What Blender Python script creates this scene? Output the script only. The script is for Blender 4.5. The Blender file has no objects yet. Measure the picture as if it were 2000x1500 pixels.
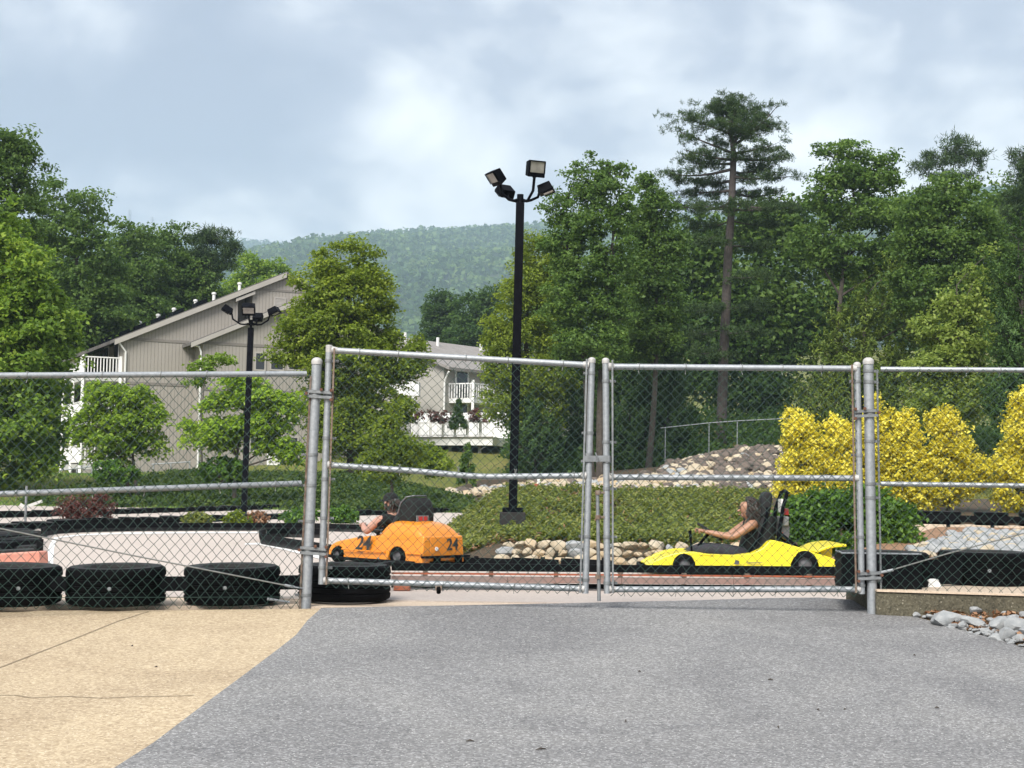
import bpy, bmesh, math, random
import numpy as np
from mathutils import Vector, Matrix

random.seed(7)
rng = np.random.default_rng(7)
R = math.radians
scene = bpy.context.scene
COL = scene.collection

# ------------------------------------------------------------------ camera
PITCH, ROLL, CAMZ = R(3.75), R(0.9), 0.93
FPX = 2900.0                      # focal length in pixels of a 2000 px wide picture
cam_data = bpy.data.cameras.new('camera')
cam_data.sensor_width = 36.0
cam_data.lens = 36.0 * FPX / 2000.0
cam_data.clip_start = 0.05
cam_data.clip_end = 12000.0
cam = bpy.data.objects.new('camera', cam_data)
COL.objects.link(cam)
CAM_ROT = Matrix.Rotation(R(90) + PITCH, 3, 'X') @ Matrix.Rotation(ROLL, 3, 'Z')
cam.matrix_world = Matrix.Translation((0, 0, CAMZ)) @ CAM_ROT.to_4x4()
scene.camera = cam

# ------------------------------------------------------------------ world, sun, exposure
CLOUD_SHIFT = 18.66
SUN_EL, SUN_AZ = R(46), R(203)    # azimuth clockwise from +Y (straight ahead): behind and to the left
world = bpy.data.worlds.new('World')
scene.world = world
world.use_nodes = True
wn, wl = world.node_tree.nodes, world.node_tree.links
wn.clear()
w_out = wn.new('ShaderNodeOutputWorld')
sky = wn.new('ShaderNodeTexSky')
sky.sky_type = 'NISHITA'
sky.sun_disc = False
sky.sun_elevation = SUN_EL
sky.sun_rotation = SUN_AZ
sky.air_density = 1.2
sky.dust_density = 2.0
bg_sky = wn.new('ShaderNodeBackground'); bg_sky.inputs[1].default_value = 0.05
wl.new(sky.outputs[0], bg_sky.inputs[0])
tc = wn.new('ShaderNodeTexCoord')
sep = wn.new('ShaderNodeSeparateXYZ'); wl.new(tc.outputs['Generated'], sep.inputs[0])
def wmath(op, a, b=None, clamp=False):
    n = wn.new('ShaderNodeMath'); n.operation = op; n.use_clamp = clamp
    for i, v in enumerate((a, b)):
        if v is None: continue
        if isinstance(v, (int, float)): n.inputs[i].default_value = v
        else: wl.new(v, n.inputs[i])
    return n.outputs[0]
mp = wn.new('ShaderNodeMapping'); wl.new(tc.outputs['Generated'], mp.inputs[0])
mp.inputs['Scale'].default_value = (1.0, 1.0, 1.75); mp.inputs['Location'].default_value = (CLOUD_SHIFT, 0.2, 0.15)
def wnoise(scale, detail, rough, dist=0.0):
    n = wn.new('ShaderNodeTexNoise'); n.inputs['Scale'].default_value = scale
    n.inputs['Detail'].default_value = detail; n.inputs['Roughness'].default_value = rough
    n.inputs['Distortion'].default_value = dist
    wl.new(mp.outputs[0], n.inputs['Vector']); return n.outputs['Fac']
big = wnoise(2.3, 2, 0.5, 0.2)
mid = wnoise(6.0, 6, 0.50, 0.28)
lump = wnoise(15.0, 4, 0.5, 0.2)
mixv = wmath('ADD', wmath('ADD', wmath('MULTIPLY', big, 0.40), wmath('MULTIPLY', mid, 0.46)), wmath('MULTIPLY', lump, 0.14))
ramp = wn.new('ShaderNodeValToRGB')
cr = ramp.color_ramp
cr.elements[0].position = 0.395; cr.elements[0].color = (0.36, 0.388, 0.485, 1)
cr.elements[1].position = 0.59; cr.elements[1].color = (1.12, 1.12, 1.13, 1)
e = cr.elements.new(0.465); e.color = (0.48, 0.505, 0.595, 1)
e = cr.elements.new(0.515); e.color = (0.76, 0.775, 0.82, 1)
wl.new(mixv, ramp.inputs[0])
bg_cloud = wn.new('ShaderNodeBackground'); bg_cloud.inputs[1].default_value = 0.27
wl.new(ramp.outputs[0], bg_cloud.inputs[0])
mixs = wn.new('ShaderNodeMixShader'); mixs.inputs[0].default_value = 0.92
wl.new(bg_sky.outputs[0], mixs.inputs[1]); wl.new(bg_cloud.outputs[0], mixs.inputs[2])
wl.new(mixs.outputs[0], w_out.inputs['Surface'])

sun_data = bpy.data.lights.new('sun', 'SUN')
sun_data.energy = 1.25
sun_data.angle = R(28)
sun_data.color = (1.0, 0.955, 0.88)
sun = bpy.data.objects.new('sun', sun_data)
COL.objects.link(sun)
sun_dir = Vector((math.sin(SUN_AZ) * math.cos(SUN_EL), math.cos(SUN_AZ) * math.cos(SUN_EL), math.sin(SUN_EL)))
sun.rotation_euler = sun_dir.to_track_quat('Z', 'Y').to_euler()

vs = scene.view_settings
vs.view_transform = 'Standard'
vs.look = 'None'
vs.exposure = 2.2
vs.gamma = 1.0
vs.use_curve_mapping = False
scene.render.engine = 'CYCLES'
cy = scene.cycles
cy.max_bounces = 6
cy.diffuse_bounces = 3
cy.glossy_bounces = 2
cy.transmission_bounces = 3
cy.transparent_max_bounces = 6
cy.volume_bounces = 1
cy.use_denoising = True
cy.caustics_reflective = False
cy.caustics_refractive = False

# ------------------------------------------------------------------ pixel <-> world helpers (2000 x 1500 photograph pixels)
CAMP = Vector((0, 0, CAMZ))
def ray(px, py):
    return CAM_ROT @ Vector(((px - 1000.0) / FPX, (750.0 - py) / FPX, -1.0))
def P(px, py, D):
    d = ray(px, py); return CAMP + d * (D / d.y)
def PG(px, py, z=0.0):
    d = ray(px, py); return CAMP + d * ((z - CAMZ) / d.z)
def proj(p):
    q = CAM_ROT.transposed() @ (Vector(p) - CAMP)
    return 1000 + FPX * q.x / -q.z, 750 - FPX * q.y / -q.z
def S(D):                          # metres per photograph pixel at distance D
    return D / FPX

# ------------------------------------------------------------------ materials
def new_mat(name):
    m = bpy.data.materials.new(name); m.use_nodes = True
    nt = m.node_tree; nt.nodes.clear()
    out = nt.nodes.new('ShaderNodeOutputMaterial')
    return m, nt, nt.nodes, nt.links, out
def ramp_node(nt, fac, stops):
    r = nt.nodes.new('ShaderNodeValToRGB'); c = r.color_ramp
    c.elements[0].position, c.elements[0].color = stops[0][0], (*stops[0][1], 1)
    c.elements[1].position, c.elements[1].color = stops[-1][0], (*stops[-1][1], 1)
    for p, col in stops[1:-1]:
        e = c.elements.new(p); e.color = (*col, 1)
    nt.links.new(fac, r.inputs[0]); return r.outputs[0]
def noise_node(nt, vec, scale, detail=4, rough=0.55, dist=0.0):
    n = nt.nodes.new('ShaderNodeTexNoise')
    n.inputs['Scale'].default_value = scale; n.inputs['Detail'].default_value = detail
    n.inputs['Roughness'].default_value = rough; n.inputs['Distortion'].default_value = dist
    nt.links.new(vec, n.inputs['Vector']); return n.outputs['Fac']
def mixc(nt, fac, a, b, mode='MIX'):
    n = nt.nodes.new('ShaderNodeMix'); n.data_type = 'RGBA'; n.blend_type = mode
    for sock, v in ((n.inputs[0], fac), (n.inputs[6], a), (n.inputs[7], b)):
        if isinstance(v, (int, float)): sock.default_value = v
        elif isinstance(v, tuple): sock.default_value = (*v, 1)
        else: nt.links.new(v, sock)
    return n.outputs[2]
def bump_node(nt, h, strength, dist):
    b = nt.nodes.new('ShaderNodeBump'); b.inputs['Strength'].default_value = strength
    b.inputs['Distance'].default_value = dist; nt.links.new(h, b.inputs['Height']); return b.outputs[0]
def objvec(nt, world_space=False):
    t = nt.nodes.new('ShaderNodeNewGeometry' if world_space else 'ShaderNodeTexCoord')
    return t.outputs['Position'] if world_space else t.outputs['Object']
def pbsdf(nt, out, col, rough=0.6, metal=0.0, normal=None, spec=None):
    b = nt.nodes.new('ShaderNodeBsdfPrincipled')
    if isinstance(col, tuple): b.inputs['Base Color'].default_value = (*col, 1)
    else: nt.links.new(col, b.inputs['Base Color'])
    if isinstance(rough, (int, float)): b.inputs['Roughness'].default_value = rough
    else: nt.links.new(rough, b.inputs['Roughness'])
    b.inputs['Metallic'].default_value = metal
    if spec is not None: b.inputs['Specular IOR Level'].default_value = spec
    if normal is not None: nt.links.new(normal, b.inputs['Normal'])
    nt.links.new(b.outputs[0], out.inputs['Surface']); return b
def simple(name, c1, c2=None, scale=6.0, rough=0.6, metal=0.0, bump=0.0, bscale=None, spec=None, detail=5):
    m, nt, n, l, out = new_mat(name)
    v = objvec(nt)
    if c2 is None: c2 = tuple(x * 0.8 for x in c1)
    f = noise_node(nt, v, scale, detail, 0.6)
    col = ramp_node(nt, f, [(0.32, c1), (0.68, c2)])
    nrm = None
    if bump:
        nrm = bump_node(nt, noise_node(nt, v, bscale or scale * 4, 4, 0.6), bump, 0.02)
    pbsdf(nt, out, col, rough, metal, nrm, spec)
    return m
def speckle(name, base, light, dark, fine=260.0, big=1.2, rough=0.9, bump=0.35, tint=None, frac=0.62, crack=None):
    """aggregate surface: fine voronoi chips of several tones over a mottled base (world coordinates)"""
    m, nt, n, l, out = new_mat(name)
    v = objvec(nt, True)
    vo = n.new('ShaderNodeTexVoronoi'); vo.inputs['Scale'].default_value = fine
    l.new(v, vo.inputs['Vector'])
    sp = n.new('ShaderNodeSeparateColor'); l.new(vo.outputs['Color'], sp.inputs[0])
    chips = ramp_node(nt, sp.outputs[0], [(0.0, dark), (0.35, base), (frac, base), (1.0, light)])
    mott = noise_node(nt, v, big, 5, 0.6)
    c = mixc(nt, 0.34, chips, ramp_node(nt, mott, [(0.3, tuple(x * 0.88 for x in (tint or base))), (0.7, tuple(min(1, x * 1.10) for x in (tint or base)))]))
    n2 = noise_node(nt, v, fine * 0.33, 3, 0.7)
    c = mixc(nt, 0.5, c, ramp_node(nt, n2, [(0.35, dark), (0.65, light)]), 'SOFT_LIGHT')
    if crack:
        # sparse larger chips, and broad worn patches
        v2 = n.new('ShaderNodeTexVoronoi'); v2.inputs['Scale'].default_value = crack[0]; l.new(v, v2.inputs['Vector'])
        s2 = n.new('ShaderNodeSeparateColor'); l.new(v2.outputs['Color'], s2.inputs[0])
        near = n.new('ShaderNodeMath'); near.operation = 'LESS_THAN'; l.new(v2.outputs['Distance'], near.inputs[0]); near.inputs[1].default_value = 0.19
        sel = n.new('ShaderNodeMath'); sel.operation = 'GREATER_THAN'; l.new(s2.outputs[1], sel.inputs[0]); sel.inputs[1].default_value = 0.72
        a1 = n.new('ShaderNodeMath'); a1.operation = 'MULTIPLY'; l.new(near.outputs[0], a1.inputs[0]); l.new(sel.outputs[0], a1.inputs[1])
        c = mixc(nt, a1.outputs[0], c, crack[1])
        sl = n.new('ShaderNodeMath'); sl.operation = 'LESS_THAN'; l.new(s2.outputs[1], sl.inputs[0]); sl.inputs[1].default_value = 0.10
        a2 = n.new('ShaderNodeMath'); a2.operation = 'MULTIPLY'; l.new(near.outputs[0], a2.inputs[0]); l.new(sl.outputs[0], a2.inputs[1])
        c = mixc(nt, a2.outputs[0], c, crack[2])
        st_ = noise_node(nt, v, 0.55, 6, 0.62, 1.2)
        c = mixc(nt, 0.8, c, ramp_node(nt, st_, [(0.34, (0.36, 0.36, 0.37)), (0.5, (0.5, 0.5, 0.5)), (0.68, (0.60, 0.595, 0.58))]), 'SOFT_LIGHT')
        st2 = noise_node(nt, v, 2.6, 7, 0.7, 2.0)
        c = mixc(nt, ramp_node(nt, st2, [(0.62, (0, 0, 0)), (0.74, (.35, .35, .35))]), c, tuple(x * .6 for x in base))
    h = mixc(nt, 0.5, vo.outputs['Color'], n2)
    pbsdf(nt, out, c, rough, 0.0, bump_node(nt, h, bump, 0.006), 0.3)
    return m
def leaf_mat(name, dark, mid, light, transl=0.42, clump_scale=0.7, rough=0.55):
    m, nt, n, l, out = new_mat(name)
    g = n.new('ShaderNodeNewGeometry')
    v = objvec(nt)
    oi = n.new('ShaderNodeObjectInfo')
    f1 = noise_node(nt, v, clump_scale, 3, 0.6)
    a = n.new('ShaderNodeMath'); a.operation = 'MULTIPLY_ADD'
    l.new(g.outputs['Random Per Island'], a.inputs[0]); a.inputs[1].default_value = 0.55
    b = n.new('ShaderNodeMath'); b.operation = 'MULTIPLY_ADD'
    l.new(f1, b.inputs[0]); b.inputs[1].default_value = 1.0; b.inputs[2].default_value = -0.27
    l.new(b.outputs[0], a.inputs[2])
    c = ramp_node(nt, a.outputs[0], [(0.12, dark), (0.5, mid), (0.88, light)])
    hs = n.new('ShaderNodeHueSaturation'); l.new(c, hs.inputs['Color'])
    mr = n.new('ShaderNodeMapRange'); l.new(oi.outputs['Random'], mr.inputs[0])
    mr.inputs[3].default_value = 0.92; mr.inputs[4].default_value = 1.08
    l.new(mr.outputs[0], hs.inputs['Value'])
    p = n.new('ShaderNodeBsdfPrincipled'); l.new(hs.outputs[0], p.inputs['Base Color'])
    p.inputs['Roughness'].default_value = rough; p.inputs['Specular IOR Level'].default_value = 0.25
    t = n.new('ShaderNodeBsdfTranslucent')
    tcol = mixc(nt, 0.55, hs.outputs[0], (1.0, 0.95, 0.35), 'MULTIPLY')
    tb = n.new('ShaderNodeMix'); tb.data_type = 'RGBA'; tb.blend_type = 'ADD'; tb.inputs[0].default_value = 0.5
    l.new(tcol, tb.inputs[6]); l.new(hs.outputs[0], tb.inputs[7])
    l.new(tb.outputs[2], t.inputs[0])
    ms = n.new('ShaderNodeMixShader'); ms.inputs[0].default_value = transl
    l.new(p.outputs[0], ms.inputs[1]); l.new(t.outputs[0], ms.inputs[2])
    l.new(ms.outputs[0], out.inputs['Surface'])
    return m

M = {}
M['asphalt'] = speckle('asphalt', (0.213, 0.213, 0.214), (0.43, 0.43, 0.432), (0.118, 0.118, 0.12), fine=96, big=0.9, bump=0.6, crack=(50.0, (0.52, 0.515, 0.505), (0.05, 0.05, 0.05)))
M['aggregate'] = speckle('exposed_aggregate', (0.405, 0.34, 0.25), (0.59, 0.51, 0.39), (0.24, 0.185, 0.125), fine=84, big=0.8, bump=0.7, tint=(0.415, 0.35, 0.26), crack=(55.0, (0.66, 0.58, 0.46), (0.20, 0.15, 0.10)))
M['track'] = speckle('track_concrete', (0.45, 0.405, 0.375), (0.52, 0.475, 0.44), (0.38, 0.34, 0.31), fine=70, big=0.35, bump=0.1)
M['apron'] = speckle('apron_concrete', (0.52, 0.44, 0.36), (0.63, 0.55, 0.46), (0.40, 0.32, 0.25), fine=140, big=1.5, bump=0.2)
M['kerbstone'] = speckle('kerb_concrete', (0.135, 0.125, 0.092), (0.23, 0.215, 0.165), (0.055, 0.052, 0.038), fine=90, big=3.0, bump=0.5, crack=(30.0, (.24, .22, .17), (.04, .04, .03)))
M['galv'] = simple('galvanised_steel', (0.385, 0.405, 0.425), (0.275, 0.298, 0.32), 38, 0.52, 0.55, 0.12, 160)
M['galv2'] = simple('weathered_steel', (0.26, 0.275, 0.285), (0.16, 0.17, 0.178), 22, 0.6, 0.5, 0.15, 120)
M['silverpaint'] = simple('silver_weld_paint', (0.46, 0.45, 0.44), (0.36, 0.355, 0.345), 30, 0.6, 0.2, 0.1)
M['rust'] = simple('rusted_steel', (0.13, 0.075, 0.05), (0.24, 0.20, 0.165), 26, 0.85, 0.2, 0.3)
M['rustbolt'] = simple('rusty_bolt', (0.10, 0.035, 0.022), (0.16, 0.08, 0.05), 60, 0.85, 0.2, 0.3)
M['wire'] = simple('green_coated_wire', (0.020, 0.055, 0.044), (0.013, 0.036, 0.030), 3, 0.4, 0.0)
M['cable'] = simple('steel_cable', (0.33, 0.34, 0.33), (0.22, 0.22, 0.21), 40, 0.5, 0.6)
M['tyre'] = simple('tyre_rubber', (0.0022, 0.0025, 0.0032), (0.0062, 0.0064, 0.0072), 7, 0.75, 0, 0.3, 60, spec=0.06)
M['tyre_top'] = simple('worn_tyre_edge', (0.022, 0.0215, 0.021), (0.006, 0.006, 0.006), 10, 0.8, 0, 0.2, 60)
M['belt'] = simple('rubber_belt', (0.0026, 0.0029, 0.0040), (0.0065, 0.007, 0.0085), 5, 0.7, 0, 0.15, 30, spec=0.08)
M['beltgrey'] = simple('scuffed_rubber', (0.045, 0.045, 0.047), (0.014, 0.0145, 0.016), 7, 0.8, 0, 0.2, spec=.1)
M['red'] = simple('faded_red_paint', (0.27, 0.165, 0.14), (0.22, 0.175, 0.16), 3.5, 0.6, 0, 0.1)
M['redbright'] = simple('orange_red_paint', (0.40, 0.09, 0.035), (0.26, 0.09, 0.05), 8, 0.55)
M['coral'] = simple('coral_plastic', (0.68, 0.25, 0.17), (0.62, 0.30, 0.22), 5, 0.55)
M['white'] = simple('white_paint', (0.78, 0.78, 0.77), (0.70, 0.70, 0.69), 5, 0.5)
M['blackmetal'] = simple('black_powder_coat', (0.0014, 0.0018, 0.0038), (0.0026, 0.0032, 0.0058), 12, 0.6, spec=0.07)
M['lampbase'] = simple('dark_concrete', (0.014, 0.013, 0.013), (0.024, 0.022, 0.021), 14, 0.9, 0, 0.3)
M['stone_w'] = simple('pale_limestone', (0.46, 0.405, 0.31), (0.36, 0.295, 0.205), 3.2, 0.9, 0, 0.5, 26)
M['stone_t'] = simple('tan_limestone', (0.38, 0.285, 0.165), (0.45, 0.375, 0.275), 2.6, 0.9, 0, 0.5, 26)
M['stone_g'] = simple('grey_limestone', (0.225, 0.24, 0.25), (0.35, 0.36, 0.365), 3.0, 0.9, 0, 0.5, 26)
M['stone_d'] = simple('dark_fieldstone', (0.075, 0.06, 0.052), (0.15, 0.12, 0.10), 3.0, 0.9, 0, 0.5, 26)
M['mulch'] = speckle('bark_mulch', (0.28, 0.185, 0.12), (0.42, 0.30, 0.21), (0.12, 0.075, 0.05), fine=45, big=2, bump=0.8)
M['soil'] = speckle('soil', (0.10, 0.075, 0.05), (0.16, 0.125, 0.085), (0.05, 0.038, 0.025), fine=30, big=1.0, bump=0.8)
M['bark'] = simple('bark', (0.040, 0.033, 0.027), (0.085, 0.072, 0.06), 7, 0.95, 0, 0.7, 24)
M['bark_pine'] = simple('pine_bark', (0.048, 0.040, 0.037), (0.090, 0.076, 0.070), 5, 0.95, 0, 0.9, 16)
M['l_maple'] = leaf_mat('leaf_bright_maple', (0.068, 0.125, 0.021), (0.144, 0.244, 0.034), (0.282, 0.379, 0.057))
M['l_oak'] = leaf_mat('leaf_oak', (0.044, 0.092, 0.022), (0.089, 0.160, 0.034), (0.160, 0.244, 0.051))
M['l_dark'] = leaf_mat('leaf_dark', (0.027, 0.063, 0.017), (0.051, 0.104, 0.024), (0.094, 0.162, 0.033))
M['l_mid'] = leaf_mat('leaf_yellow_green', (0.080, 0.125, 0.018), (0.160, 0.230, 0.025), (0.282, 0.348, 0.040))
M['l_gold'] = leaf_mat('leaf_gold_green', (0.087, 0.130, 0.013), (0.155, 0.215, 0.022), (0.261, 0.325, 0.038))
M['l_dog'] = leaf_mat('leaf_dogwood', (0.100, 0.178, 0.018), (0.194, 0.311, 0.035), (0.347, 0.464, 0.076), 0.45)
M['l_light'] = leaf_mat('leaf_pale_green', (0.114, 0.178, 0.031), (0.206, 0.284, 0.056), (0.360, 0.437, 0.112))
M['l_cedar'] = leaf_mat('leaf_cedar', (0.051, 0.088, 0.016), (0.100, 0.153, 0.022), (0.205, 0.264, 0.042), 0.22)
M['l_dcedar'] = leaf_mat('leaf_dark_cedar', (0.028, 0.067, 0.019), (0.053, 0.109, 0.027), (0.107, 0.185, 0.042), 0.22)
M['l_pine'] = leaf_mat('pine_needles', (0.021, 0.046, 0.015), (0.042, 0.080, 0.024), (0.084, 0.130, 0.043), 0.2)
M['l_yellow'] = leaf_mat('leaf_golden_shrub', (0.217, 0.202, 0.023), (0.662, 0.592, 0.056), (0.892, 0.832, 0.200), 0.35, 2.0)
M['l_bush'] = leaf_mat('leaf_round_bush', (0.034, 0.086, 0.012), (0.073, 0.158, 0.023), (0.160, 0.278, 0.046), 0.3, 1.6)
M['l_juniper'] = leaf_mat('leaf_juniper', (0.077, 0.113, 0.021), (0.161, 0.202, 0.043), (0.297, 0.308, 0.096), 0.3, 1.6)
M['l_ivy'] = leaf_mat('leaf_ivy', (0.023, 0.053, 0.011), (0.051, 0.091, 0.018), (0.101, 0.143, 0.033), 0.3, 1.0)
M['l_red'] = leaf_mat('leaf_barberry', (0.060, 0.020, 0.020), (0.115, 0.045, 0.042), (0.17, 0.09, 0.07), 0.3, 3)
M['l_brown'] = leaf_mat('leaf_litter', (0.12, 0.06, 0.03), (0.28, 0.15, 0.085), (0.45, 0.30, 0.19), 0.15, 3)
M['l_hill'] = leaf_mat('leaf_far_wood', (0.014, 0.040, 0.016), (0.056, 0.115, 0.032), (0.155, 0.230, 0.062), 0.35, 0.014)
M['grass'] = leaf_mat('grass_blades', (0.070, 0.144, 0.027), (0.140, 0.237, 0.054), (0.260, 0.350, 0.121), 0.35, 0.6)
M['siding'] = None

# ------------------------------------------------------------------ mesh builder
class MB:
    def __init__(s, off=(0, 0, 0)):
        s.v, s.f, s.mi = [], [], []
        s.off = Vector(off); s.cur = 0; s.smooth = True
    def add(s, vs, fs):
        b = len(s.v); s.v.extend([tuple(x) for x in vs])
        s.f.extend([tuple(i + b for i in f) for f in fs]); s.mi.extend([s.cur] * len(fs))
    def box(s, c, size, rot=None):
        hx, hy, hz = size[0] / 2, size[1] / 2, size[2] / 2
        vs = [Vector((x, y, z)) for x in (-hx, hx) for y in (-hy, hy) for z in (-hz, hz)]
        if rot is not None: vs = [rot @ v for v in vs]
        c = Vector(c)
        s.add([v + c for v in vs], [(0, 1, 3, 2), (4, 6, 7, 5), (0, 4, 5, 1), (2, 3, 7, 6), (0, 2, 6, 4), (1, 5, 7, 3)])
    def bar(s, a, b, w, h, up=(0, 0, 1)):
        """box from a to b, w across, h along up"""
        a, b = Vector(a), Vector(b); d = (b - a).normalized()
        u = Vector(up); side = d.cross(u)
        if side.length < 1e-6: side = d.cross(Vector((0, 1, 0)))
        side.normalize(); u = side.cross(d).normalized()
        vs = []
        for p in (a, b):
            for sx, sz in ((-1, -1), (1, -1), (1, 1), (-1, 1)):
                vs.append(p + side * (sx * w / 2) + u * (sz * h / 2))
        s.add(vs, [(0, 1, 2, 3), (7, 6, 5, 4), (0, 4, 5, 1), (1, 5, 6, 2), (2, 6, 7, 3), (3, 7, 4, 0)])
    def tube(s, pts, r, n=8, cap=True, closed=False):
        pts = [Vector(p) for p in pts]; k = len(pts)
        rs = r if isinstance(r, (list, tuple)) else [r] * k
        vs, prev = [], None
        for i, p in enumerate(pts):
            if closed: t = pts[(i + 1) % k] - pts[i - 1]
            else: t = pts[min(i + 1, k - 1)] - pts[max(i - 1, 0)]
            if t.length < 1e-9: t = Vector((0, 0, 1))
            t.normalize()
            if prev is None:
                a = Vector((0, 0, 1)) if abs(t.z) < 0.9 else Vector((1, 0, 0))
                u = t.cross(a).normalized()
            else:
                u = (prev - t * prev.dot(t))
                if u.length < 1e-6: u = t.orthogonal()
                u.normalize()
            prev = u; w = t.cross(u)
            for j in range(n):
                an = 2 * math.pi * (j + 0.5) / n
                vs.append(p + (u * math.cos(an) + w * math.sin(an)) * rs[i])
        fs = []
        for i in range(k if closed else k - 1):
            for j in range(n):
                a, b2 = i * n + j, i * n + (j + 1) % n
                i2 = (i + 1) % k
                fs.append((a, b2, i2 * n + (j + 1) % n, i2 * n + j))
        if cap and not closed:
            fs.append(tuple(range(n - 1, -1, -1))); fs.append(tuple((k - 1) * n + j for j in range(n)))
        s.add(vs, fs)
    def lathe(s, prof, c=(0, 0, 0), axis='Z', n=24, rot=None, cap=False):
        vs = []
        for r, z in prof:
            for j in range(n):
                a = 2 * math.pi * j / n
                p = Vector((r * math.cos(a), r * math.sin(a), z))
                if axis == 'Y': p = Vector((p.x, p.z, p.y))
                if axis == 'X': p = Vector((p.z, p.x, p.y))
                if rot is not None: p = rot @ p
                vs.append(p + Vector(c))
        fs = []
        for i in range(len(prof) - 1):
            for j in range(n):
                fs.append((i * n + j, i * n + (j + 1) % n, (i + 1) * n + (j + 1) % n, (i + 1) * n + j))
        if cap:
            fs.append(tuple(range(n - 1, -1, -1))); fs.append(tuple((len(prof) - 1) * n + j for j in range(n)))
        s.add(vs, fs)
    def prism(s, poly, d):
        """poly: list of 3-D points, extruded along vector d"""
        d = Vector(d); n = len(poly); a = [Vector(p) for p in poly]
        s.add(a + [p + d for p in a], [tuple(range(n)), tuple(range(2 * n - 1, n - 1, -1))] +
              [(i, i + n, (i + 1) % n + n, (i + 1) % n) for i in range(n)])
    def build(s, name, mat, parent=None, smooth=None, bevel=0, kind=None):
        me = bpy.data.meshes.new(name)
        o3 = s.off
        me.from_pydata([(x - o3.x, y - o3.y, z - o3.z) for x, y, z in s.v], [], s.f)
        mats = mat if isinstance(mat, (list, tuple)) else [mat]
        for m in mats: me.materials.append(m)
        if len(mats) > 1: me.polygons.foreach_set('material_index', s.mi)
        bm = bmesh.new(); bm.from_mesh(me)
        bmesh.ops.recalc_face_normals(bm, faces=bm.faces)
        bm.to_mesh(me); bm.free()
        if smooth is None: smooth = s.smooth
        if smooth:
            me.polygons.foreach_set('use_smooth', [True] * len(me.polygons))
            try: me.set_sharp_from_angle(angle=R(38))
            except Exception: pass
        me.update()
        ob = bpy.data.objects.new(name, me); COL.objects.link(ob)
        if parent is not None: ob.parent = parent
        elif s.off.length: ob.location = s.off
        if bevel:
            bv = ob.modifiers.new('bevel', 'BEVEL'); bv.width = bevel; bv.segments = 2; bv.limit_method = 'ANGLE'; bv.angle_limit = R(35)
        if kind: ob['kind'] = kind
        return ob
def tag(o, label=None, cat=None, group=None, kind=None):
    if label: o['label'] = label
    if cat: o['category'] = cat
    if group: o['group'] = group
    if kind: o['kind'] = kind
    return o
def thing(name, loc, label, cat, group=None, rotz=0.0):
    o = bpy.data.objects.new(name, None); COL.objects.link(o)
    o.empty_display_size = 0.2
    o.location = loc; o.rotation_euler = (0, 0, rotz)
    return tag(o, label, cat, group)
def copy_tree(root, loc=None, rotz=None, label=None, scale=None):
    r = root.copy(); COL.objects.link(r)
    if loc is not None: r.location = loc
    if rotz is not None: r.rotation_euler = (0, 0, rotz)
    if scale is not None: r.scale = scale if isinstance(scale, (tuple, list)) else (scale,) * 3
    if label: r['label'] = label
    for ch in root.children:
        c = ch.copy(); COL.objects.link(c); c.parent = r
        for g in ch.children:
            d = g.copy(); COL.objects.link(d); d.parent = c
    return r
def fast_mesh(name, verts, quads, mat, parent=None, kind=None, loc=None, smooth=False):
    """verts (N,3), quads (F,4) numpy arrays"""
    me = bpy.data.meshes.new(name)
    nv, nf = len(verts), len(quads)
    k = quads.shape[1]
    me.vertices.add(nv); me.vertices.foreach_set('co', np.ascontiguousarray(verts, dtype=np.float32).ravel())
    me.loops.add(nf * k); me.loops.foreach_set('vertex_index', np.ascontiguousarray(quads, dtype=np.int32).ravel())
    me.polygons.add(nf)
    me.polygons.foreach_set('loop_start', np.arange(0, nf * k, k, dtype=np.int32))
    me.polygons.foreach_set('loop_total', np.full(nf, k, dtype=np.int32))
    if smooth: me.polygons.foreach_set('use_smooth', np.ones(nf, dtype=bool))
    for m in (mat if isinstance(mat, (list, tuple)) else [mat]): me.materials.append(m)
    me.update(calc_edges=True)
    ob = bpy.data.objects.new(name, me); COL.objects.link(ob)
    if parent is not None: ob.parent = parent
    if loc is not None: ob.location = loc
    if kind: ob['kind'] = kind
    return ob

# ------------------------------------------------------------------ foliage
def unit(a):
    return a / np.maximum(np.linalg.norm(a, axis=1, keepdims=True), 1e-9)
def leaf_quads(pos, nrm, axis, L, W, fold=0.25):
    """a folded diamond leaf per row"""
    n = len(pos)
    axis = unit(axis - nrm * np.sum(axis * nrm, axis=1, keepdims=True))
    side = np.cross(nrm, axis)
    L = np.asarray(L).reshape(-1, 1) * np.ones((n, 1)); W = np.asarray(W).reshape(-1, 1) * np.ones((n, 1))
    a = pos - axis * L * 0.5
    c = pos + axis * L * 0.5 - nrm * L * 0.10
    b = pos + side * W * 0.5 + nrm * W * fold
    d = pos - side * W * 0.5 + nrm * W * fold
    v = np.stack([a, b, c, d], axis=1).reshape(-1, 3)
    q = np.arange(4 * n).reshape(-1, 4)
    return v, q
def in_lobes(lobes, n, shell=0.5, r=rng):
    """n clump centres in a union of ellipsoids (cx,cy,cz,rx,ry,rz), weighted by volume, biased to the outside"""
    lob = np.array(lobes, float)
    vol = (lob[:, 3] * lob[:, 4] * lob[:, 5]) ** 0.8
    idx = r.choice(len(lob), size=n, p=vol / vol.sum())
    d = unit(r.normal(size=(n, 3)))
    rad = shell + (1.12 - shell) * r.random((n, 1)) ** 0.7
    return lob[idx, :3] + d * rad * lob[idx, 3:6], idx, d
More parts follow.
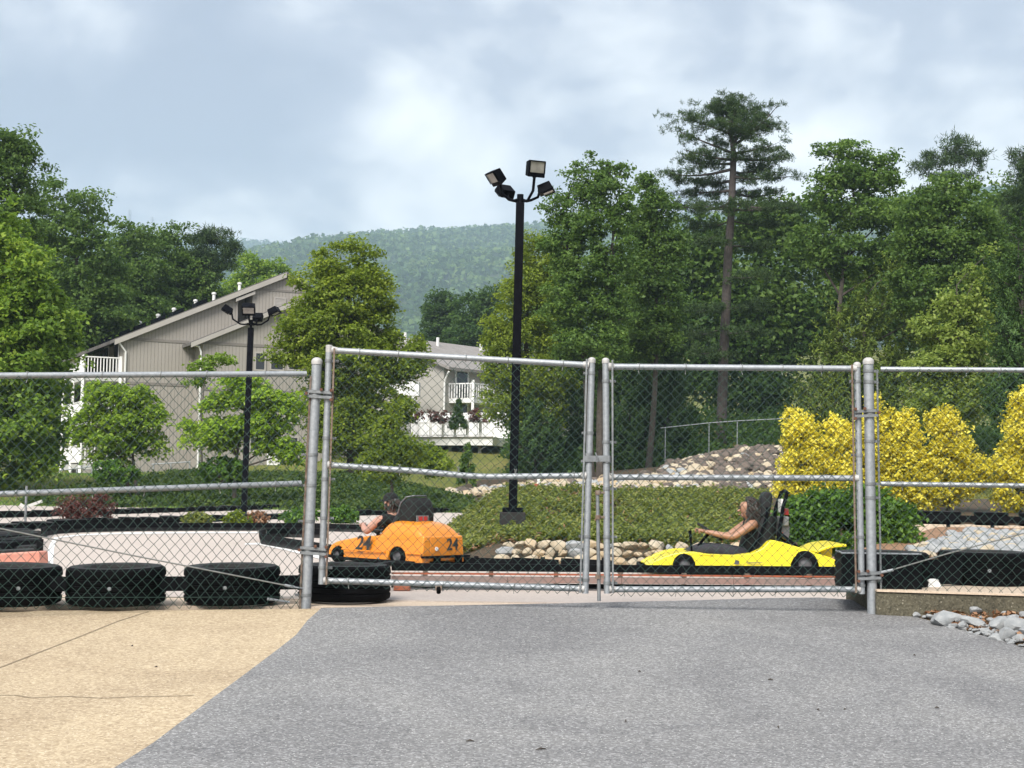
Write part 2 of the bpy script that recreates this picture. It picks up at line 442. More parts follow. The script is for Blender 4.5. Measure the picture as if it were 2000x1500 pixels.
def clump_leaves(centers, rad, per, L, W, up=0.9, flat=0.55, outw=None, jitter=0.35, r=rng, drop=0.0):
    n = len(centers)
    c = np.repeat(centers, per, axis=0)
    g = r.normal(size=(n * per, 3)) * 0.52
    ln = np.linalg.norm(g, axis=1, keepdims=True)
    g = g * np.minimum(1, 1.25 / np.maximum(ln, 1e-6))
    rr = np.repeat(np.broadcast_to(np.asarray(rad, float).reshape(-1, 1), (n, 1)), per, axis=0)
    pos = c + g * rr * np.array([1, 1, flat])
    if drop: pos[:, 2] -= drop * rr[:, 0] * (g[:, 0] ** 2 + g[:, 1] ** 2)
    nrm = unit(r.normal(size=(n * per, 3)) + np.array([0, 0, up]) + (np.repeat(outw, per, axis=0) * 0.5 if outw is not None else 0))
    axis = unit(g * np.array([1, 1, 0.4]) + r.normal(size=(n * per, 3)) * 0.7)
    s = 1 + jitter * (r.random((n * per, 1)) * 2 - 1)
    return leaf_quads(pos, nrm, axis, L * s, W * s)
def needle_tufts(centers, per, L, W, up=0.6, spread=0.08, r=rng):
    n = len(centers)
    c = np.repeat(centers, per, axis=0) + r.normal(size=(n * per, 3)) * spread
    ax = unit(r.normal(size=(n * per, 3)) + np.array([0, 0, up]))
    nrm = unit(r.normal(size=(n * per, 3)))
    s = 0.7 + 0.6 * r.random((n * per, 1))
    return leaf_quads(c + ax * L * 0.4, nrm, ax, L * s, W * np.ones_like(s), 0.05)
def cat(parts):
    vs, qs, b = [], [], 0
    for v, q in parts:
        vs.append(v); qs.append(q + b); b += len(v)
    return np.concatenate(vs), np.concatenate(qs)
def bend(a, b, k=5, amp=0.12, up=0.0):
    a, b = Vector(a), Vector(b); L = (b - a).length
    o = Vector((random.uniform(-1, 1), random.uniform(-1, 1), random.uniform(-0.4, 0.4))) * amp * L
    return [a.lerp(b, t) + o * math.sin(math.pi * t) + Vector((0, 0, up * L * math.sin(math.pi * t))) for t in [i / (k - 1) for i in range(k)]]
def taper(r0, r1, k):
    return [r0 + (r1 - r0) * i / (k - 1) for i in range(k)]
def px_lobes(D, lst, dep=0.85):
    out = []
    for l in lst:
        px, py, rx, ry = l[:4]; dd = l[4] if len(l) > 4 else 0.0
        p = P(px, py, D + dd); s = S(D + dd)
        out.append((p.x, p.y, p.z, rx * s, rx * s * dep, ry * s))
    return out
def broadleaf(name, label, cat_, D, base, lobes, mat, n_clump=260, per=60, L=0.2, W=0.13, clump=0.55, trunk_r=0.14, bark='bark',
              zbase=0.0, shell=0.45, group=None, stems=1, up=0.9, flat=0.55, trunk_top=None, style='leaf', drop=0.0, seed=None, fork=None):
    r = np.random.default_rng(seed if seed is not None else (abs(hash(name + label)) % 1000 if False else len(label) * 31 + int(base[0])))
    random.seed(len(label) * 17 + int(base[0]))
    lob = px_lobes(D, lobes)
    b = P(base[0], base[1], D); b.z = zbase if zbase is not None else b.z
    root = thing(name, b, label, cat_, group)
    cen, idx, out = in_lobes(lob, n_clump, shell, r)
    loc = np.array(b)
    clump *= .8; per = int(per * .85)
    if style == 'leaf' and cat_ == 'tree': per = int(per * 1.45); L *= .8; W *= .76
    cr_ = clump * (0.6 + 0.8 * r.random(n_clump))
    if style == 'leaf':
        v, q = clump_leaves(cen, cr_, per, L, W, up, flat, out, r=r, drop=drop)
    elif style == 'needle':
        tc_ = np.repeat(cen, 9, axis=0) + r.normal(size=(n_clump * 9, 3)) * np.array([1, 1, 0.4]) * np.repeat(cr_, 9)[:, None] * 0.6
        v, q = needle_tufts(tc_, max(3, per // 9), L, W, r=r)
    elif style == 'plume':
        # upright feathery sprays: elongated leaves strung along an outward-and-up axis
        ax = unit(out * np.array([1, 1, 0.35]) + np.array([0, 0, 0.95]) + r.normal(size=cen.shape) * 0.3)
        t = r.random((n_clump * per, 1)) * 2 - 1
        A = np.repeat(ax, per, axis=0)
        width = (1.05 - np.abs(t)) * 0.34
        pos = np.repeat(cen, per, axis=0) + A * t * np.repeat(cr_, per)[:, None] * 1.25 + r.normal(size=(n_clump * per, 3)) * width * np.repeat(cr_, per)[:, None] * 0.6
        la = unit(A + r.normal(size=A.shape) * 0.45)
        nr = unit(np.repeat(out, per, axis=0) + r.normal(size=A.shape) * 0.6 + np.array([0, 0, 0.4]))
        v, q = leaf_quads(pos, nr, la, L * (0.6 + 0.8 * r.random((len(pos), 1))), W)
    fast_mesh('crown', v - loc, q, mat, root)
    # wood
    mb = MB(b)
    top = max(l[2] + l[5] * 0.5 for l in lob)
    lobc = [Vector(l[:3]) for l in lob]
    cx = sum(l[0] * l[3] for l in lob) / sum(l[3] for l in lob)
    H = top - b.z
    spine = []
    for s_ in range(stems):
        foot = Vector((b.x + (s_ - (stems - 1) / 2) * trunk_r * 2.2, b.y, b.z - 0.15))
        tx = cx + (s_ - (stems - 1) / 2) * H * 0.16
        if trunk_top is not None:
            tp = P(trunk_top[0], trunk_top[1], D); tx, tz = tp.x, tp.z
        else: tz = b.z + H * 0.86
        pts = bend(foot, (tx, b.y + random.uniform(-.2, .2), tz), 9, 0.035)
        pts[0] = foot
        mb.tube(pts, [trunk_r * 1.35] + taper(trunk_r, trunk_r * 0.22, 8), 8)
        spine += [(p, trunk_r * (1 - 0.75 * i / 8)) for i, p in enumerate(pts)]
    joints = list(spine)
    for c in lobc:
        cand = [x for x in spine if x[0].z < c.z - 0.1 * H] or spine[:3]
        p, rr = min(cand, key=lambda x: (x[0] - c).length + 0.6 * abs((c.z - x[0].z) - 0.35 * H * 0.6))
        pts = bend(p, c, 6, 0.09, 0.05)
        mb.tube(pts, taper(rr * 0.6, rr * 0.16 + 0.008, 6), 6, False)
        joints += [(x, rr * 0.28) for x in pts[2:]]
    jp = np.array([tuple(x[0]) for x in joints])
    for i in range(0, n_clump, 2 if n_clump < 500 else 4):
        c = cen[i]
        dist = np.linalg.norm(jp - c, axis=1) + np.maximum(0, jp[:, 2] - c[2]) * 1.2
        j = int(dist.argmin()); p, rr = joints[j]
        pts = bend(p, c, 4, 0.12, 0.04)
        mb.tube(pts, taper(max(0.012, min(rr * 0.5, 0.03)), 0.006, 4), 4, False)
    mb.build('trunk', M[bark], root)
    return root

# ================================================================== ground and paving
def sm(a, b, x):
    t = min(1.0, max(0.0, (x - a) / (b - a))); return t * t * (3 - 2 * t)
YF = 10.95                         # the line where the ramp meets the track apron
def gz(x, y):
    z = -0.03
    z -= 1.1 * (1 - sm(YF + .1, YF + 1.2, y))
    z += 0.10 * sm(44, 52, y)
    z += 0.85 * sm(42, 62, y) * (1 - sm(-7, -1, x)) + .85 * sm(73, 88, y) * sm(-7, -1, x)
    z += 2.5 * sm(72, 108, y) * sm(-26, -10, x)
    z += 1.6 * sm(73, 84, y) * sm(2.0, 9.0, x)
    z += 6.0 * sm(100, 240, y)
    z += 35.0 * sm(230, 500, y)
    return z
ys = [-40, -20, -8, 0, 6, 10, 10.9, 11.2, 11.5, 12.2] + [12.2 + 1.2 * i for i in range(1, 42)] + [64 + 4 * i for i in range(24)] + [170, 200, 240, 300, 370, 440, 500, 700, 1000, 1600, 2400, 3400, 6000]
xs = [-6000, -3400, -1800, -1000, -600, -350, -200, -140, -110] + [-85 + 3 * i for i in range(19)] + [-28 + 1.2 * i for i in range(47)] + [29 + 3 * i for i in range(17)] + [85, 120, 200, 350, 600, 1000, 1800, 3400, 6000]
gv = np.array([[x, y, gz(x, y)] for y in ys for x in xs]); nx = len(xs)
gq = np.array([[j * nx + i, j * nx + i + 1, (j + 1) * nx + i + 1, (j + 1) * nx + i] for j in range(len(ys) - 1) for i in range(nx - 1)])
def ground_mat():
    m, nt, n, l, out = new_mat('lawn_ground')
    v = objvec(nt, True)
    a = ramp_node(nt, noise_node(nt, v, 0.18, 5, 0.6), [(0.35, (0.105, 0.125, 0.032)), (0.55, (0.15, 0.155, 0.045)), (0.7, (0.22, 0.19, 0.075))])
    b = noise_node(nt, v, 18, 4, 0.7)
    c = mixc(nt, 0.5, a, ramp_node(nt, b, [(0.3, (0.2, 0.2, 0.2)), (0.7, (0.8, 0.8, 0.8))]), 'SOFT_LIGHT')
    pbsdf(nt, out, c, 0.95, 0, bump_node(nt, b, 0.7, 0.05), 0.1); return m
ground = fast_mesh('ground', gv, gq, ground_mat(), smooth=True)
tag(ground, 'grass and bare earth behind the track', kind='structure')

SLOPE = 0.061
def zA(y): return -SLOPE * (YF - y)
def PA(px, py, dz=0.0):
    d = ray(px, py)
    t = (-SLOPE * YF + dz - CAMZ) / (d.z - SLOPE * d.y)
    return CAMP + d * t
def sheet(name, pts, mat, label, dz=0.0, thick=0.06):
    mb = MB(); mb.smooth = False
    mb.prism([Vector((p.x, p.y, p.z + dz)) for p in pts], (0, 0, -thick))
    o = mb.build(name, mat); tag(o, label, kind='structure'); return o
asp = [PA(x, y) for x, y in [(628, 1187), (900, 1182), (1150, 1177), (1330, 1173), (1500, 1168), (1600, 1167), (1660, 1171), (1700, 1181), (1760, 1197),
                             (1830, 1216), (1900, 1236), (1960, 1252), (2010, 1268), (2150, 1320)]]
asp += [Vector((3.7, 5.0, zA(5.0))), Vector((3.7, -4, zA(-4))), Vector((-5.5, -4, zA(-4)))]
asp += [PA(x, y) for x, y in [(-300, 1840), (-80, 1690), (100, 1578), (222, 1500), (300, 1450), (400, 1374), (480, 1315), (545, 1266), (578, 1240), (600, 1212)]]
asphalt = sheet('asphalt_driveway', asp, M['asphalt'], 'grey speckled asphalt ramp leading up to the gate')
agg = [PA(-250, 1192), PA(300, 1190), PA(634, 1187)] + [Vector((p.x + 0.12, p.y - 0.02, zA(p.y - .02))) for p in (PA(600, 1212), PA(578, 1240), PA(545, 1266), PA(480, 1315), PA(400, 1374), PA(222, 1500), PA(-80, 1690))]
agg += [Vector((-2.4, -2, zA(-2))), Vector((-9, -2, zA(-2))), Vector((-9, 10.2, zA(10.2)))]
aggregate = sheet('aggregate_walk', agg, M['aggregate'], 'tan exposed aggregate concrete beside the asphalt', dz=-0.006)
def groove(pxs, w, parent, name='expansion_joint'):
    mb = MB(); mb.smooth = False
    pts = [PA(x, y) for x, y in pxs]
    for a, b in zip(pts, pts[1:]):
        d = (b - a); s = Vector((-d.y, d.x, 0)).normalized() * w / 2
        mb.add([a + s, a - s, b - s, b + s], [(0, 1, 2, 3)])
    for i, v in enumerate(mb.v): mb.v[i] = (v[0], v[1], v[2] - 0.006 + 0.003)
    return mb.build(name, M['jointdirt'], parent)
M['jointdirt'] = simple('joint_dirt', (0.24, 0.185, 0.12), (0.31, 0.25, 0.17), 12, 0.95)
groove([(-60, 1327), (0, 1302), (70, 1275), (160, 1240), (230, 1212), (290, 1193)], 0.012, aggregate)
groove([(-30, 1356), (30, 1356), (60, 1361), (130, 1358), (200, 1362), (260, 1359), (330, 1358), (380, 1356)], 0.010, aggregate, 'crack')

# apron behind the gate and the kart track
apr = [Vector((-9, 10.4, 0.0)), Vector((-2.6, 10.85, 0)), Vector((-1.35, YF + .06, 0)), Vector((2.62, YF + .07, 0.0)), Vector((2.64, 12.0, 0.0)), Vector((-9, 12.0, 0.0))]
apron = sheet('apron', apr, M['apron'], 'pale concrete apron under the gate', dz=-0.012, thick=0.25)
trk = [Vector((-60, 11.6, -0.0)), Vector((2.9, 11.6, 0)), Vector((3.3, 12.6, 0)), Vector((3.9, 17.0, 0)), Vector((20, 30.0, 0)), Vector((22, 52, 0)), Vector((-60, 52, 0))]
track = sheet('kart_track', trk, M['track'], 'pale concrete go-kart track surface', dz=-0.003, thick=0.05)
M['trackpaint'] = simple('white_line_paint', (0.80, 0.80, 0.80), (0.62, 0.60, 0.58), 3, 0.7)
def ground_strip(pxl, pxr, mat, name, parent, dz=0.003):
    mb = MB(); mb.smooth = False
    a = [PG(x, y) for x, y in pxl]; b = [PG(x, y) for x, y in pxr]
    k = len(a); vs = [Vector((p.x, p.y, dz)) for p in a + b]
    mb.add(vs, [(i, i + 1, k + i + 1, k + i) for i in range(k - 1)])
    return mb.build(name, mat, parent)
ground_strip([(88, 1112), (89, 1095), (93, 1075), (100, 1058), (107, 1049)], [(104, 1112), (104, 1095), (105, 1075), (108, 1060), (114, 1050)], M['trackpaint'], 'painted_line', track)
ground_strip([(114, 1049), (160, 1043.5), (240, 1040.5), (400, 1039), (560, 1039)], [(114, 1051), (160, 1046), (240, 1043), (400, 1041.5), (560, 1041.5)], M['trackpaint'], 'painted_line', track)
ground_strip([(478, 1062), (505, 1060), (560, 1071), (590, 1077), (640, 1088)], [(478, 1064), (505, 1064), (560, 1075.5), (590, 1083), (640, 1096)], M['trackpaint'], 'painted_line', track)

# right: kerb carrying the fence, raised bed behind it, stony swale in front
mb = MB(); mb.smooth = False
k0, k1 = P(1712, 1160, 10.93), P(2000, 1150, 10.74)
dx = (k1 - k0); kz = P(1800, 1157, 10.95).z
k2 = k0 + dx * 3.2
mb.prism([Vector((k0.x, k0.y, kz)), Vector((k2.x, k2.y - .1, kz)), Vector((k2.x, k2.y + 1.0, kz)), Vector((k0.x, k0.y + 1.0, kz))], (0, 0, -0.6))
kerb = mb.build('concrete_kerb', M['kerbstone'], bevel=0.012)
tag(kerb, 'weathered concrete kerb under the fence beside the stones', kind='structure')
mb = MB(); mb.smooth = False
bedz = kz - .03
mb.prism([Vector(p) for p in [(2.75, 11.9, bedz), (9, 11.6, bedz), (14, 14, bedz + .10), (14, 20.9, bedz + .27), (6.0, 20.9, bedz + .25), (3.4, 16.2, bedz), (3.3, 13.0, bedz)]], (0, 0, -0.3))
bed = mb.build('planting_bed', M['mulch']); tag(bed, 'brown mulch bed behind the tyres', kind='structure')
# separate paler strip along the top of the kerb
mb = MB(); mb.smooth = False
mb.prism([Vector((k0.x, k0.y - .012, kz + .016)), Vector((k2.x, k2.y - .112, kz + .016)), Vector((k2.x, k2.y + .9, kz + .016)), Vector((k0.x, k0.y + .9, kz + .016))], (0, 0, -0.014))
mb.build('kerb_top', M['apron'], kerb)
_ed = [PA(x, y) for x, y in [(1690, 1178), (1760, 1197), (1830, 1216), (1900, 1236), (1960, 1252), (2010, 1268), (2150, 1320), (2400, 1440)]]
_ex = [p.x for p in _ed]; _ey = [p.y for p in _ed]
o_ = sorted(zip(_ex, _ey)); _ex = [a for a, _ in o_]; _ey = [b for _, b in o_]
def verge_z(x, y):
    ye = float(np.interp(x, _ex, _ey))
    if y <= ye: return zA(y) - .05 * sm(0, .12, ye - y) + .004
    t = (y - ye) / max(.15, 10.95 - ye)
    return zA(ye) + .004 + (min(.055, .02 + .05 * (10.95 - ye)) - zA(ye)) * min(1.15, t) + .008 * math.sin(x * 9 + y * 7)
mb = MB(); mb.smooth = True
nu, nv_ = 40, 46
vs, fs = [], []
for j in range(nv_ + 1):
    for i in range(nu + 1):
        x = 2.45 + 3.2 * i / nu; y = 7.0 + 4.05 * j / nv_
        vs.append((x, y, verge_z(x, y) - .012))
for j in range(nv_):
    for i in range(nu):
        a = j * (nu + 1) + i; fs.append((a, a + 1, a + nu + 2, a + nu + 1))
mb.add(vs, fs); sw = mb.build('stony_verge', M['soil']); tag(sw, 'bare soil verge under the loose stones', kind='structure')
def verge_hit(px, py):
    d = ray(px, py)
    for k in range(260):
        D = 8.0 + k * .012; p = CAMP + d * (D / d.y)
        if p.z < verge_z(p.x, p.y): return p
    return p

# ================================================================== chain link
def wire_panel(name, c00, c10, c01, c11, parent, off, cell=0.0745, r=0.0027, kind='stuff', seed=1):
    """interlocked zigzag wires over the quad (bottom left, bottom right, top left, top right)"""
    g = np.random.default_rng(seed)
    c00, c10, c01, c11 = [np.array(c) for c in (c00, c10, c01, c11)]
    Wd = np.linalg.norm(c10 - c00); Ht = np.linalg.norm(c01 - c00)
    nw = max(2, int(round(Wd / (cell / 2)))); nh = max(2, int(round(Ht / (cell / 2))))
    nrm = np.cross(c10 - c00, c01 - c00); nrm = nrm / np.linalg.norm(nrm)
    jit = g.normal(size=(nw + 2, nh + 2, 2)) * 0.0028
    sag = g.normal(size=(6, 6)) * 0.004
    def pt(i, j):
        u = i / nw + jit[i, j, 0] / Wd; v = j / nh + jit[i, j, 1] / Ht
        p = (c00 * (1 - u) + c10 * u) * (1 - v) + (c01 * (1 - u) + c11 * u) * v
        return p + nrm * (sag[int(min(4.99, u * 5)), int(min(4.99, max(0, v) * 5))])
    mb = MB(off)
    for i in range(nw):
        pts = []
        for j in range(nh + 1):
            k = i + ((i + j) % 2)
            p = pt(k, j) + nrm * (0.0022 if (k == i) else -0.0022)
            pts.append(Vector(p))
        mb.tube(pts, r, 4, False)
    o = mb.build(name, M['wire'], parent)
    o['kind'] = kind
    return o
def ties(mb, a, b, rr, n, jx=0.1):
    """aluminium tie wires wrapped over a rail"""
    a, b = Vector(a), Vector(b)
    for i in range(n):
        t = (i + 0.5 + random.uniform(-.25, .25)) / n
        p = a.lerp(b, t); d = (b - a).normalized()
        s = Vector((0, 1, 0)); u = Vector((0, 0, 1))
        ring = [p + (u * math.cos(an) + s * math.sin(an)) * (rr + 0.003) + d * 0.012 * (k / 12) for k, an in enumerate([2 * math.pi * q / 12 for q in range(13)])]
        mb.tube(ring, 0.0028, 5)
        mb.tube([ring[6], ring[6] + Vector((random.uniform(-.01, .01), -0.004, -0.028))], 0.0026, 5)
def domecap(mb, p, r, h=0.03):
    mb.lathe([(r * 1.12, -0.022), (r * 1.14, 0.0), (r * 1.08, h * .35), (r * .8, h * .75), (r * .4, h * .97), (0.001, h)], p, n=16)
def band(mb, p, r, ext, w=0.024):
    """tension band round an upright at p with a tab sticking out along ext"""
    mb.lathe([(r + .0035, -w / 2), (r + .0045, 0), (r + .0035, w / 2)], p, n=14)
    e = Vector(ext); p = Vector(p)
    mb.bar(p + e * 0.3 * 0, p + e, 0.010, w * .8)
    mb.tube([p + e * 0.8 + Vector((0, -0.016, 0)), p + e * 0.8 + Vector((0, 0.014, 0))], 0.006, 6)
def collar(mb, p, r, w=0.05):
    mb.lathe([(r + .001, -w / 2), (r + .007, -w / 2), (r + .007, w / 2), (r + .001, w / 2)], p, n=16)

# --- terminal posts ------------------------------------------------
DF = 11.
lp0, lp1 = P(597, 1187, DF), P(619, 706, DF)
rp0, rp1 = P(1704, 1186, DF), P(1696, 706, DF)
def at(a, b, z): t = (z - a.z) / (b.z - a.z); return a.lerp(b, t)

def post(name, a, b, r, label, n_col):
    root = thing(name, a, label, 'fence post')
    mb = MB(a); mb.tube([a - Vector((0, 0, .1)), b], r, 16); mb.build('shaft', M['galv'], root)
    mb = MB(a); domecap(mb, b, r); mb.build('cap', M['silverpaint'], root)
    return root
post_l = post('terminal_post', lp0, lp1, 0.0365, 'thick galvanised post with dome cap between left fence and sagging gate', 4)
post_r = post('terminal_post', rp0, rp1, 0.0365, 'thick galvanised post with dome cap beside the golden shrubs', 4)
def hinge(root, post_a, post_b, stile_a, stile_b, zpx, side):
    """bolted strap hinge: collars on post and stile with twin plates and rusty bolts; parts of the post"""
    D0 = DF
    pz = P(1000, zpx, D0).z + (0.0 if side < 0 else -0.02)
    p, s = at(post_a, post_b, pz), at(stile_a, stile_b, pz - 0.01)
    mb = MB(post_a)
    collar(mb, p, 0.0365, 0.055)
    for dz in (-0.020, 0.016):
        mb.bar(p + Vector((side * .055, -.044, dz)), s + Vector((-side * .034, -.044, dz)), 0.008, 0.020)
    collar(mb, s, 0.0245, 0.05)
    h = mb.build('hinge', M['galv2'], root)
    for q in (p + Vector((side * .06, -.054, 0.0)), p.lerp(s, .55) + Vector((0, -.054, .034)), s + Vector((-side * .032, -.054, .034)), s + Vector((-side * .032, -.054, -.036))):
        mb = MB(post_a); mb.lathe([(0.012, -.008), (0.012, .008), (.004, .010)], q, axis='Y', n=6, cap=True)
        mb.build('bolt', M['rustbolt'], h)

# --- left fence panel ----------------------------------------------
DL = 10.2                                    # the left run comes towards the camera
def lineD(px): return 11. - (597 - px) / 597.0 * (11. - DL)
fl = thing('chain_link_fence', P(300, 1186, lineD(300)), 'green wire chain-link fence panel left of the gate, tyres behind it', 'fence')
FO = fl.location.copy()
LX = -420
tL0, tL1 = P(LX, 736, lineD(LX)), P(598, 730, 10.99)
mL0, mL1 = P(LX, 980, lineD(LX)), P(588, 944, 10.99)
mb = MB(FO); mb.tube([tL0, tL1], 0.0215, 12); mb.build('top_rail', M['galv'], fl)
mb = MB(FO); mb.tube([mL0, mL1], 0.0215, 12); mb.build('middle_rail', M['galv'], fl)
bw = P(588, 1166, 10.99), P(LX, 1168, lineD(LX))
mb = MB(FO); mb.tube([bw[1], bw[0]], 0.0025, 5); mb.build('bottom_tension_wire', M['wire'], fl)
bar_l = (P(585, 1190, 10.98), P(607, 735, 10.98))
mb = MB(FO); mb.bar(bar_l[0], bar_l[1], 0.014, 0.006, (0, 1, 0)); mb.build('tension_bar', M['rust'], fl)
for py in (768, 888, 948, 1018, 1162):
    z = P(600, py, DF).z; p = at(lp0, lp1, z); mb = MB(FO); band(mb, p, 0.0365, (-0.085, 0, 0)); mb.build('tension_band', M['galv2'], fl)
mb = MB(FO); ties(mb, tL0.lerp(tL1, .38), tL1, 0.0215, 5); ties(mb, mL0.lerp(mL1, .38), mL1, 0.0215, 5); mb.build('tie_wires', M['cable'], fl, kind='stuff')
wire_panel('wire_mesh', P(LX, 1190, lineD(LX)) + Vector((0, -.02, 0)), P(588, 1188, 10.98) + Vector((0, -.02, 0)), P(LX, 740, lineD(LX)) + Vector((0, -.024, 0)), P(606, 733, 10.98) + Vector((0, -.024, 0)), fl, FO, seed=3)
mb = MB(FO)
ca, cb = P(-60, 1020, lineD(-60) - .10), P(556, 1143, 10.86)
mb.tube([ca, ca.lerp(cb, .5) + Vector((0, 0, -.004)), cb], 0.0052, 6); mb.build('brace_cable', M['cable'], fl)
mb = MB(FO); mb.tube([P(556, 1143, 10.95), P(575, 1147, 10.95)], 0.011, 8); mb.tube([P(575, 1147, 10.95), P(592, 1149, 10.98)], 0.006, 6)
mb.build('turnbuckle', M['galv'], fl)
mb = MB(FO); mb.tube([P(522, 1170, 10.95), P(538, 1172, 10.95), P(566, 1176, 10.95)], [.012, .009, .007], 6); mb.build('turnbuckle', M['galv'], fl)

# --- right fence panel ---------------------------------------------
def lineDR(px): return 11. - (px - 1704) / 300.0 * 0.20
fr = thing('chain_link_fence', P(1900, 1165, lineDR(1900)), 'green wire chain-link fence panel right of the gate, standing on the kerb', 'fence')
FO = fr.location.copy(); RX = 2330
tR0, tR1 = P(1720, 721, 10.99), P(RX, 725, lineDR(RX))
mR0, mR1 = P(1720, 945, 10.99), P(RX, 953, lineDR(RX))
mb = MB(FO); mb.tube([tR0, tR1], 0.0185, 12); mb.build('top_rail', M['galv'], fr)
mb = MB(FO); mb.tube([mR0, mR1], 0.0185, 12); mb.build('middle_rail', M['galv'], fr)
mb = MB(FO); mb.bar(P(1721, 1166, 10.98), P(1713, 722, 10.98), 0.013, 0.006, (0, 1, 0)); mb.build('tension_bar', M['galv2'], fr)
for py in (746, 862, 972, 1134, 725, 945):
    z = P(1700, py, DF).z; mb = MB(FO); band(mb, at(rp0, rp1, z), 0.0365, (0.075, 0, 0)); mb.build('tension_band', M['galv2'], fr)
mb = MB(FO); ties(mb, tR0, tR0.lerp(tR1, .5), 0.0185, 3); ties(mb, mR0, mR0.lerp(mR1, .5), 0.0185, 3); mb.build('tie_wires', M['cable'], fr, kind='stuff')
wire_panel('wire_mesh', P(1716, 1178, 10.98) + Vector((0, -.02, 0)), P(RX, 1196, lineDR(RX)) + Vector((0, -.02, 0)), P(1709, 721, 10.98) + Vector((0, -.02, 0)), P(RX, 725, lineDR(RX)) + Vector((0, -.02, 0)), fr, FO, seed=4)
mb = MB(FO); mb.tube([P(1746, 1112, 10.95), P(1848, 1082, 10.95), P(2140, 1004, 10.83)], 0.005, 6); mb.build('brace_cable', M['cable'], fr)
mb = MB(FO); mb.tube([P(1716, 1119, 10.97), P(1745, 1113, 10.95)], 0.011, 8); mb.build('turnbuckle', M['galv'], fr)

# --- gate leaves ----------------------------------------------------
def gate_leaf(label, s0, s1, q0, q1, top, midl, bot, mesh, bars, band_l, band_r, cap_l, cap_r, seed, hinge_side):
    root = thing('gate_leaf', s0, label, 'gate', 'pair of chain-link gate leaves')
    O = root.location.copy()
    for a, b, cp in ((s0, s1, cap_l), (q0, q1, cap_r)):
        mb = MB(O); mb.tube([a, b], 0.0245, 14); st = mb.build('stile', M['galv'], root)
        mb = MB(O)
        if cp: domecap(mb, b, 0.0245, 0.02)
        else: mb.lathe([(0.0255, -.05), (0.0255, 0.0), (0.022, 0.004)], b, n=14, cap=True)
        mb.build('cap', M['silverpaint'], st)
    for nm, pts in (('top_rail', top), ('middle_rail', midl), ('bottom_rail', bot)):
        mb = MB(O); mb.tube(pts, 0.0225, 12); rl = mb.build(nm, M['galv'], root)
        mb = MB(O)
        for p, d in ((pts[0], (pts[1] - pts[0]).normalized()), (pts[-1], (pts[-2] - pts[-1]).normalized())):
            mb = MB(O); mb.tube([p, p + d * 0.045], [0.031, 0.0235], 12); mb.build('weld', M['silverpaint'], rl)
        mb = MB(O); ties(mb, pts[0], pts[-1], 0.0225, 5); mb.build('tie_wires', M['cable'], rl, kind='stuff')
    for (a, b, mt) in bars:
        mb = MB(O); mb.bar(a, b, 0.013, 0.006, (0, 1, 0)); mb.build('tension_bar', M[mt], root)
    for z in band_l: mb = MB(O); band(mb, at(s0, s1, P(900, z, DF).z), 0.0245, (0.075, 0, 0)); mb.build('tension_band', M['galv2'], root)
    for z in band_r: mb = MB(O); band(mb, at(q0, q1, P(1100, z, DF).z), 0.0245, (-0.06, 0, 0)); mb.build('tension_band', M['galv2'], root)
    wire_panel('wire_mesh', *mesh, root, O, seed=seed)
    return root
g1s0, g1s1 = P(628, 1141, DF), P(643, 675, DF)
g1q0, g1q1 = P(1143, 1159, DF), P(1156, 703, DF)
F_ = Vector((0, -.026, 0))
gate1 = gate_leaf('sagging chain-link gate leaf with dented middle rail and caster wheel', g1s0, g1s1, g1q0, g1q1,
    [P(648, 684, DF), P(1150, 713, DF)], [P(640, 908, DF), P(800, 919, DF), P(910, 929, DF), P(950, 931, DF), P(1145, 929, DF)],
    [P(632, 1134, DF), P(900, 1142, DF), P(1141, 1150, DF)],
    (P(637, 1148, DF) + F_, P(1138, 1160, DF) + F_, P(652, 690, DF) + F_, P(1146, 718, DF) + F_),
    [(P(637, 1142, 10.97), P(653, 680, 10.97), 'rust'), (P(1133, 1158, 10.97), P(1146, 701, 10.97), 'galv2')],
    (709, 860, 940, 1016, 1113), (728, 845, 900, 1047, 1132), False, True, 11, -1)
mb = MB(gate1.location)
wz = P(857, 1147, DF)
mb.bar(wz + Vector((0, 0, .012)), wz + Vector((0, 0, -.02)), .05, .05, (0, 1, 0))
ca_ = mb.build('caster', M['rust'], gate1)
mb = MB(gate1.location); wr = 0.034; wc = Vector((wz.x, wz.y, P(857, 1151, DF).z))
mb.lathe([(0.012, -.014), (wr - .008, -.016), (wr, -.009), (wr, .009), (wr - .008, .016), (.012, .014)], wc, axis='X', n=18, cap=True); mb.build('wheel', M['tyre'], ca_)
mb = MB(gate1.location)
for sx in (-.024, .024): mb.bar(wc + Vector((sx, 0, 0)), Vector((wc.x + sx, wc.y, wz.z)), .004, .022)
mb.lathe([(0.009, -.04), (.009, .04)], wc, axis='X', n=8, cap=True); mb.build('fork', M['galv2'], ca_)
hinge(post_l, lp0, lp1, g1s0, g1s1, 775, -1); hinge(post_l, lp0, lp1, g1s0, g1s1, 1080, -1)
g2s0, g2s1 = P(1186, 1159, DF), P(1183, 704, DF)
g2q0, g2q1 = P(1683, 1160, DF), P(1674, 712, DF)
gate2 = gate_leaf('upright chain-link gate leaf in front of the yellow kart', g2s0, g2s1, g2q0, g2q1,
    [P(1188, 716, DF), P(1672, 720, DF)], [P(1190, 932, DF), P(1676, 934, DF)], [P(1190, 1151, DF), P(1680, 1151, DF)],
    (P(1192, 1164, DF) + F_, P(1676, 1164, DF) + F_, P(1190, 720, DF) + F_, P(1670, 724, DF) + F_),
    [(P(1197, 1158, 10.97), P(1196, 703, 10.97), 'galv2'), (P(1672, 1158, 10.97), P(1664, 712, 10.97), 'rust')],
    (740, 859, 950, 1044, 1134), (736, 880, 1040, 1134), True, True, 12, 1)
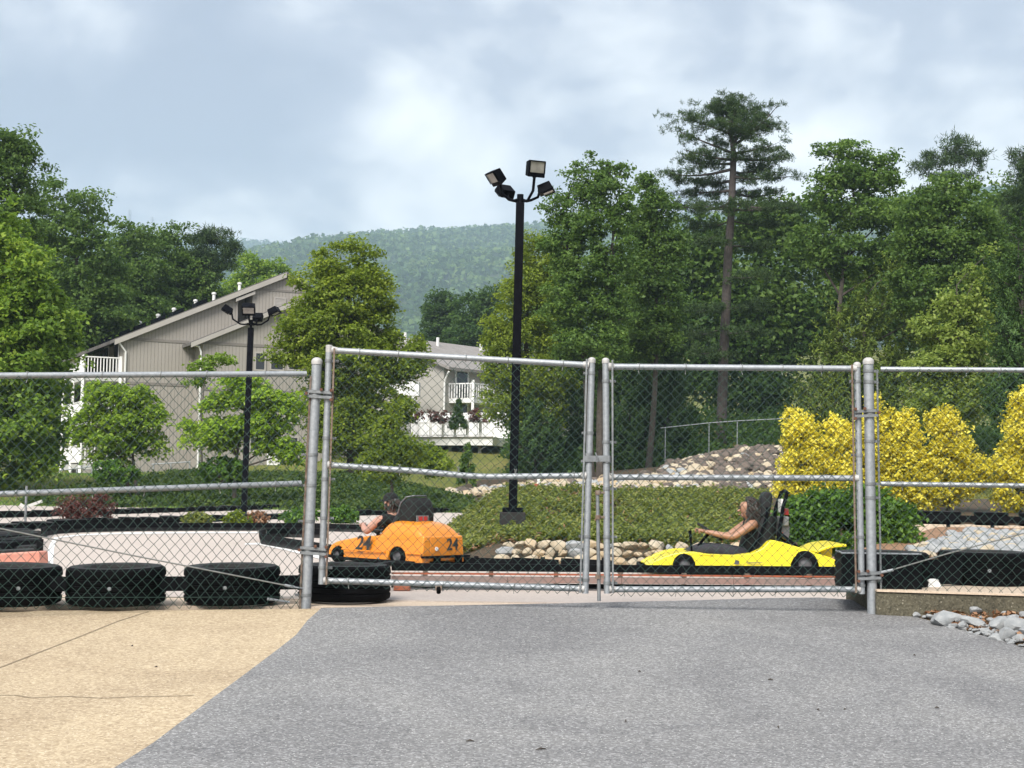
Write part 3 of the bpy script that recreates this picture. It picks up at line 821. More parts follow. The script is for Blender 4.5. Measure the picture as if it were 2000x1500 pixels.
hinge(post_r, rp0, rp1, g2q0, g2q1, 790, 1); hinge(post_r, rp0, rp1, g2q0, g2q1, 1106, 1)
# latch, padlock strap and drop rod on the right leaf
mb = MB(gate2.location)
la, lb = P(1141, 896, DF), P(1190, 896, DF)
mb.bar(la + Vector((0, -.03, 0)), lb + Vector((0, -.03, 0)), .008, .045); collar(mb, P(1185, 897, DF), .0245, .055); collar(mb, P(1149, 890, DF), .0245, .04)
mb.tube([P(1163, 884, 10.94), P(1168, 897, 10.94), P(1166, 903, 10.94)], .005, 6)
mb.build('latch', M['galv2'], gate2)
mb = MB(gate2.location)
mb.tube([P(1167, 962, 10.98), P(1170, 1174, 10.98)], .0135, 10); dr = mb.build('drop_rod', M['galv2'], gate2)
mb = MB(gate2.location)
for py in (962, 1010, 1126):
    a, b = P(1164, py, 10.98), P(1186, py, 10.99); mb.bar(a, b, .012, .014); mb.lathe([(.015, -.016), (.021, -.016), (.021, .016), (.015, .016)], P(1168, py, 10.98), n=12)
mb.build('rod_guide', M['rust'], dr)

# ================================================================== tyres along the fence
def make_tyre(rad=0.36, h=0.27, name='tyre', label='', loc=(0, 0, 0), bolt=True, group='big tyres along the fence line', n=36):
    root = thing(name, loc, label, 'tyre', group)
    mb = MB()
    mb.lathe([(rad * .60, h * .62), (rad * .60, h * .88), (rad * .66, h * .97), (rad * .80, h), (rad * .92, h * .985)], n=n); mb.cur = 0
    s1 = mb.build('sidewall', M['tyre_top'], root)
    mb = MB()
    prof = [(rad * .92, h * .985), (rad * .985, h * .93), (rad, h * .82)]
    for k in range(4):                     # circumferential tread grooves
        z = h * (.72 - .16 * k); prof += [(rad, z + h * .03), (rad * .975, z + h * .02), (rad * .975, z - h * .02), (rad, z - h * .03)]
    prof += [(rad, h * .16), (rad * .985, h * .07), (rad * .90, h * .01), (rad * .66, 0.0), (rad * .6, h * .1), (rad * .6, h * .62)]
    mb.lathe(prof, n=n); mb.build('tread', M['tyre'], root)
    if bolt:
        mb = MB(); mb.lathe([(.014, -.004), (.014, .004), (.006, .008)], (0.02, -rad - .003, h * .5), axis='Y', n=8, cap=True); mb.build('bolt_head', M['galv'], root)
    return root
tl = [(20, 1187, 'big black tyre touching the left picture edge behind the fence'),
      (226, 1187, 'big black tyre with a pale bolt, second from the left edge'),
      (453, 1184, 'big black tyre just left of the fence post, hollow top showing')]
def tyre_at(cx, py_front, z=0.0, rad=0.355):
    d = ray(cx, py_front); t = (z - CAMZ) / d.z; p = CAMP + d * t
    return Vector((p.x * (1 + rad / p.y), p.y + rad, z))
tyre_locs = []
t0 = None
for cx, py, lab in tl:
    p = tyre_at(cx, py); tyre_locs.append(p)
    if t0 is None: t0 = make_tyre(0.355, 0.275, label=lab, loc=p); t0.rotation_euler = (R(1), 0, .4)
    else: c = copy_tree(t0, p, random.uniform(-.12, .12), lab); c.rotation_euler = (R(1.2), R(-.8), random.uniform(-.1, .1))
for cx, py, lab in [(672, 1179, 'big black tyre under the sagging gate beside the post')]:
    p = tyre_at(cx, py, 0, .36); tyre_locs.append(p); copy_tree(t0, p, 2.0, lab)
for cx, py, lab in [(1722, 1153, 'black tyre behind the right post, wrapped in flat rubber sheet'), (1922, 1150, 'black tyre with a pale bolt at the right picture edge')]:
    p = tyre_at(cx, py, kz, .36); p.y = max(p.y, 10.97 + .42); c = copy_tree(t0, p, -.25, lab); tyre_locs.append(p)
# rubber straps that join neighbouring tyres
def strap(a, b, z0, z1, label, group='rubber straps joining the big tyres', th=0.012, frac=(0.36, 0.36), yo=-0.2):
    d = (b - a).normalized(); p = a + d * frac[0] * .8; q = b - d * frac[1] * .8
    o = thing('rubber_strap', (p.x, p.y, z0), label, 'strap', group)
    mb = MB((p.x, p.y, z0)); mb.bar((p.x, p.y + yo, (z0 + z1) / 2), (q.x, q.y + yo, (z0 + z1) / 2), th, z1 - z0)
    for e, f in ((p, .12), (q, -.12)):
        mb.bar((e.x, e.y + yo - .012, (z0 + z1) / 2 + .0), (e.x + d.x * f * .3, e.y + yo - .012, (z0 + z1) / 2), th, (z1 - z0) * .9)
    mb.build('band', M['belt'], o); return o
strap(tyre_locs[0], tyre_locs[1], .10, .205, 'black rubber strap between the two leftmost big tyres')
strap(tyre_locs[1], tyre_locs[2], .10, .205, 'black rubber strap between the second and third big tyres')
strap(tyre_locs[2], tyre_locs[3], .10, .205, 'black rubber strap passing behind the fence post')
strap(tyre_locs[4], tyre_locs[5], kz + .03, kz + .22, 'black rubber strap joining the two tyres on the kerb')
a = thing('rubber_strap', P(-180, 1187, 10.93), 'black rubber strap leaving the left picture edge', 'strap', 'rubber straps joining the big tyres')
mb = MB(a.location); mb.bar(tyre_locs[0] + Vector((-.9, -.2, .15)), tyre_locs[0] + Vector((-.3, -.2, .15)), .012, .105); mb.build('band', M['belt'], a)
# flat rubber sheet wrapped round the right-hand tyre, with its steel edging
w = thing('rubber_sheet', P(1632, 1150, 11.25), 'flat black rubber sheet with steel edging behind the right gate post', 'rubber sheet')
mb = MB(w.location)
q0, q1, q2 = P(1633, 1118, 11.42), P(1645, 1118, 11.02), P(1800, 1118, 11.02)
for a_, b_ in ((q0, q1), (q1, q2)): mb.bar(Vector((a_.x, a_.y, kz + .135)), Vector((b_.x, b_.y, kz + .135)), .012, .27)
mb.build('panel', M['belt'], w)
mb = MB(w.location)
for a_, b_ in ((q0, q1), (q1, q2)): mb.tube([Vector((a_.x, a_.y, kz + .275)), Vector((b_.x, b_.y, kz + .275))], .007, 6)
mb.build('edging', M['galv'], w)

# ================================================================== far hills and their woods
def ridge_z(x, y, pts, Dr):
    """height at distance Dr so that the skyline follows the listed (px, py) points"""
    px = 1000 + FPX * x / Dr
    pxs = [p[0] for p in pts]; pys = [p[1] for p in pts]
    return P(px, float(np.interp(px, pxs, pys)), Dr).z
near_pts = [(-800, 560), (300, 535), (520, 505), (620, 478), (720, 462), (850, 455), (1000, 450), (1200, 437), (1550, 408), (1950, 372), (2800, 330)]
far_pts = [(-900, 452), (0, 462), (130, 466), (270, 470), (400, 474), (480, 478), (560, 486), (640, 492), (760, 500), (3000, 520)]
def hill(name, label, pts, Dr, y0, y1, z0, half, nx_, ny_):
    vs = []
    xs_ = np.linspace(-half, half, nx_); ys_ = np.linspace(y0, y1, ny_)
    def hz(x, y):
        zr = ridge_z(x * Dr / max(y, 1), y, pts, Dr) if False else ridge_z(x, y, pts, Dr)
        t = (y - y0) / (Dr - y0)
        und = 15 * math.sin(x * .006 + y * .003) * math.sin(y * .005) + 9 * math.sin(x * .014 - y * .009)
        if t <= 1: return z0 + (zr - 9 - z0) * t ** 0.9 + und * math.sin(math.pi * min(1, t))
        return zr - 9 - (t - 1) * 40
    for y in ys_:
        for x in xs_: vs.append((x, y, hz(x, y)))
    q = [[j * nx_ + i, j * nx_ + i + 1, (j + 1) * nx_ + i + 1, (j + 1) * nx_ + i] for j in range(ny_ - 1) for i in range(nx_ - 1)]
    o = fast_mesh(name, np.array(vs), np.array(q), M['hillsoil'], smooth=True)
    tag(o, label, kind='structure'); return hz
M['hillsoil'] = simple('forest_floor', (0.03, 0.05, 0.018), (0.05, 0.07, 0.025), 0.02, 0.95)
hz1 = hill('near_hill', 'wooded hillside rising behind the houses', near_pts, 2800, 1000, 3200, 36, 2400, 70, 44)
hz2 = hill('far_hill', 'hazy blue ridge behind the grey house', far_pts, 4200, 2900, 4800, 120, 3200, 60, 20)
def crowns(name, label, hz, x0, x1, y0, y1, n, rad, per, L, seed):
    r = np.random.default_rng(seed)
    y = y0 + (y1 - y0) * r.random(n) ** 0.8
    x = (x0 + (x1 - x0) * r.random(n))
    z = np.array([hz(a, b) for a, b in zip(x, y)])
    rr = rad * (0.6 + 0.8 * r.random(n))
    cen = np.stack([x, y, z + rr * 0.75], axis=1)
    d = unit(r.normal(size=(n * per, 3))); d[:, 2] = np.abs(d[:, 2]) * 1.0 - 0.15
    lump = 1 + 0.22 * np.sin(d[:, :1] * 7 + np.repeat(x, per)[:, None]) * np.cos(d[:, 1:2] * 6)
    R_ = np.repeat(rr, per)[:, None]
    pos = np.repeat(cen, per, axis=0) + d * R_ * np.array([1, 1, 1.1]) * lump * (0.85 + .2 * r.random((n * per, 1)))
    nrm = unit(d + r.normal(size=d.shape) * 0.45); ax = unit(r.normal(size=d.shape))
    v, q = leaf_quads(pos, nrm, ax, R_ * L, R_ * L * .8, 0.1)
    o = fast_mesh(name, v, q, M['l_hill']); tag(o, label, kind='stuff')
crowns('hillside_woods', 'unbroken woods covering the near hillside', hz1, -900, 1100, 1200, 2860, 13200, 9.8, 16, 0.66, 5)
crowns('ridge_woods', 'hazy woods along the far ridge', hz2, -1600, 250, 3650, 4270, 3200, 13.0, 18, 0.65, 6)

# radio masts on the far ridge
def mast(px, ytop, ybot, D, wpx, label, boxes):
    b = P(px, ybot, D); t = P(px, ytop, D); w = wpx * S(D)
    root = thing('radio_mast', b, label, 'radio mast', 'radio masts on the ridge')
    mb = MB(b)
    for sx in (-1, 1):
        for sy in (-1, 1): mb.tube([b + Vector((sx * w, sy * w, 0)), t + Vector((sx * w * .3, sy * w * .3, 0))], .6, 5)
    mb.build('legs', M['mast'], root, kind='stuff')
    mb = MB(b); k = 9
    for i in range(k):
        a, c = i / k, (i + 1) / k
        wa, wc = w * (1 - .7 * a), w * (1 - .7 * c)
        pa, pc = b.lerp(t, a), b.lerp(t, c); sg = 1 if i % 2 else -1
        for sy in (-1, 1): mb.tube([pa + Vector((-sg * wa, sy * wa, 0)), pc + Vector((sg * wc, sy * wc, 0))], .4, 4)
    mb.build('bracing', M['mast'], root, kind='stuff')
    for f in boxes:
        mb = MB(b); p = b.lerp(t, f)
        for an in range(4):
            a = an * math.pi / 2 + .4
            mb.box(p + Vector((math.cos(a) * 4.0, math.sin(a) * 4.0, 0)), (1.5, 1.5, 7.0))
        mb.build('antenna_panels', M['mast'], root)
M['mast'] = simple('mast_steel', (0.30, 0.30, 0.32), (0.22, 0.22, 0.24), 1, 0.6)
mast(253, 411, 470, 4100, 2.4, 'radio mast with antenna panels, taller of the two', (.98, .86, .74))
mast(298, 424, 470, 4120, 1.6, 'thin radio mast beside the panelled mast', (.9,))

# ================================================================== houses
def siding_mat(name, c1, c2, pitch=0.203, u=(1, 0)):
    m, nt, n, l, out = new_mat(name)
    v = objvec(nt, True)
    dot = n.new('ShaderNodeVectorMath'); dot.operation = 'DOT_PRODUCT'; l.new(v, dot.inputs[0]); dot.inputs[1].default_value = (u[0], u[1], 0)
    mm = n.new('ShaderNodeMath'); mm.operation = 'PINGPONG'; l.new(dot.outputs['Value'], mm.inputs[0]); mm.inputs[1].default_value = pitch / 2
    st = n.new('ShaderNodeMath'); st.operation = 'GREATER_THAN'; l.new(mm.outputs[0], st.inputs[0]); st.inputs[1].default_value = pitch * .5 * .16
    base = ramp_node(nt, noise_node(nt, v, 0.7, 4, .6), [(0.3, c1), (0.7, c2)])
    col = mixc(nt, st.outputs[0], tuple(x * .78 for x in c1), base)
    pbsdf(nt, out, col, 0.8, 0, bump_node(nt, st.outputs[0], 0.8, 0.03), .2); return m
A1 = R(25)
e1 = Vector((math.cos(A1), math.sin(A1), 0)); n1 = Vector((math.sin(A1), -math.cos(A1), 0))
M['sid1'] = siding_mat('grey_brown_siding', (0.305, 0.284, 0.255), (0.325, 0.304, 0.274), u=(e1.x, e1.y))
M['sid1s'] = siding_mat('grey_brown_siding_return', (0.305, 0.284, 0.255), (0.325, 0.304, 0.274), u=(n1.x, n1.y))
M['trim1'] = simple('taupe_trim', (0.38, 0.36, 0.33), (0.34, 0.32, 0.295), 1, 0.7)
M['trimdark'] = simple('dark_trim_board', (0.17, 0.155, 0.14), (0.20, 0.185, 0.165), 1, 0.7)  # darker trim colour
M['shingle'] = simple('asphalt_shingle', (0.085, 0.08, 0.076), (0.14, 0.132, 0.125), 3.0, 0.95, 0, 0.6, 14)
M['shinglegrey'] = simple('grey_shingle', (0.20, 0.185, 0.175), (0.26, 0.245, 0.235), 2.0, 0.95, 0, 0.5, 14)
M['glassdark'] = simple('dark_window_glass', (0.02, 0.024, 0.03), (0.03, 0.035, 0.04), 1, 0.12, 0, spec=0.6)
M['vinyl'] = simple('white_vinyl', (0.76, 0.76, 0.75), (0.70, 0.70, 0.69), 1, 0.5)
M['vinylgrey'] = simple('weathered_white_board', (0.52, 0.52, 0.50), (0.45, 0.45, 0.43), 1, 0.6)
B0 = P(237, 800, 85.0)
def PB(px, py, off=0.0):
    d = ray(px, py); q = B0 + n1 * off
    return CAMP + d * ((q - CAMP).dot(n1) / d.dot(n1))
def UZ(px, py, off=0.0):
    p = PB(px, py, off); return (p - B0).dot(e1), p.z
def BW(u, z, off=0.0): return Vector((B0.x, B0.y, 0)) + e1 * u + n1 * off + Vector((0, 0, z))
house = thing('apartment_house', BW(0, 0.6), 'three-storey grey-brown sided apartment house with long sloping roof', 'building')
HO = house.location.copy()
ZB = 0.3
def wall_part(name, pts, off, depth, mat, parent=house, O=HO):
    mb = MB(O); mb.smooth = False
    mb.prism([BW(u, z, off) for u, z in pts], -n1 * depth); return mb.build(name, mat, parent)
uA0 = UZ(237, 800)[0]; uA1 = UZ(462, 700)[0]; uC0 = UZ(491, 640)[0]
zA0 = UZ(237, 661)[1]; apex = UZ(557, 538); 
slope1 = (apex[1] - zA0) / (apex[0] - uA0)
def roofz(u): return zA0 + slope1 * (u - uA0) if u <= apex[0] else apex[1] - slope1 * 1.1 * (u - apex[0])
uEnd = apex[0] + 6.0
wall_part('wall', [(uA0, ZB), (uA0, roofz(uA0) - .15), (uA1, roofz(uA1) - .15), (uA1, ZB)], 0.0, 13, M['sid1'])
wall_part('wall', [(uA1, ZB), (uA1, roofz(uA1) - .2), (uC0 + .3, roofz(uC0 + .3) - .2), (uC0 + .3, ZB)], -1.6, 11.3, M['sid1'])
wc = wall_part('wall', [(uC0, ZB), (uC0, roofz(uC0) - .15), (apex[0], apex[1] - .15), (uEnd, roofz(uEnd) - .15), (uEnd, ZB)], 0.05, 13, M['sid1'])
# main roof: two thick slabs with fascia
uE = uA0 - 0.55
def roof_slab(name, pts, off, depth, th, mat, parent=house):
    mb = MB(HO); mb.smooth = False
    poly = [BW(u, z, off) for u, z in pts] + [BW(u, z + th, off) for u, z in reversed(pts)]
    mb.prism(poly, -n1 * depth); return mb.build(name, mat, parent)
rf = roof_slab('roof', [(uE, roofz(uE)), (apex[0], apex[1])], .30, 14.2, .2, M['shingle'])
roof_slab('roof', [(apex[0] + .003, apex[1]), (uEnd + .5, roofz(uEnd + .5))], .30, 14.2, .2, M['shingle'])
roof_slab('fascia', [(uE, roofz(uE) - .16), (apex[0], apex[1] - .16)], .36, .09, .30, M['trim1'], rf)
roof_slab('soffit', [(uA1 - .2, roofz(uA1 - .2) - .42), (uC0 + .1, roofz(uC0 + .1) - .42)], .30, 1.7, .18, M['trim1'], rf)
# lower front wing with shed roof
offB = 2.0
uB0 = UZ(395, 720, offB)[0]; zB0 = UZ(395, 664, offB)[1]; uB1 = UZ(640, 720, offB)[0]
def roofzB(u): return zB0 + slope1 * (u - uB0)
wall_part('wall', [(uB0, ZB), (uB0, roofzB(uB0) - .15), (uB1, roofzB(uB1) - .15), (uB1, ZB)], offB, 2.2, M['sid1'])
rb = roof_slab('roof', [(uB0 - .75, roofzB(uB0 - .75)), (uB1, roofzB(uB1))], offB + .3, 2.4, .17, M['shingle'])
roof_slab('fascia', [(uB0 - .75, roofzB(uB0 - .75) - .14), (uB1, roofzB(uB1) - .14)], offB + .36, .08, .27, M['trim1'], rb)
# horizontal trim boards
def trim(px0, py0, px1, off, h=.16):
    u0, z0 = UZ(px0, py0, off); u1, _ = UZ(px1, py0, off)
    mb = MB(HO); mb.smooth = False
    mb.prism([BW(u0, z0, off + .03), BW(u1, z0, off + .03), BW(u1, z0 + h, off + .03), BW(u0, z0 + h, off + .03)], -n1 * .04)
    return mb.build('trim_board', M['trimdark'], house)
trim(237, 664, 369, 0); trim(237, 750, 369, 0); trim(396, 672, 640, offB); trim(396, 762, 640, offB); trim(493, 566, 640, .05, .12)
# windows on the front wing, louvre on the upper gable
def window(px0, py0, px1, py1, off, parent=house, slats=False):
    (u0, z1), (u1, z0) = UZ(px0, py0, off), UZ(px1, py1, off)
    mb = MB(HO); mb.smooth = False; t = .09
    for a, b, c, d in ((u0 - t, u0, z0 - t, z1 + t), (u1, u1 + t, z0 - t, z1 + t), (u0, u1, z0 - t, z0), (u0, u1, z1, z1 + t)):
        mb.prism([BW(a, c, off + .06), BW(b, c, off + .06), BW(b, d, off + .06), BW(a, d, off + .06)], -n1 * .12)
    f = mb.build('louvre' if slats else 'window', M['trim1'], parent)
    if slats:
        k = 9
        for i in range(k):
            mb = MB(HO); mb.smooth = False; za = z0 + (z1 - z0) * i / k
            mb.prism([BW(u0, za, off + .05), BW(u1, za, off + .05), BW(u1, za + .16, off + .0), BW(u0, za + .16, off + .0)], -n1 * .03)
            mb.build('slat', M['trim1'], f)
    mb = MB(HO); mb.smooth = False
    mb.prism([BW(u0, z0, off + .012), BW(u1, z0, off + .012), BW(u1, z1, off + .012), BW(u0, z1, off + .012)], -n1 * .01)
    mb.build('pane', M['glassdark'], f)
    return f
window(538, 583, 555, 608, .05, slats=True)
window(500, 690, 516, 722, offB); window(530, 690, 552, 722, offB); window(565, 690, 590, 722, offB)
window(558, 800, 582, 825, offB); window(555, 855, 580, 880, offB); window(490, 855, 506, 880, offB)
# downpipes
def pipe(pts, parent=house, O=HO, r=.055, mat='vinyl'):
    mb = MB(O); mb.tube(pts, r, 8); return mb.build('downpipe', M[mat], parent)
uz = UZ(237, 700)
pipe([BW(uA0 - .45, roofz(uA0 - .45) - .05, .25), BW(uA0 - .3, roofz(uA0) - .25, .22), BW(uA0 + .12, roofz(uA0) - .75, .1), BW(uA0 + .12, 1.0, .1)])
pipe([BW(uB0 - .6, roofzB(uB0 - .6) - .05, offB + .2), BW(uB0 - .25, roofzB(uB0) - .4, offB + .12), BW(uB0 - .12, roofzB(uB0) - .7, offB + .1), BW(uB0 - .12, .9, offB + .1)])
# roof vents and skylights
for px, py in ((211, 646), (245, 636), (274, 625), (313, 612), (349, 600), (394, 584)):
    u, _ = UZ(px, py, -7); mb = MB(HO); z = roofz(u) + .2
    mb.smooth = False
    mb.prism([BW(u - .35, z - .05 - .35 * slope1, -7), BW(u + .35, z - .05 + .35 * slope1, -7), BW(u + .35, z + .35 + .35 * slope1, -7), BW(u - .35, z + .35 - .35 * slope1, -7)], -n1 * 1.1)
    mb.build('skylight', M['blackmetal'], rf)
for px, py in ((273, 620), (309, 609), (340, 598), (382, 584), (418, 572), (468, 556)):
    u, _ = UZ(px, py, -8.5); z = roofz(u) + .1
    mb = MB(HO); mb.tube([BW(u, z, -8.5), BW(u, z + .55, -8.5)], .10, 8); mb.lathe([(.15, .55), (.15, .66), (.02, .70)], BW(u, z, -8.5), n=8, cap=True)
    mb.build('roof_vent', M['vinyl'], rf)
# balconies stacked on the left-hand side of the house
def balcony(level_py, roofed=False):
    zt = UZ(200, level_py, 0)[1]; zf = zt - 1.05
    b = MB(HO); b.smooth = False
    u0, u1, d0, d1 = -2.15, -0.05, -0.3, -7.5
    b.prism([BW(u0, zf - .3, d0), BW(u1, zf - .3, d0), BW(u1, zf, d0), BW(u0, zf, d0)], n1 * (d1 - d0))
    bal = b.build('balcony', M['vinylgrey'], house)
    r_ = MB(HO)
    for a_, c_ in (((u0, d0), (u1, d0)), ((u0, d0), (u0, d1))):
        r_.bar(BW(a_[0], zt, a_[1]), BW(c_[0], zt, c_[1]), .09, .07); r_.bar(BW(a_[0], zf + .1, a_[1]), BW(c_[0], zf + .1, c_[1]), .07, .06)
    r_.build('handrail', M['vinyl'], bal)
    k = 12
    for i in range(k):
        pk = MB(HO); u = u0 + (u1 - u0) * (i + .5) / k
        pk.bar(BW(u, zf + .1, d0), BW(u, zt, d0), .05, .05); pk.build('baluster', M['vinyl'], bal)
    pk = MB(HO)
    for i in range(34):
        d = d0 + (d1 - d0) * (i + .5) / 34; pk.bar(BW(u0, zf + .1, d), BW(u0, zt, d), .05, .05)
    o = pk.build('side_balusters', M['vinyl'], bal, kind='stuff')
    return zf
zfs = [balcony(697), balcony(785), balcony(871)]
for (u, d) in ((-2.15, -.3), (-2.15, -3.8), (-2.15, -7.5), (-.05, -.3)):
    mb = MB(HO); mb.bar(BW(u, .2, d), BW(u, zfs[0] + 1.15, d), .16, .16, (1, 0, 0)); mb.build('balcony_post', M['vinyl'], house)
for zf in zfs:
    for d in (-1.2, -4.5):
        mb = MB(HO); mb.smooth = False
        mb.prism([BW(uA0 - .02, zf + .02, d), BW(uA0 - .02, zf + 2.1, d), BW(uA0 - .02, zf + 2.1, d - 1.6), BW(uA0 - .02, zf + .02, d - 1.6)], -e1 * .03)
        f = mb.build('balcony_door', M['vinyl'], house)
        mb = MB(HO); mb.smooth = False
        mb.prism([BW(uA0 - .06, zf + .12, d - .12), BW(uA0 - .06, zf + 2.0, d - .12), BW(uA0 - .06, zf + 2.0, d - 1.48), BW(uA0 - .06, zf + .12, d - 1.48)], -e1 * .01)
        mb.build('pane', M['glassdark'], f)
# roof extension over the balconies
roof_slab('porch_roof', [(uE - 1.9, roofz(uE - 1.9)), (uE, roofz(uE))], -1.2, 12.7, .2, M['shingle'], rf)
# cream utility box by the wall
ub = PB(535, 890, offB + .9)
ut = thing('utility_box', (ub.x, ub.y, gz(ub.x, ub.y)), 'small white utility cabinet against the grey house', 'cabinet')
mb = MB(ut.location); g0 = ut.location.z; mb.box((ub.x, ub.y, g0 + .75), (.75, .4, 1.5)); mb.build('body', M['vinyl'], ut, bevel=.02)
mb = MB(ut.location); mb.box((ub.x, ub.y - .215, g0 + .75), (.6, .03, 1.2)); mb.build('door', M['vinylgrey'], ut)

# ------------------------------------------------ second house with white deck
D2 = 108.0
A2 = R(52)
e2 = Vector((math.cos(A2), math.sin(A2), 0)); g2 = Vector((-math.cos(R(28)), math.sin(R(28)), 0))
C2 = P(866, 800, D2); C2.z = 0
z_e2 = P(868, 716, D2).z; z_b2 = P(868, 812, D2).z
house2 = thing('apartment_house', (C2.x, C2.y, z_b2 - 1), 'distant two-storey grey house with white balcony behind the white deck', 'building')
H2 = house2.location.copy()
def W2(a, b, z): return C2 + e2 * a + g2 * b + Vector((0, 0, z))
GW, LN = 11.0, 18.0; z_r2 = z_e2 + 2.25
M['sid2'] = simple('grey_siding', (0.33, 0.315, 0.29), (0.36, 0.345, 0.315), 1, 0.8)
mb = MB(H2); mb.smooth = False
mb.prism([W2(0, 0, z_b2 - 1), W2(0, 0, z_e2), W2(0, GW / 2, z_r2), W2(0, GW, z_e2), W2(0, GW, z_b2 - 1)], e2 * LN); mb.build('wall', M['sid2'], house2)
mb = MB(H2); mb.smooth = False
oh = .5; sl = (z_r2 - z_e2) / (GW / 2)
mb.prism([W2(-oh, -oh * 1.6, z_e2 - oh * 1.6 * sl + .05), W2(-oh, GW / 2, z_r2 + .05), W2(-oh, GW / 2, z_r2 + .25), W2(-oh, -oh * 1.6, z_e2 - oh * 1.6 * sl + .25)], e2 * (LN + 1)); r2 = mb.build('roof', M['shinglegrey'], house2)
mb = MB(H2); mb.smooth = False
mb.prism([W2(-oh, GW + oh, z_e2 - oh * sl + .05), W2(-oh, GW / 2 + .003, z_r2 + .05), W2(-oh, GW / 2 + .003, z_r2 + .25), W2(-oh, GW + oh, z_e2 - oh * sl + .25)], e2 * (LN + 1)); mb.build('roof', M['shinglegrey'], house2)
for a, b in ((3, 1.6), (7, 1.6), (11, 1.4)):
    mb = MB(H2); z = z_e2 + b * sl + .2; mb.box(W2(a, b, z + .05), (.8, .8, .3), Matrix.Rotation(A2, 3, 'Z')); mb.build('skylight', M['blackmetal'], r2)
for a, b in ((1.5, 4.6), (5, 4.4), (10, 4.2)):
    mb = MB(H2); z = z_e2 + b * sl + .2; mb.tube([W2(a, b, z), W2(a, b, z + .7)], .12, 8); mb.build('roof_vent', M['vinyl'], r2)
mb = MB(H2); mb.tube([W2(-.4, -.7, z_e2 - .4), W2(-.1, -.2, z_e2 - .9), W2(-.08, -.12, z_e2 - 1.2), W2(-.08, -.12, z_b2)], .07, 8); mb.build('downpipe', M['vinyl'], house2)
def balcony2(a0, a1, zf, d=2.0):
    mb = MB(H2); mb.smooth = False
    mb.prism([W2(a0, -d, zf - .35), W2(a1, -d, zf - .35), W2(a1, -d, zf), W2(a0, -d, zf)], g2 * d); bal = mb.build('balcony', M['vinyl'], house2)
    for (x, y), (x2, y2) in (((a0, -d), (a1, -d)), ((a0, -d), (a0, 0)), ((a1, -d), (a1, 0))):
        p, q = W2(x, y, zf), W2(x2, y2, zf); k = max(6, int((p - q).length / .2))
        mb = MB(H2); mb.bar(p + Vector((0, 0, 1.05)), q + Vector((0, 0, 1.05)), .1, .09)
        for i in range(k + 1): w_ = p.lerp(q, i / k); mb.bar(w_, w_ + Vector((0, 0, 1.05)), .07, .07, (1, 0, 0))
        mb.build('railing', M['vinyl'], bal, kind='stuff')
    for x in (a0, a1):
        mb = MB(H2); mb.bar(W2(x, -d, z_b2 - 1), W2(x, -d, zf + 1.3), .2, .2, (1, 0, 0)); mb.build('balcony_post', M['vinyl'], bal)
    for z in (z_b2, zf):
        mb = MB(H2); mb.smooth = False
        mb.prism([W2(a0 + .6, -.05, z + .05), W2(a0 + 2.2, -.05, z + .05), W2(a0 + 2.2, -.05, z + 2.1), W2(a0 + .6, -.05, z + 2.1)], g2 * .03); f = mb.build('balcony_door', M['vinyl'], house2)
        mb = MB(H2); mb.smooth = False
        mb.prism([W2(a0 + .8, -.07, z + .2), W2(a0 + 2.0, -.07, z + .2), W2(a0 + 2.0, -.07, z + 2.0), W2(a0 + .8, -.07, z + 2.0)], g2 * .01); mb.build('pane', M['glassdark'], f)
zf2 = P(880, 777, D2).z
balcony2(.6, 4.6, zf2); balcony2(8.5, 12.5, zf2)
mb = MB(H2); mb.smooth = False                       # white porch on the gable side
p0 = P(790, 748, D2 - 2); q0 = P(812, 748, D2 - 2)
mb.box((p0.x - .4, p0.y, p0.z - .45), (3.0, 2.0, 1.0)); mb.build('porch_front', M['vinyl'], house2)
for x in (q0.x - .1, p0.x - 1.6):
    mb = MB(H2); mb.bar((x, p0.y - .9, z_b2 - 1), (x, p0.y - .9, p0.z + .2), .22, .22, (1, 0, 0)); mb.build('porch_post', M['vinyl'], house2)

# white raised deck with railing in front of it
DD = 98.0
dl, dr_ = P(770, 848, DD), P(962, 862, DD - 4)
deck = thing('raised_deck', dl, 'long white raised deck with picket railing, planters and steps', 'deck')
DO = deck.location.copy()
zt, zb = P(860, 825, DD - 2).z, P(860, 853, DD - 2).z
def dk(t, off, z): p = dl.lerp(dr_, t); return Vector((p.x + off * .25, p.y + off, z))
mb = MB(DO); mb.smooth = False
mb.prism([dk(-.1, 0, zb - .55), dk(1, 0, zb - .55), dk(1, 0, zb), dk(-.1, 0, zb)], (1.5, 7, 0)); mb.build('platform', M['vinyl'], deck)
mb = MB(DO); mb.bar(dk(-.1, -.08, zb - .02), dk(1.005, -.08, zb - .02), .06, .07); mb.build('rim_board', M['trimdark'], deck)
for i in range(9):
    mb = MB(DO); mb.bar(dk(i / 8, 0.05, zb - .05), dk(i / 8, 0.05, zt + .12), .16, .16, (1, 0, 0)); mb.build('railing_post', M['vinyl'], deck)
mb = MB(DO); mb.bar(dk(-.1, .05, zt), dk(1, .05, zt), .12, .10); mb.build('handrail', M['vinyl'], deck)
mb = MB(DO); mb.bar(dk(-.1, .05, zb + .1), dk(1, .05, zb + .1), .10, .08); mb.build('lower_rail', M['vinyl'], deck)
mb = MB(DO)
for i in range(70): mb.bar(dk(i / 69.5, .05, zb + .1), dk(i / 69.5, .05, zt), .065, .04, (1, 0, 0))
mb.build('pickets', M['vinyl'], deck, kind='stuff')
mb = MB(DO); mb.smooth = False                       # solid parapet at the back of the deck
mb.prism([dk(-.1, 5.5, zb), dk(1, 5.5, zb), dk(1, 5.5, zt + .9), dk(-.1, 5.5, zt + .9)], (0, .1, 0)); mb.build('parapet', M['vinyl'], deck)
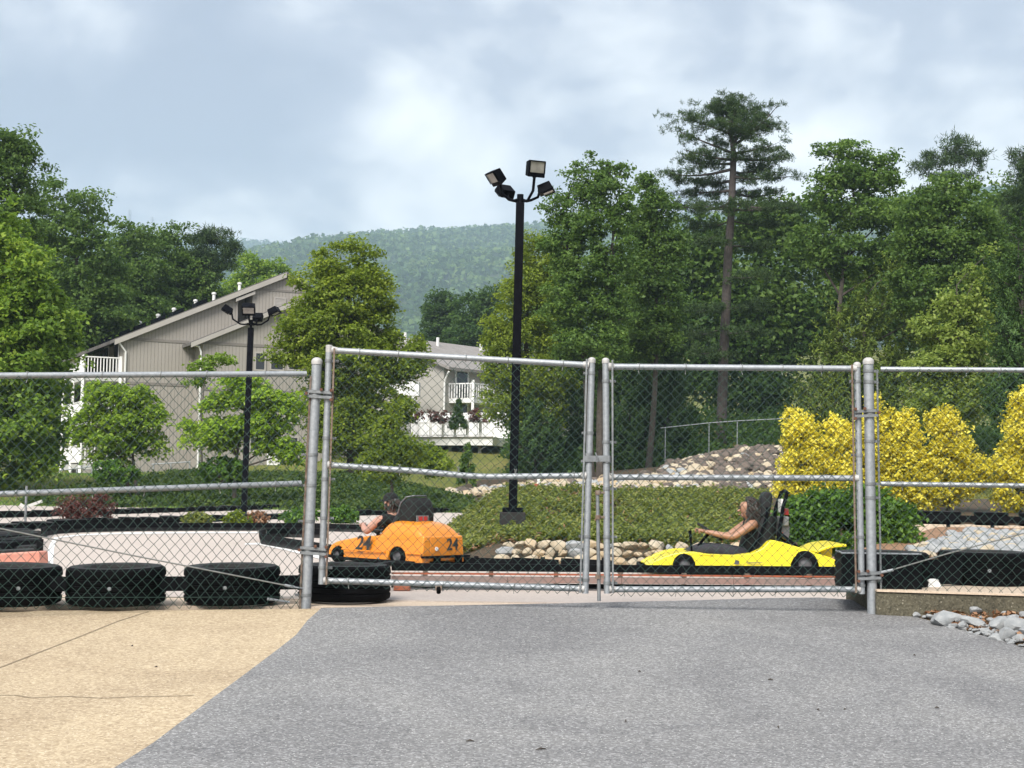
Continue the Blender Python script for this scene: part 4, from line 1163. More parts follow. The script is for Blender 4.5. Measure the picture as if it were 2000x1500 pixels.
for i in range(6):
    mb = MB(DO); p = dk(1, .4, 0); mb.box((p.x + .2 + i * .27, p.y - .1 + .35, zb + .35 - i * .22 + .3), (.3, 1.5, .10)); mb.build('step', M['vinyl'], deck)
mb = MB(DO); mb.bar(dk(1, .1, zt + .1) + Vector((0, 0, .05)), dk(1, .1, zt - 1.05) + Vector((1.9, 0, 0.25)), .09, .12); mb.build('stair_rail', M['vinyl'], deck)
for i in range(6):
    t = .1 + i * .15
    mb = MB(DO); mb.bar(dk(t, .6, gz(dl.x, dl.y) - .6), dk(t, .6, zb - .5), .22, .22, (1, 0, 0)); mb.build('pier', M['trimdark'], deck)
# planters of dark red flowers and clipped cone shrub on the deck
def small_shrub(name, label, px, py, D, rx, rz, mat, n=60, per=26, L=.12, W=.08, cat_='shrub', group=None, cone=False, zb_=None):
    p = P(px, py, D); root = thing(name, (p.x, p.y, (zb_ if zb_ is not None else p.z - rz)), label, cat_, group)
    r = np.random.default_rng(int(px * 7 + py))
    if cone:
        h = r.random(n) ** 1.5; a = r.random(n) * 6.283; rad = rx * (1 - h) * (.6 + .4 * r.random(n))
        cen = np.stack([p.x + np.cos(a) * rad, p.y + np.sin(a) * rad, p.z - rz + h * 2 * rz], axis=1)
        v, q = clump_leaves(cen, rx * .25, per, L, W, .4, 1.0, r=r)
    else:
        cen, _, o_ = in_lobes([(p.x, p.y, p.z, rx, rx * .8, rz)], n, .4, r)
        v, q = clump_leaves(cen, min(rx, rz) * .35, per, L, W, .6, .8, o_, r=r)
    fast_mesh('foliage', v - np.array(root.location), q, M[mat], root)
    mb = MB(root.location); b = root.location
    for i in range(5):
        a = i * 1.3; mb.tube([Vector((p.x, p.y, b.z - .03)), Vector((p.x + math.cos(a) * rx * .45, p.y + math.sin(a) * rx * .35, p.z + rz * .3))], [.02 + rx * .02, .006], 5)
    mb.build('stems', M['bark'], root)
    return root
small_shrub('flower_planting', 'dark red planting on the white deck, nearest the grey wall', 857, 812, 95, .75, .45, 'l_red', 40, 24, cat_='flowers', group='red plantings on the deck')
small_shrub('flower_planting', 'dark red planting on the white deck, left of the cone shrub by the porch post', 810, 812, 95, .7, .4, 'l_red', 36, 24, cat_='flowers', group='red plantings on the deck')
small_shrub('flower_planting', 'dark red planting on the white deck, beside the steps', 935, 812, 94, .7, .4, 'l_red', 36, 24, cat_='flowers', group='red plantings on the deck')
small_shrub('cone_shrub', 'small dark green cone shrub on the white deck', 895, 808, 95, .62, .85, 'l_dark', 110, 26, cone=True)

# ================================================================== floodlight poles
def floodlight_head(mb_body, mb_lens, mb_arm, O, hub, az, tilt, reach, rise, sz, yaw=None):
    pass
def lamp_pole(name, label, base, top, w, heads, conc, O_base, tail=0.25):
    root = thing(name, O_base, label, 'lamp post', 'black floodlight poles')
    O = root.location.copy()
    mb = MB(O); mb.smooth = False
    mb.bar(base, top, w, w, (0, 1, 0)); mb.build('pole', M['blackmetal'], root, bevel=.006)
    if conc:
        mb = MB(O); mb.smooth = False
        c, sz = conc; mb.box(c, sz); mb.build('footing', M['lampbase'], root, bevel=.012)
        mb = MB(O); mb.smooth = False; mb.box((base.x, base.y, c[2] + sz[2] / 2 + .03), (w * 2.4, w * 2.4, .06)); mb.build('base_plate', M['blackmetal'], root)
    hub = top + Vector((0, 0, tail * .55))
    mb = MB(O); mb.tube([top, top + Vector((0, 0, tail))], w * .24, 8); mb.tube([hub - Vector((0, 0, .05)), hub + Vector((0, 0, .06))], w * .42, 8); mb.build('tenon', M['blackmetal'], root)
    for (dx, dy, dz, hs, yaw, pitch, lens) in heads:
        end = hub + Vector((dx, dy, dz))
        mid = hub + Vector((dx * .55, dy * .55, -dz * .10))
        mid2 = hub + Vector((dx * .92, dy * .92, dz * .35))
        mb = MB(O)
        ctrl = [hub, hub.lerp(mid, .6) + Vector((0, 0, -.02)), mid, mid2, end]
        mb.tube(ctrl, w * .17, 8); mb.tube([end, end + Vector((0, 0, hs * .14))], w * .24, 8); arm = mb.build('arm', M['blackmetal'], root)
        rot = Matrix.Rotation(yaw, 3, 'Z') @ Matrix.Rotation(pitch, 3, 'X')
        mb = MB(O); c = end + rot @ Vector((0, -hs * .05, hs * .35)) + Vector((0, 0, hs * .12))
        # housing: shallow tapered box, front towards local -Y
        hw, hd, hh = hs * .5, hs * .26, hs * .46
        f = [Vector((sx * hw, -hd, sz_ * hh)) for sx, sz_ in ((-1, -1), (1, -1), (1, 1), (-1, 1))]
        bk = [Vector((sx * hw * .92, hd, sz_ * hh * .82)) for sx, sz_ in ((-1, -1), (1, -1), (1, 1), (-1, 1))]
        mb.smooth = False
        mb.add([c + rot @ v for v in f + bk], [(0, 1, 2, 3), (7, 6, 5, 4), (0, 4, 5, 1), (1, 5, 6, 2), (2, 6, 7, 3), (3, 7, 4, 0)])
        hd_o = mb.build('lamp_head', M['blackmetal'], root, bevel=.008)
        mb = MB(O); mb.smooth = False
        q = [Vector((sx * hw * .80, -hd - .006, zz)) for sx, zz in ((-1, -hh * .45), (1, -hh * .45), (1, hh * .82), (-1, hh * .82))]
        mb.add([c + rot @ v for v in q], [(0, 1, 2, 3)]); mb.build('lens', M['lens'], hd_o)
        mb = MB(O); mb.smooth = False
        for sx in (-1, 1): mb.bar(c + rot @ Vector((sx * hw * .9, -hd - .012, -hh * .5)), c + rot @ Vector((sx * hw * .9, -hd - .012, hh * .9)), hs * .05, .02, (0, 1, 0))
        mb.bar(c + rot @ Vector((-hw * .9, -hd - .012, hh * .9)), c + rot @ Vector((hw * .9, -hd - .012, hh * .9)), .02, hs * .05)
        mb.build('bezel', M['blackmetal'], hd_o)
    return root
M['lens'] = simple('floodlight_glass', (0.20, 0.195, 0.185), (0.34, 0.33, 0.31), 9, 0.15, 0.3, spec=0.6)
DL1 = 20.0
lb, lt = P(1001, 1014, DL1), P(1016, 396, DL1)
s1 = S(DL1)
lamp_pole('floodlight_pole', 'tall black floodlight pole with four lamps on the juniper mound', lb, lt, 0.115,
    [(-40 * s1, -.06, 28 * s1, 34 * s1, R(-60), R(38), 1), (-24 * s1, .18, 12 * s1, 32 * s1, R(215), R(50), 1), (27 * s1, -.10, 40 * s1, 36 * s1, R(22), R(10), 1), (38 * s1, .06, 16 * s1, 34 * s1, R(82), R(68), 1)],
    ((lb.x, lb.y, P(1000, 1026, DL1).z), (50 * s1, 50 * s1, 34 * s1 + .12)), (lb.x, lb.y, lb.z - .25), tail=14 * s1)
DL2 = 35.0
lb2, lt2 = P(476, 1012, DL2), P(490, 640, DL2); s2 = S(DL2); lb2.z = -.02
lamp_pole('floodlight_pole', 'shorter black floodlight pole in front of the grey house', lb2, lt2, 0.125,
    [(-38 * s2, -.05, 20 * s2, 23 * s2, R(-80), R(58), 1), (0, -.30, 16 * s2, 26 * s2, R(5), R(48), 1), (36 * s2, .05, 20 * s2, 23 * s2, R(80), R(64), 1), (6 * s2, .40, 10 * s2, 20 * s2, R(178), R(45), 1)],
    None, (lb2.x, lb2.y, -.02), tail=16 * s2)

# ================================================================== trees
def zb_at(px, D, py=900): p = P(px, py, D); return gz(p.x, p.y)
def T(name, label, D, base, lobes, mat, **k):
    k.setdefault('zbase', zb_at(base[0], D))
    sz = k.pop('sz', 1.0)
    for key in ('L', 'W', 'clump', 'trunk_r'):
        if key in k: k[key] *= sz
    return broadleaf(name, label, 'tree', D, base, lobes, M[mat], **k)
# left side
T('maple_tree', 'bright yellow-green leafy tree filling the left picture edge', 50, (-30, 950),
  [(-10, 470, 75, 85), (20, 540, 85, 90), (60, 610, 85, 80), (20, 690, 120, 85), (78, 690, 52, 85), (10, 800, 125, 90), (62, 820, 45, 80), (-10, 890, 110, 60), (-90, 600, 90, 160), (-90, 800, 90, 120)],
  'l_maple', n_clump=620, per=62, L=.23, W=.15, clump=.62, trunk_r=.2, flat=.42, up=1.2, drop=.5, shell=.55)
T('oak_tree', 'tall airy oak top showing above the tree at the left picture edge', 66, (-20, 900),
  [(0, 290, 45, 40), (40, 285, 34, 34), (70, 320, 22, 28), (20, 350, 50, 40), (-30, 330, 50, 60), (30, 420, 60, 60)],
  'l_oak', n_clump=250, per=44, L=.22, W=.13, clump=.5, trunk_r=.2, flat=.6)
T('oak_tree', 'dark oak behind the bright tree, left of the grey roof', 92, (150, 900),
  [(110, 385, 45, 35), (170, 400, 42, 38), (205, 430, 18, 22), (120, 450, 70, 55), (170, 520, 75, 70), (130, 600, 80, 80), (200, 620, 60, 70), (150, 700, 70, 60)],
  'l_oak', n_clump=420, per=50, L=.3, W=.2, clump=.8, trunk_r=.26)
T('oak_tree', 'green oak directly above the low end of the grey roof', 108, (255, 880),
  [(240, 470, 40, 35), (270, 475, 28, 30), (230, 530, 55, 45), (290, 550, 45, 50), (240, 610, 65, 55), (300, 620, 45, 45)],
  'l_oak', n_clump=300, per=48, L=.32, W=.21, clump=.85, trunk_r=.24)
T('oak_tree', 'rounded oak with feathery top behind the middle of the grey roof', 112, (335, 880),
  [(308, 460, 24, 28), (345, 462, 30, 30), (320, 510, 55, 45), (370, 540, 50, 45), (340, 580, 70, 50), (400, 570, 40, 40)],
  'l_oak', n_clump=300, per=48, L=.32, W=.21, clump=.85, trunk_r=.24)
T('pine_tree', 'dark open-crowned pine standing above the grey roof', 112, (416, 880),
  [(395, 470, 22, 16), (425, 462, 26, 16), (450, 485, 18, 16), (390, 505, 25, 16), (430, 510, 30, 20), (405, 545, 26, 14)],
  'l_pine', n_clump=150, per=63, L=.5, W=.06, clump=.6, trunk_r=.26, bark='bark_pine', style='needle')
T('birch_tree', 'pale green tree peeking over the roof peak', 150, (520, 880),
  [(490, 520, 30, 26), (530, 530, 32, 26), (510, 560, 50, 30), (460, 560, 30, 24)],
  'l_light' if False else 'l_maple', n_clump=130, per=40, L=.4, W=.26, clump=1.0, trunk_r=.22)
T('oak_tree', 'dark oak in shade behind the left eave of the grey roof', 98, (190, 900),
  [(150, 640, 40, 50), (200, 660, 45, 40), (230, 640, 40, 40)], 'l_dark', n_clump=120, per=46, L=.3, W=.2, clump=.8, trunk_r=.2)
# centre
T('zelkova_tree', 'large dense yellow-green tree hiding the right end of the grey house', 62, (690, 900),
  [(655, 505, 44, 40), (700, 515, 46, 48), (625, 560, 55, 50), (690, 580, 72, 62), (740, 570, 30, 55), (605, 640, 55, 42), (660, 650, 85, 60), (735, 650, 42, 55), (600, 690, 48, 30), (690, 715, 95, 50), (775, 700, 48, 45), (810, 690, 28, 40), (560, 690, 32, 22),
   (660, 790, 70, 50), (740, 790, 60, 55), (690, 850, 80, 45)],
  'l_mid', n_clump=760, per=66, L=.19, W=.12, clump=.55, trunk_r=.24, flat=.45, up=1.1, drop=.3, shell=.5)
T('spruce_sapling', 'young yellow-green conifer-shaped tree in front of the white deck', 44, (770, 940),
  [(765, 810, 14, 24), (762, 845, 28, 28), (775, 880, 45, 32), (755, 910, 50, 26)], 'l_mid', n_clump=150, per=46, L=.13, W=.08, clump=.3, trunk_r=.06)
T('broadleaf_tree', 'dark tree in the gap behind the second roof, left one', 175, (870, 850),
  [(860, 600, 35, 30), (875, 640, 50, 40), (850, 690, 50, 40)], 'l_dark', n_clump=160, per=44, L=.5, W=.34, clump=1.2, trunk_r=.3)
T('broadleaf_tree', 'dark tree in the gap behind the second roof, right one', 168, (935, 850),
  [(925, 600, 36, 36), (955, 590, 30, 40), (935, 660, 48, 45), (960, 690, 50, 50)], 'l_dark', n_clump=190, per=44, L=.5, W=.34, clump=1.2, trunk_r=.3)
T('willow_tree', 'golden-green feathery tree behind the tall floodlight pole', 80, (1010, 900),
  [(1048, 490, 34, 38), (1085, 510, 30, 45), (1030, 555, 42, 45), (1000, 590, 30, 45), (1060, 590, 50, 55), (985, 650, 34, 48), (1030, 670, 60, 50), (980, 720, 38, 40), (1050, 740, 70, 45), (1000, 790, 55, 42), (1060, 810, 50, 40)],
  'l_gold', n_clump=520, per=56, L=.18, W=.10, clump=.5, trunk_r=.16, flat=.6, shell=.5, sz=1.33)
T('oak_tree', 'tall oak with twin pointed tops right of the floodlight pole', 70, (1165, 900),
  [(1150, 315, 16, 24), (1185, 312, 16, 24), (1125, 345, 24, 30), (1205, 345, 26, 34), (1165, 365, 40, 40), (1095, 410, 34, 36), (1215, 410, 28, 45), (1140, 440, 55, 40), (1100, 480, 40, 36), (1200, 500, 45, 45), (1140, 530, 60, 40), (1110, 590, 55, 45), (1185, 600, 50, 50), (1150, 680, 70, 50)],
  'l_oak', n_clump=520, per=48, L=.22, W=.14, clump=.52, trunk_r=.2, stems=2, shell=.35)
T('oak_tree', 'slender dark oak between the twin-topped oak and the tall pine', 76, (1262, 900),
  [(1265, 370, 24, 26), (1290, 410, 34, 34), (1250, 450, 32, 40), (1300, 480, 34, 45), (1255, 540, 42, 50), (1300, 580, 36, 50), (1270, 650, 55, 50)],
  'l_oak', n_clump=330, per=46, L=.24, W=.15, clump=.55, trunk_r=.18, shell=.4)
T('ash_tree', 'tall spreading tree with forked limbs right of the tall pine', 80, (1625, 900),
  [(1620, 295, 28, 22), (1665, 300, 34, 26), (1720, 318, 30, 24), (1640, 345, 55, 26), (1700, 360, 50, 26), (1615, 395, 40, 26), (1680, 420, 70, 36), (1740, 420, 36, 36), (1590, 470, 45, 40), (1660, 500, 75, 45), (1740, 510, 45, 55)],
  'l_oak', n_clump=460, per=44, L=.26, W=.16, clump=.6, trunk_r=.22, shell=.4)
T('maple_tree', 'round-headed green tree in front of the far pines on the right', 72, (1860, 900),
  [(1850, 375, 50, 30), (1800, 420, 48, 36), (1880, 430, 60, 45), (1790, 480, 50, 40), (1850, 500, 75, 50), (1930, 500, 45, 60), (1800, 560, 60, 45), (1890, 580, 70, 50)],
  'l_oak', n_clump=460, per=52, L=.24, W=.16, clump=.62, trunk_r=.22, shell=.5)
T('pine_tree', 'bushy-topped pine against the sky, second pine from the right edge', 116, (1865, 850),
  [(1870, 285, 34, 18), (1835, 305, 26, 12), (1905, 305, 28, 14), (1865, 315, 45, 16), (1810, 330, 26, 12), (1900, 340, 34, 14), (1850, 350, 40, 14), (1830, 380, 50, 16)],
  'l_pine', n_clump=105, per=72, L=.5, W=.06, clump=.62, trunk_r=.28, bark='bark_pine', style='needle')
T('pine_tree', 'dark pine cut off by the right picture edge', 88, (2010, 850),
  [(2000, 310, 22, 22), (2020, 340, 45, 24), (1985, 375, 30, 20), (2030, 400, 60, 30), (1990, 430, 45, 24)],
  'l_pine', n_clump=150, per=72, L=.42, W=.05, clump=.55, trunk_r=.26, bark='bark_pine', style='needle')
# cedars
T('cedar_tree', 'broad olive-green cedar with several upright points behind the golden shrubs', 76, (1690, 920),
  [(1748, 530, 14, 34), (1735, 580, 34, 50), (1690, 575, 18, 40), (1800, 560, 16, 40), (1795, 620, 34, 60), (1680, 640, 44, 60), (1630, 640, 22, 48), (1620, 720, 44, 60), (1700, 730, 70, 70), (1590, 790, 40, 55), (1660, 800, 70, 60), (1760, 770, 60, 80), (1690, 870, 90, 50)],
  'l_cedar', n_clump=900, per=58, L=.17, W=.042, clump=.44, trunk_r=.16, style='plume', shell=.6, sz=1.52)
T('cedar_tree', 'pointed dark green cedar in the middle, left of the tall pine trunk', 80, (1260, 920),
  [(1266, 615, 13, 34), (1262, 665, 30, 45), (1235, 660, 14, 36), (1300, 680, 16, 40), (1215, 720, 30, 50), (1265, 740, 50, 60), (1320, 750, 30, 55), (1230, 820, 60, 60), (1300, 830, 50, 60), (1260, 880, 75, 40)],
  'l_dcedar', n_clump=760, per=58, L=.17, W=.042, clump=.44, trunk_r=.15, style='plume', shell=.6, sz=1.60)
T('cedar_tree', 'dark green cedar behind the gate latch', 84, (1150, 920),
  [(1170, 660, 14, 34), (1130, 690, 20, 40), (1160, 730, 40, 50), (1110, 760, 30, 50), (1150, 810, 55, 60), (1150, 880, 60, 40)],
  'l_dcedar', n_clump=520, per=54, L=.17, W=.042, clump=.44, trunk_r=.14, style='plume', shell=.6, sz=1.56)
T('cedar_tree', 'very dark cedar at the right picture edge', 56, (2000, 930),
  [(1990, 470, 20, 50), (1975, 560, 36, 60), (2030, 560, 50, 90), (1965, 660, 34, 70), (2020, 700, 70, 90), (1960, 770, 36, 60), (2010, 830, 70, 70)],
  'l_dcedar', n_clump=620, per=58, L=.16, W=.042, clump=.42, trunk_r=.16, style='plume', shell=.6, sz=1.30)
T('locust_tree', 'pale yellow-green young tree between the olive cedar and the right edge', 60, (1860, 930),
  [(1925, 500, 16, 22), (1905, 545, 26, 26), (1870, 600, 40, 32), (1915, 610, 34, 34), (1820, 650, 34, 28), (1880, 665, 52, 34), (1840, 710, 58, 34), (1785, 720, 24, 20), (1900, 730, 50, 40), (1830, 775, 60, 38), (1890, 790, 55, 38)],
  'l_light', n_clump=430, per=46, L=.14, W=.10, clump=.34, trunk_r=.09, flat=.6, shell=.45, sz=1.30)
T('cedar_tree', 'small bushy cedar right of the floodlight pole base', 78, (1045, 930),
  [(1040, 800, 16, 30), (1030, 840, 34, 34), (1062, 850, 30, 36), (1045, 885, 46, 28)], 'l_dcedar', n_clump=220, per=40, L=.15, W=.05, clump=.3, trunk_r=.07, style='plume', sz=1.50)
# dogwoods in front of the grey house
T('dogwood_tree', 'small bright green layered tree in front of the balconies', 46, (268, 945),
  [(205, 765, 40, 18), (260, 770, 45, 22), (180, 805, 36, 16), (240, 815, 55, 20), (300, 815, 30, 26), (170, 845, 34, 15), (230, 855, 55, 18), (290, 865, 40, 18), (215, 890, 34, 14)],
  'l_dog', n_clump=240, per=44, L=.17, W=.11, clump=.36, trunk_r=.06, flat=.32, up=1.6, stems=2, drop=.6)
T('dogwood_tree', 'small bright green layered tree beside the shorter floodlight pole', 44, (458, 945),
  [(470, 745, 40, 16), (430, 775, 36, 18), (500, 775, 50, 20), (560, 785, 30, 22), (385, 830, 30, 15), (440, 835, 55, 20), (520, 825, 55, 22), (420, 858, 45, 16), (540, 865, 40, 15), (575, 885, 24, 12)],
  'l_dog', n_clump=270, per=46, L=.17, W=.11, clump=.36, trunk_r=.07, flat=.32, up=1.6, drop=.6)
T('redbud_tree', 'thin airy sapling against the grey wall between the small trees', 52, (400, 940),
  [(400, 715, 26, 14), (430, 700, 22, 12), (380, 740, 22, 14)], 'l_maple', n_clump=34, per=26, L=.17, W=.11, clump=.34, trunk_r=.04, flat=.4)
small_shrub('leafy_shrub', 'low green leafy shrub at the foot of the grey wall', 435, 918, 44, .75, .34, 'l_bush', 60, 34, .13, .09)
small_shrub('leafy_shrub', 'dark green leafy shrub under the tree by the balconies', 225, 920, 45, .7, .3, 'l_bush', 50, 34, .13, .09)
small_shrub('leafy_shrub', 'yellow-green leafy shrub below the white deck', 840, 900, 50, .75, .5, 'l_mid', 60, 34, .13, .09)
small_shrub('arborvitae_sapling', 'tiny pointed evergreen below the white deck steps', 912, 905, 46, .32, .62, 'l_oak', 60, 26, .10, .06, cone=True)

# the tall pitch pine: bare trunk, level limbs, flat needle pads
def tall_pine():
    D = 86; zb = zb_at(1408, D)
    b = P(1408, 900, D); b.z = zb
    root = thing('pine_tree', b, 'tallest tree, flat-topped pine with long bare trunk', 'tree')
    O = np.array(b); mb = MB(b)
    r = np.random.default_rng(21); random.seed(5)
    tr = [(1408, 905), (1410, 800), (1413, 700), (1418, 600), (1422, 500), (1428, 420), (1431, 350), (1433, 300), (1428, 262), (1424, 225), (1428, 195)]
    tp = [P(x, y, D) for x, y in tr]; tp[0].z = zb - .2
    mb.tube(tp, [.34, .30, .285, .27, .25, .22, .20, .17, .11, .08, .04], 10)
    def trunk_at(py):
        ys_ = [t[1] for t in tr][::-1]; xs_ = [t[0] for t in tr][::-1]
        return P(float(np.interp(py, ys_, xs_)), py, D)
    limbs = [  # start row on the trunk, tip px, depth offset, list of pads along it (radius px)
        (262, (1385, 200), 0.4, 34), (262, (1340, 232), -.6, 36), (285, (1475, 230), -.4, 30), (285, (1520, 205), .3, 34), (270, (1500, 245), .8, 30),
        (240, (1445, 195), .2, 30), (230, (1405, 190), -.5, 28), (240, (1465, 210), 1.0, 28), (255, (1430, 232), -1.0, 34), (300, (1330, 258), .8, 30),
        (312, (1335, 292), -.7, 34), (320, (1350, 318), .5, 34), (300, (1505, 285), -.9, 32), (310, (1530, 305), .6, 30), (330, (1310, 340), 0, 34),
        (345, (1545, 345), -.5, 30), (335, (1500, 325), 1.1, 30), (352, (1375, 352), 1.2, 30), (372, (1340, 372), .9, 32), (372, (1520, 375), .9, 34),
        (392, (1370, 400), -1.0, 34), (395, (1500, 405), -1.1, 30), (405, (1320, 400), .4, 30), (410, (1560, 400), .2, 30),
        (430, (1350, 440), .9, 30), (430, (1510, 440), .8, 30), (470, (1380, 470), -.9, 26), (480, (1490, 480), .6, 28), (540, (1480, 540), -.8, 24),
        (590, (1360, 610), -.6, 30), (600, (1480, 590), .9, 28), (640, (1345, 655), .5, 34), (650, (1480, 640), -.5, 26), (680, (1370, 690), -.9, 30)]
    cen = []
    for py0, (tx, ty), dd, rp in limbs:
        a = trunk_at(py0); e_ = P(tx, ty, D + dd * 2.4)
        pts = bend(a, e_, 7, .07, -.05 if py0 > 320 else -.02)
        r0 = .10 if py0 < 420 else .055
        mb.tube(pts, taper(r0, .015, 7), 6, False)
        s = S(D)
        for k in range(18):
            f = .30 + .72 * r.random()
            i = min(5, int(f * 6)); c = pts[i].lerp(pts[min(6, i + 1)], f * 6 - i) if f < 1 else e_
            off = Vector(tuple(r.normal(size=3) * np.array([.60, .60, .17]) * rp * s))
            q = c + off; cen.append(q)
            if k % 2 == 0: mb.tube([c, c.lerp(q, .6) + Vector((0, 0, -.03)), q], [.014, .010, .006], 4, False)
    cen = np.array([tuple(c) for c in cen])
    tuft = np.repeat(cen, 8, axis=0) + r.normal(size=(len(cen) * 8, 3)) * np.array([.24, .24, .09])
    v, q = needle_tufts(tuft, 12, .26, .036, .7, .05, r)
    fast_mesh('crown', v - O, q, M['l_pine'], root)
    mb.build('trunk', M['bark_pine'], root)
tall_pine()

# the mass of the wood behind, too deep and dark to tell apart
wl_ = []
for x, y, rx, ry in [(1245, 470, 36, 60), (1330, 500, 40, 70), (1390, 470, 40, 50), (1480, 430, 40, 50), (1540, 440, 40, 50), (1780, 420, 40, 50), (1960, 400, 40, 50), (1090, 640, 60, 80), (1180, 700, 80, 80), (1250, 600, 70, 100), (1330, 620, 60, 110), (1330, 760, 70, 90), (1400, 560, 60, 80), (1420, 700, 90, 100), (1470, 470, 40, 50),
                     (1500, 600, 80, 110), (1480, 780, 80, 80), (1560, 480, 50, 60), (1570, 640, 70, 90), (1650, 580, 70, 60), (1760, 600, 70, 80), (1850, 640, 90, 70), (1950, 450, 60, 80), (1960, 600, 70, 100), (2060, 560, 90, 120), (2100, 750, 120, 120)]:
    wl_.append((x, y, rx, ry))
rw = np.random.default_rng(77)
lobs = px_lobes(104, wl_, .8)
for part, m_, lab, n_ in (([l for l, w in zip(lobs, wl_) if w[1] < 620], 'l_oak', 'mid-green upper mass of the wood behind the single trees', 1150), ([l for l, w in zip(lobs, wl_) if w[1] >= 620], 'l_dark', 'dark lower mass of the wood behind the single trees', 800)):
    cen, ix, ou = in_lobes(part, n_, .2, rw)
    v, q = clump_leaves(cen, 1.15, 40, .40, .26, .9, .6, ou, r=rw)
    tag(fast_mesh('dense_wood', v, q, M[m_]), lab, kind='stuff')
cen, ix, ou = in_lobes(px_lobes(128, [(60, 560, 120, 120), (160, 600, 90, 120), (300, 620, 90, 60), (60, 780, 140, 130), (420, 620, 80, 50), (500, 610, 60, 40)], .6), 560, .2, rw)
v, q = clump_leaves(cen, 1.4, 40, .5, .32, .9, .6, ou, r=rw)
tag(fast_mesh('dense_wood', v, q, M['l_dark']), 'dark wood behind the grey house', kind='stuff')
# low dark undergrowth closing the foot of the wood
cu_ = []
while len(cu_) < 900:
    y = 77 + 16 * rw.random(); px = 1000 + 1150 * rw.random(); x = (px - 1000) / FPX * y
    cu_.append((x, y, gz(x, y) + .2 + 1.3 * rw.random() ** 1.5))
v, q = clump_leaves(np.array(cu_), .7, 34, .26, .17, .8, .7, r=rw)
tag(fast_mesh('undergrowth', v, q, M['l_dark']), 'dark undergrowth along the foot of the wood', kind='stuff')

# ================================================================== track furniture
def gpt(px, py, z=0.0): return PG(px, py, z)
def boards(name, label, path, tiers, mats, names, cat_='barrier', group=None, th=.03, zbase=0.0, seg=True):
    """low barrier along ground points; tiers = [(z0, z1, outward offset)]"""
    pts = [gpt(*p) if len(p) == 2 else Vector(p) for p in path]
    root = thing(name, (pts[0].x, pts[0].y, zbase), label, cat_, group)
    O = root.location.copy()
    for (z0, z1, off), m_, nm in zip(tiers, mats, names):
        for a, b in zip(pts, pts[1:]):
            mb = MB(O); d = (b - a).normalized(); s = Vector((d.y, -d.x, 0))
            if s.y > 0: s = -s
            mb.smooth = False
            mb.bar(a + s * off + Vector((0, 0, (z0 + z1) / 2)) - d * .012, b + s * off + Vector((0, 0, (z0 + z1) / 2)) + d * .012, th, z1 - z0)
            mb.build(nm, M[m_], root)
    return root
boards('track_barrier', 'long low black and grey rubber barrier along the far edge of the near straight',
       [(84, 1050), (92, 1045.5), (110, 1042.5), (140, 1040.5), (185, 1039), (260, 1037.5), (400, 1036.5), (590, 1036.5), (740, 1040), (860, 1048)],
       [(0.0, .062, 0), (.062, .135, .02)], ['beltgrey', 'belt'], ['lower_board', 'upper_board'])
boards('track_barrier', 'rounded end of the hairpin barrier left of the orange kart',
       [(640, 1051), (560, 1049), (520, 1051), (510, 1056), (512, 1063), (540, 1068), (580, 1075), (640, 1085), (720, 1100)],
       [(0.0, .065, 0), (.065, .14, .02)], ['beltgrey', 'belt'], ['lower_board', 'upper_board'])
# barrier between the gate and the karts
fb = thing('guard_rail', P(770, 1152, 13.0), 'long guard rail with black board and faded red beam in front of the karts', 'guard rail')
FO = fb.location.copy(); FO.z = 0; fb.location = FO
def frail(nm, x0, x1, z0, z1, m_, D0=12.7, D1=13.2, th=.05):
    a, b = P(x0, 1150, D0), P(x1, 1150, D1); k = 4
    for i in range(k):
        p, q = a.lerp(b, i / k), a.lerp(b, (i + 1) / k); p.z = q.z = (z0 + z1) / 2
        mb = MB(FO); mb.smooth = False; mb.bar(p, q - (q - p).normalized() * .004, th, z1 - z0); mb.build(nm, M[m_], fb)
frail('black_board', 764, 1644, .158, .222, 'belt')
frail('red_strip', 764, 1644, .128, .142, 'redbright', th=.04)
frail('red_beam', 764, 1644, .062, .112, 'red', th=.09)
frail('base_shade_strip', 764, 1644, .003, .045, 'belt', D0=12.85, D1=13.35, th=.04)  # black foot strip, also standing in for the shadow under the beam
for i in range(7):
    p = P(764, 1150, 12.8).lerp(P(1644, 1150, 13.3), (i + .5) / 7); mb = MB(FO); mb.smooth = False
    mb.bar((p.x, p.y + .06, 0), (p.x, p.y + .06, .21), .05, .04, (1, 0, 0)); mb.build('rail_post', M['rust'], fb)
ub_ = thing('guard_board', gpt(880, 1099), 'low black rubber board edging the juniper mound right of the orange kart', 'guard board')
UO = ub_.location.copy(); UO.z = 0; ub_.location = UO
for x0, x1 in ((850, 1000), (1001, 1090), (1097, 1196)):
    mb = MB(UO); mb.smooth = False
    za, zb2 = P(x0, 1095, 16.55), P(x1, 1095, 16.2); za.z = zb2.z = .045
    mb.bar(za, zb2, .03, .09); mb.build('board', M['belt'], ub_)
for px in (930, 1060, 1180):
    p = P(px, 1100, 16.45); mb = MB(UO); mb.bar((p.x, p.y + .03, 0), (p.x, p.y + .03, .10), .05, .05, (1, 0, 0)); mb.build('board_post', M['blackmetal'], ub_)
w = thing('rubber_flap', P(690, 1106, 12.2), 'worn grey rubber strip lying over the tyre under the gate', 'rubber strip')
mb = MB(w.location); mb.smooth = False
for a, b in ((P(618, 1109, 11.6), P(680, 1107, 11.9)), (P(680, 1107, 11.9), P(735, 1103, 12.3)), (P(735, 1103, 12.3), P(768, 1098, 12.8))): mb.bar(a, b, .05, .022)
mb.build('strip', M['beltgrey'], w)
o = thing('orange_block', P(785, 1152, 12.6), 'small orange plastic block under the gate rail', 'block'); o.location.z = 0
mb = MB(o.location); mb.box(o.location + Vector((0, 0, .022)), (.14, .12, .044)); mb.build('body', M['redbright'], o, bevel=.006)
for px in (862, 905): pass
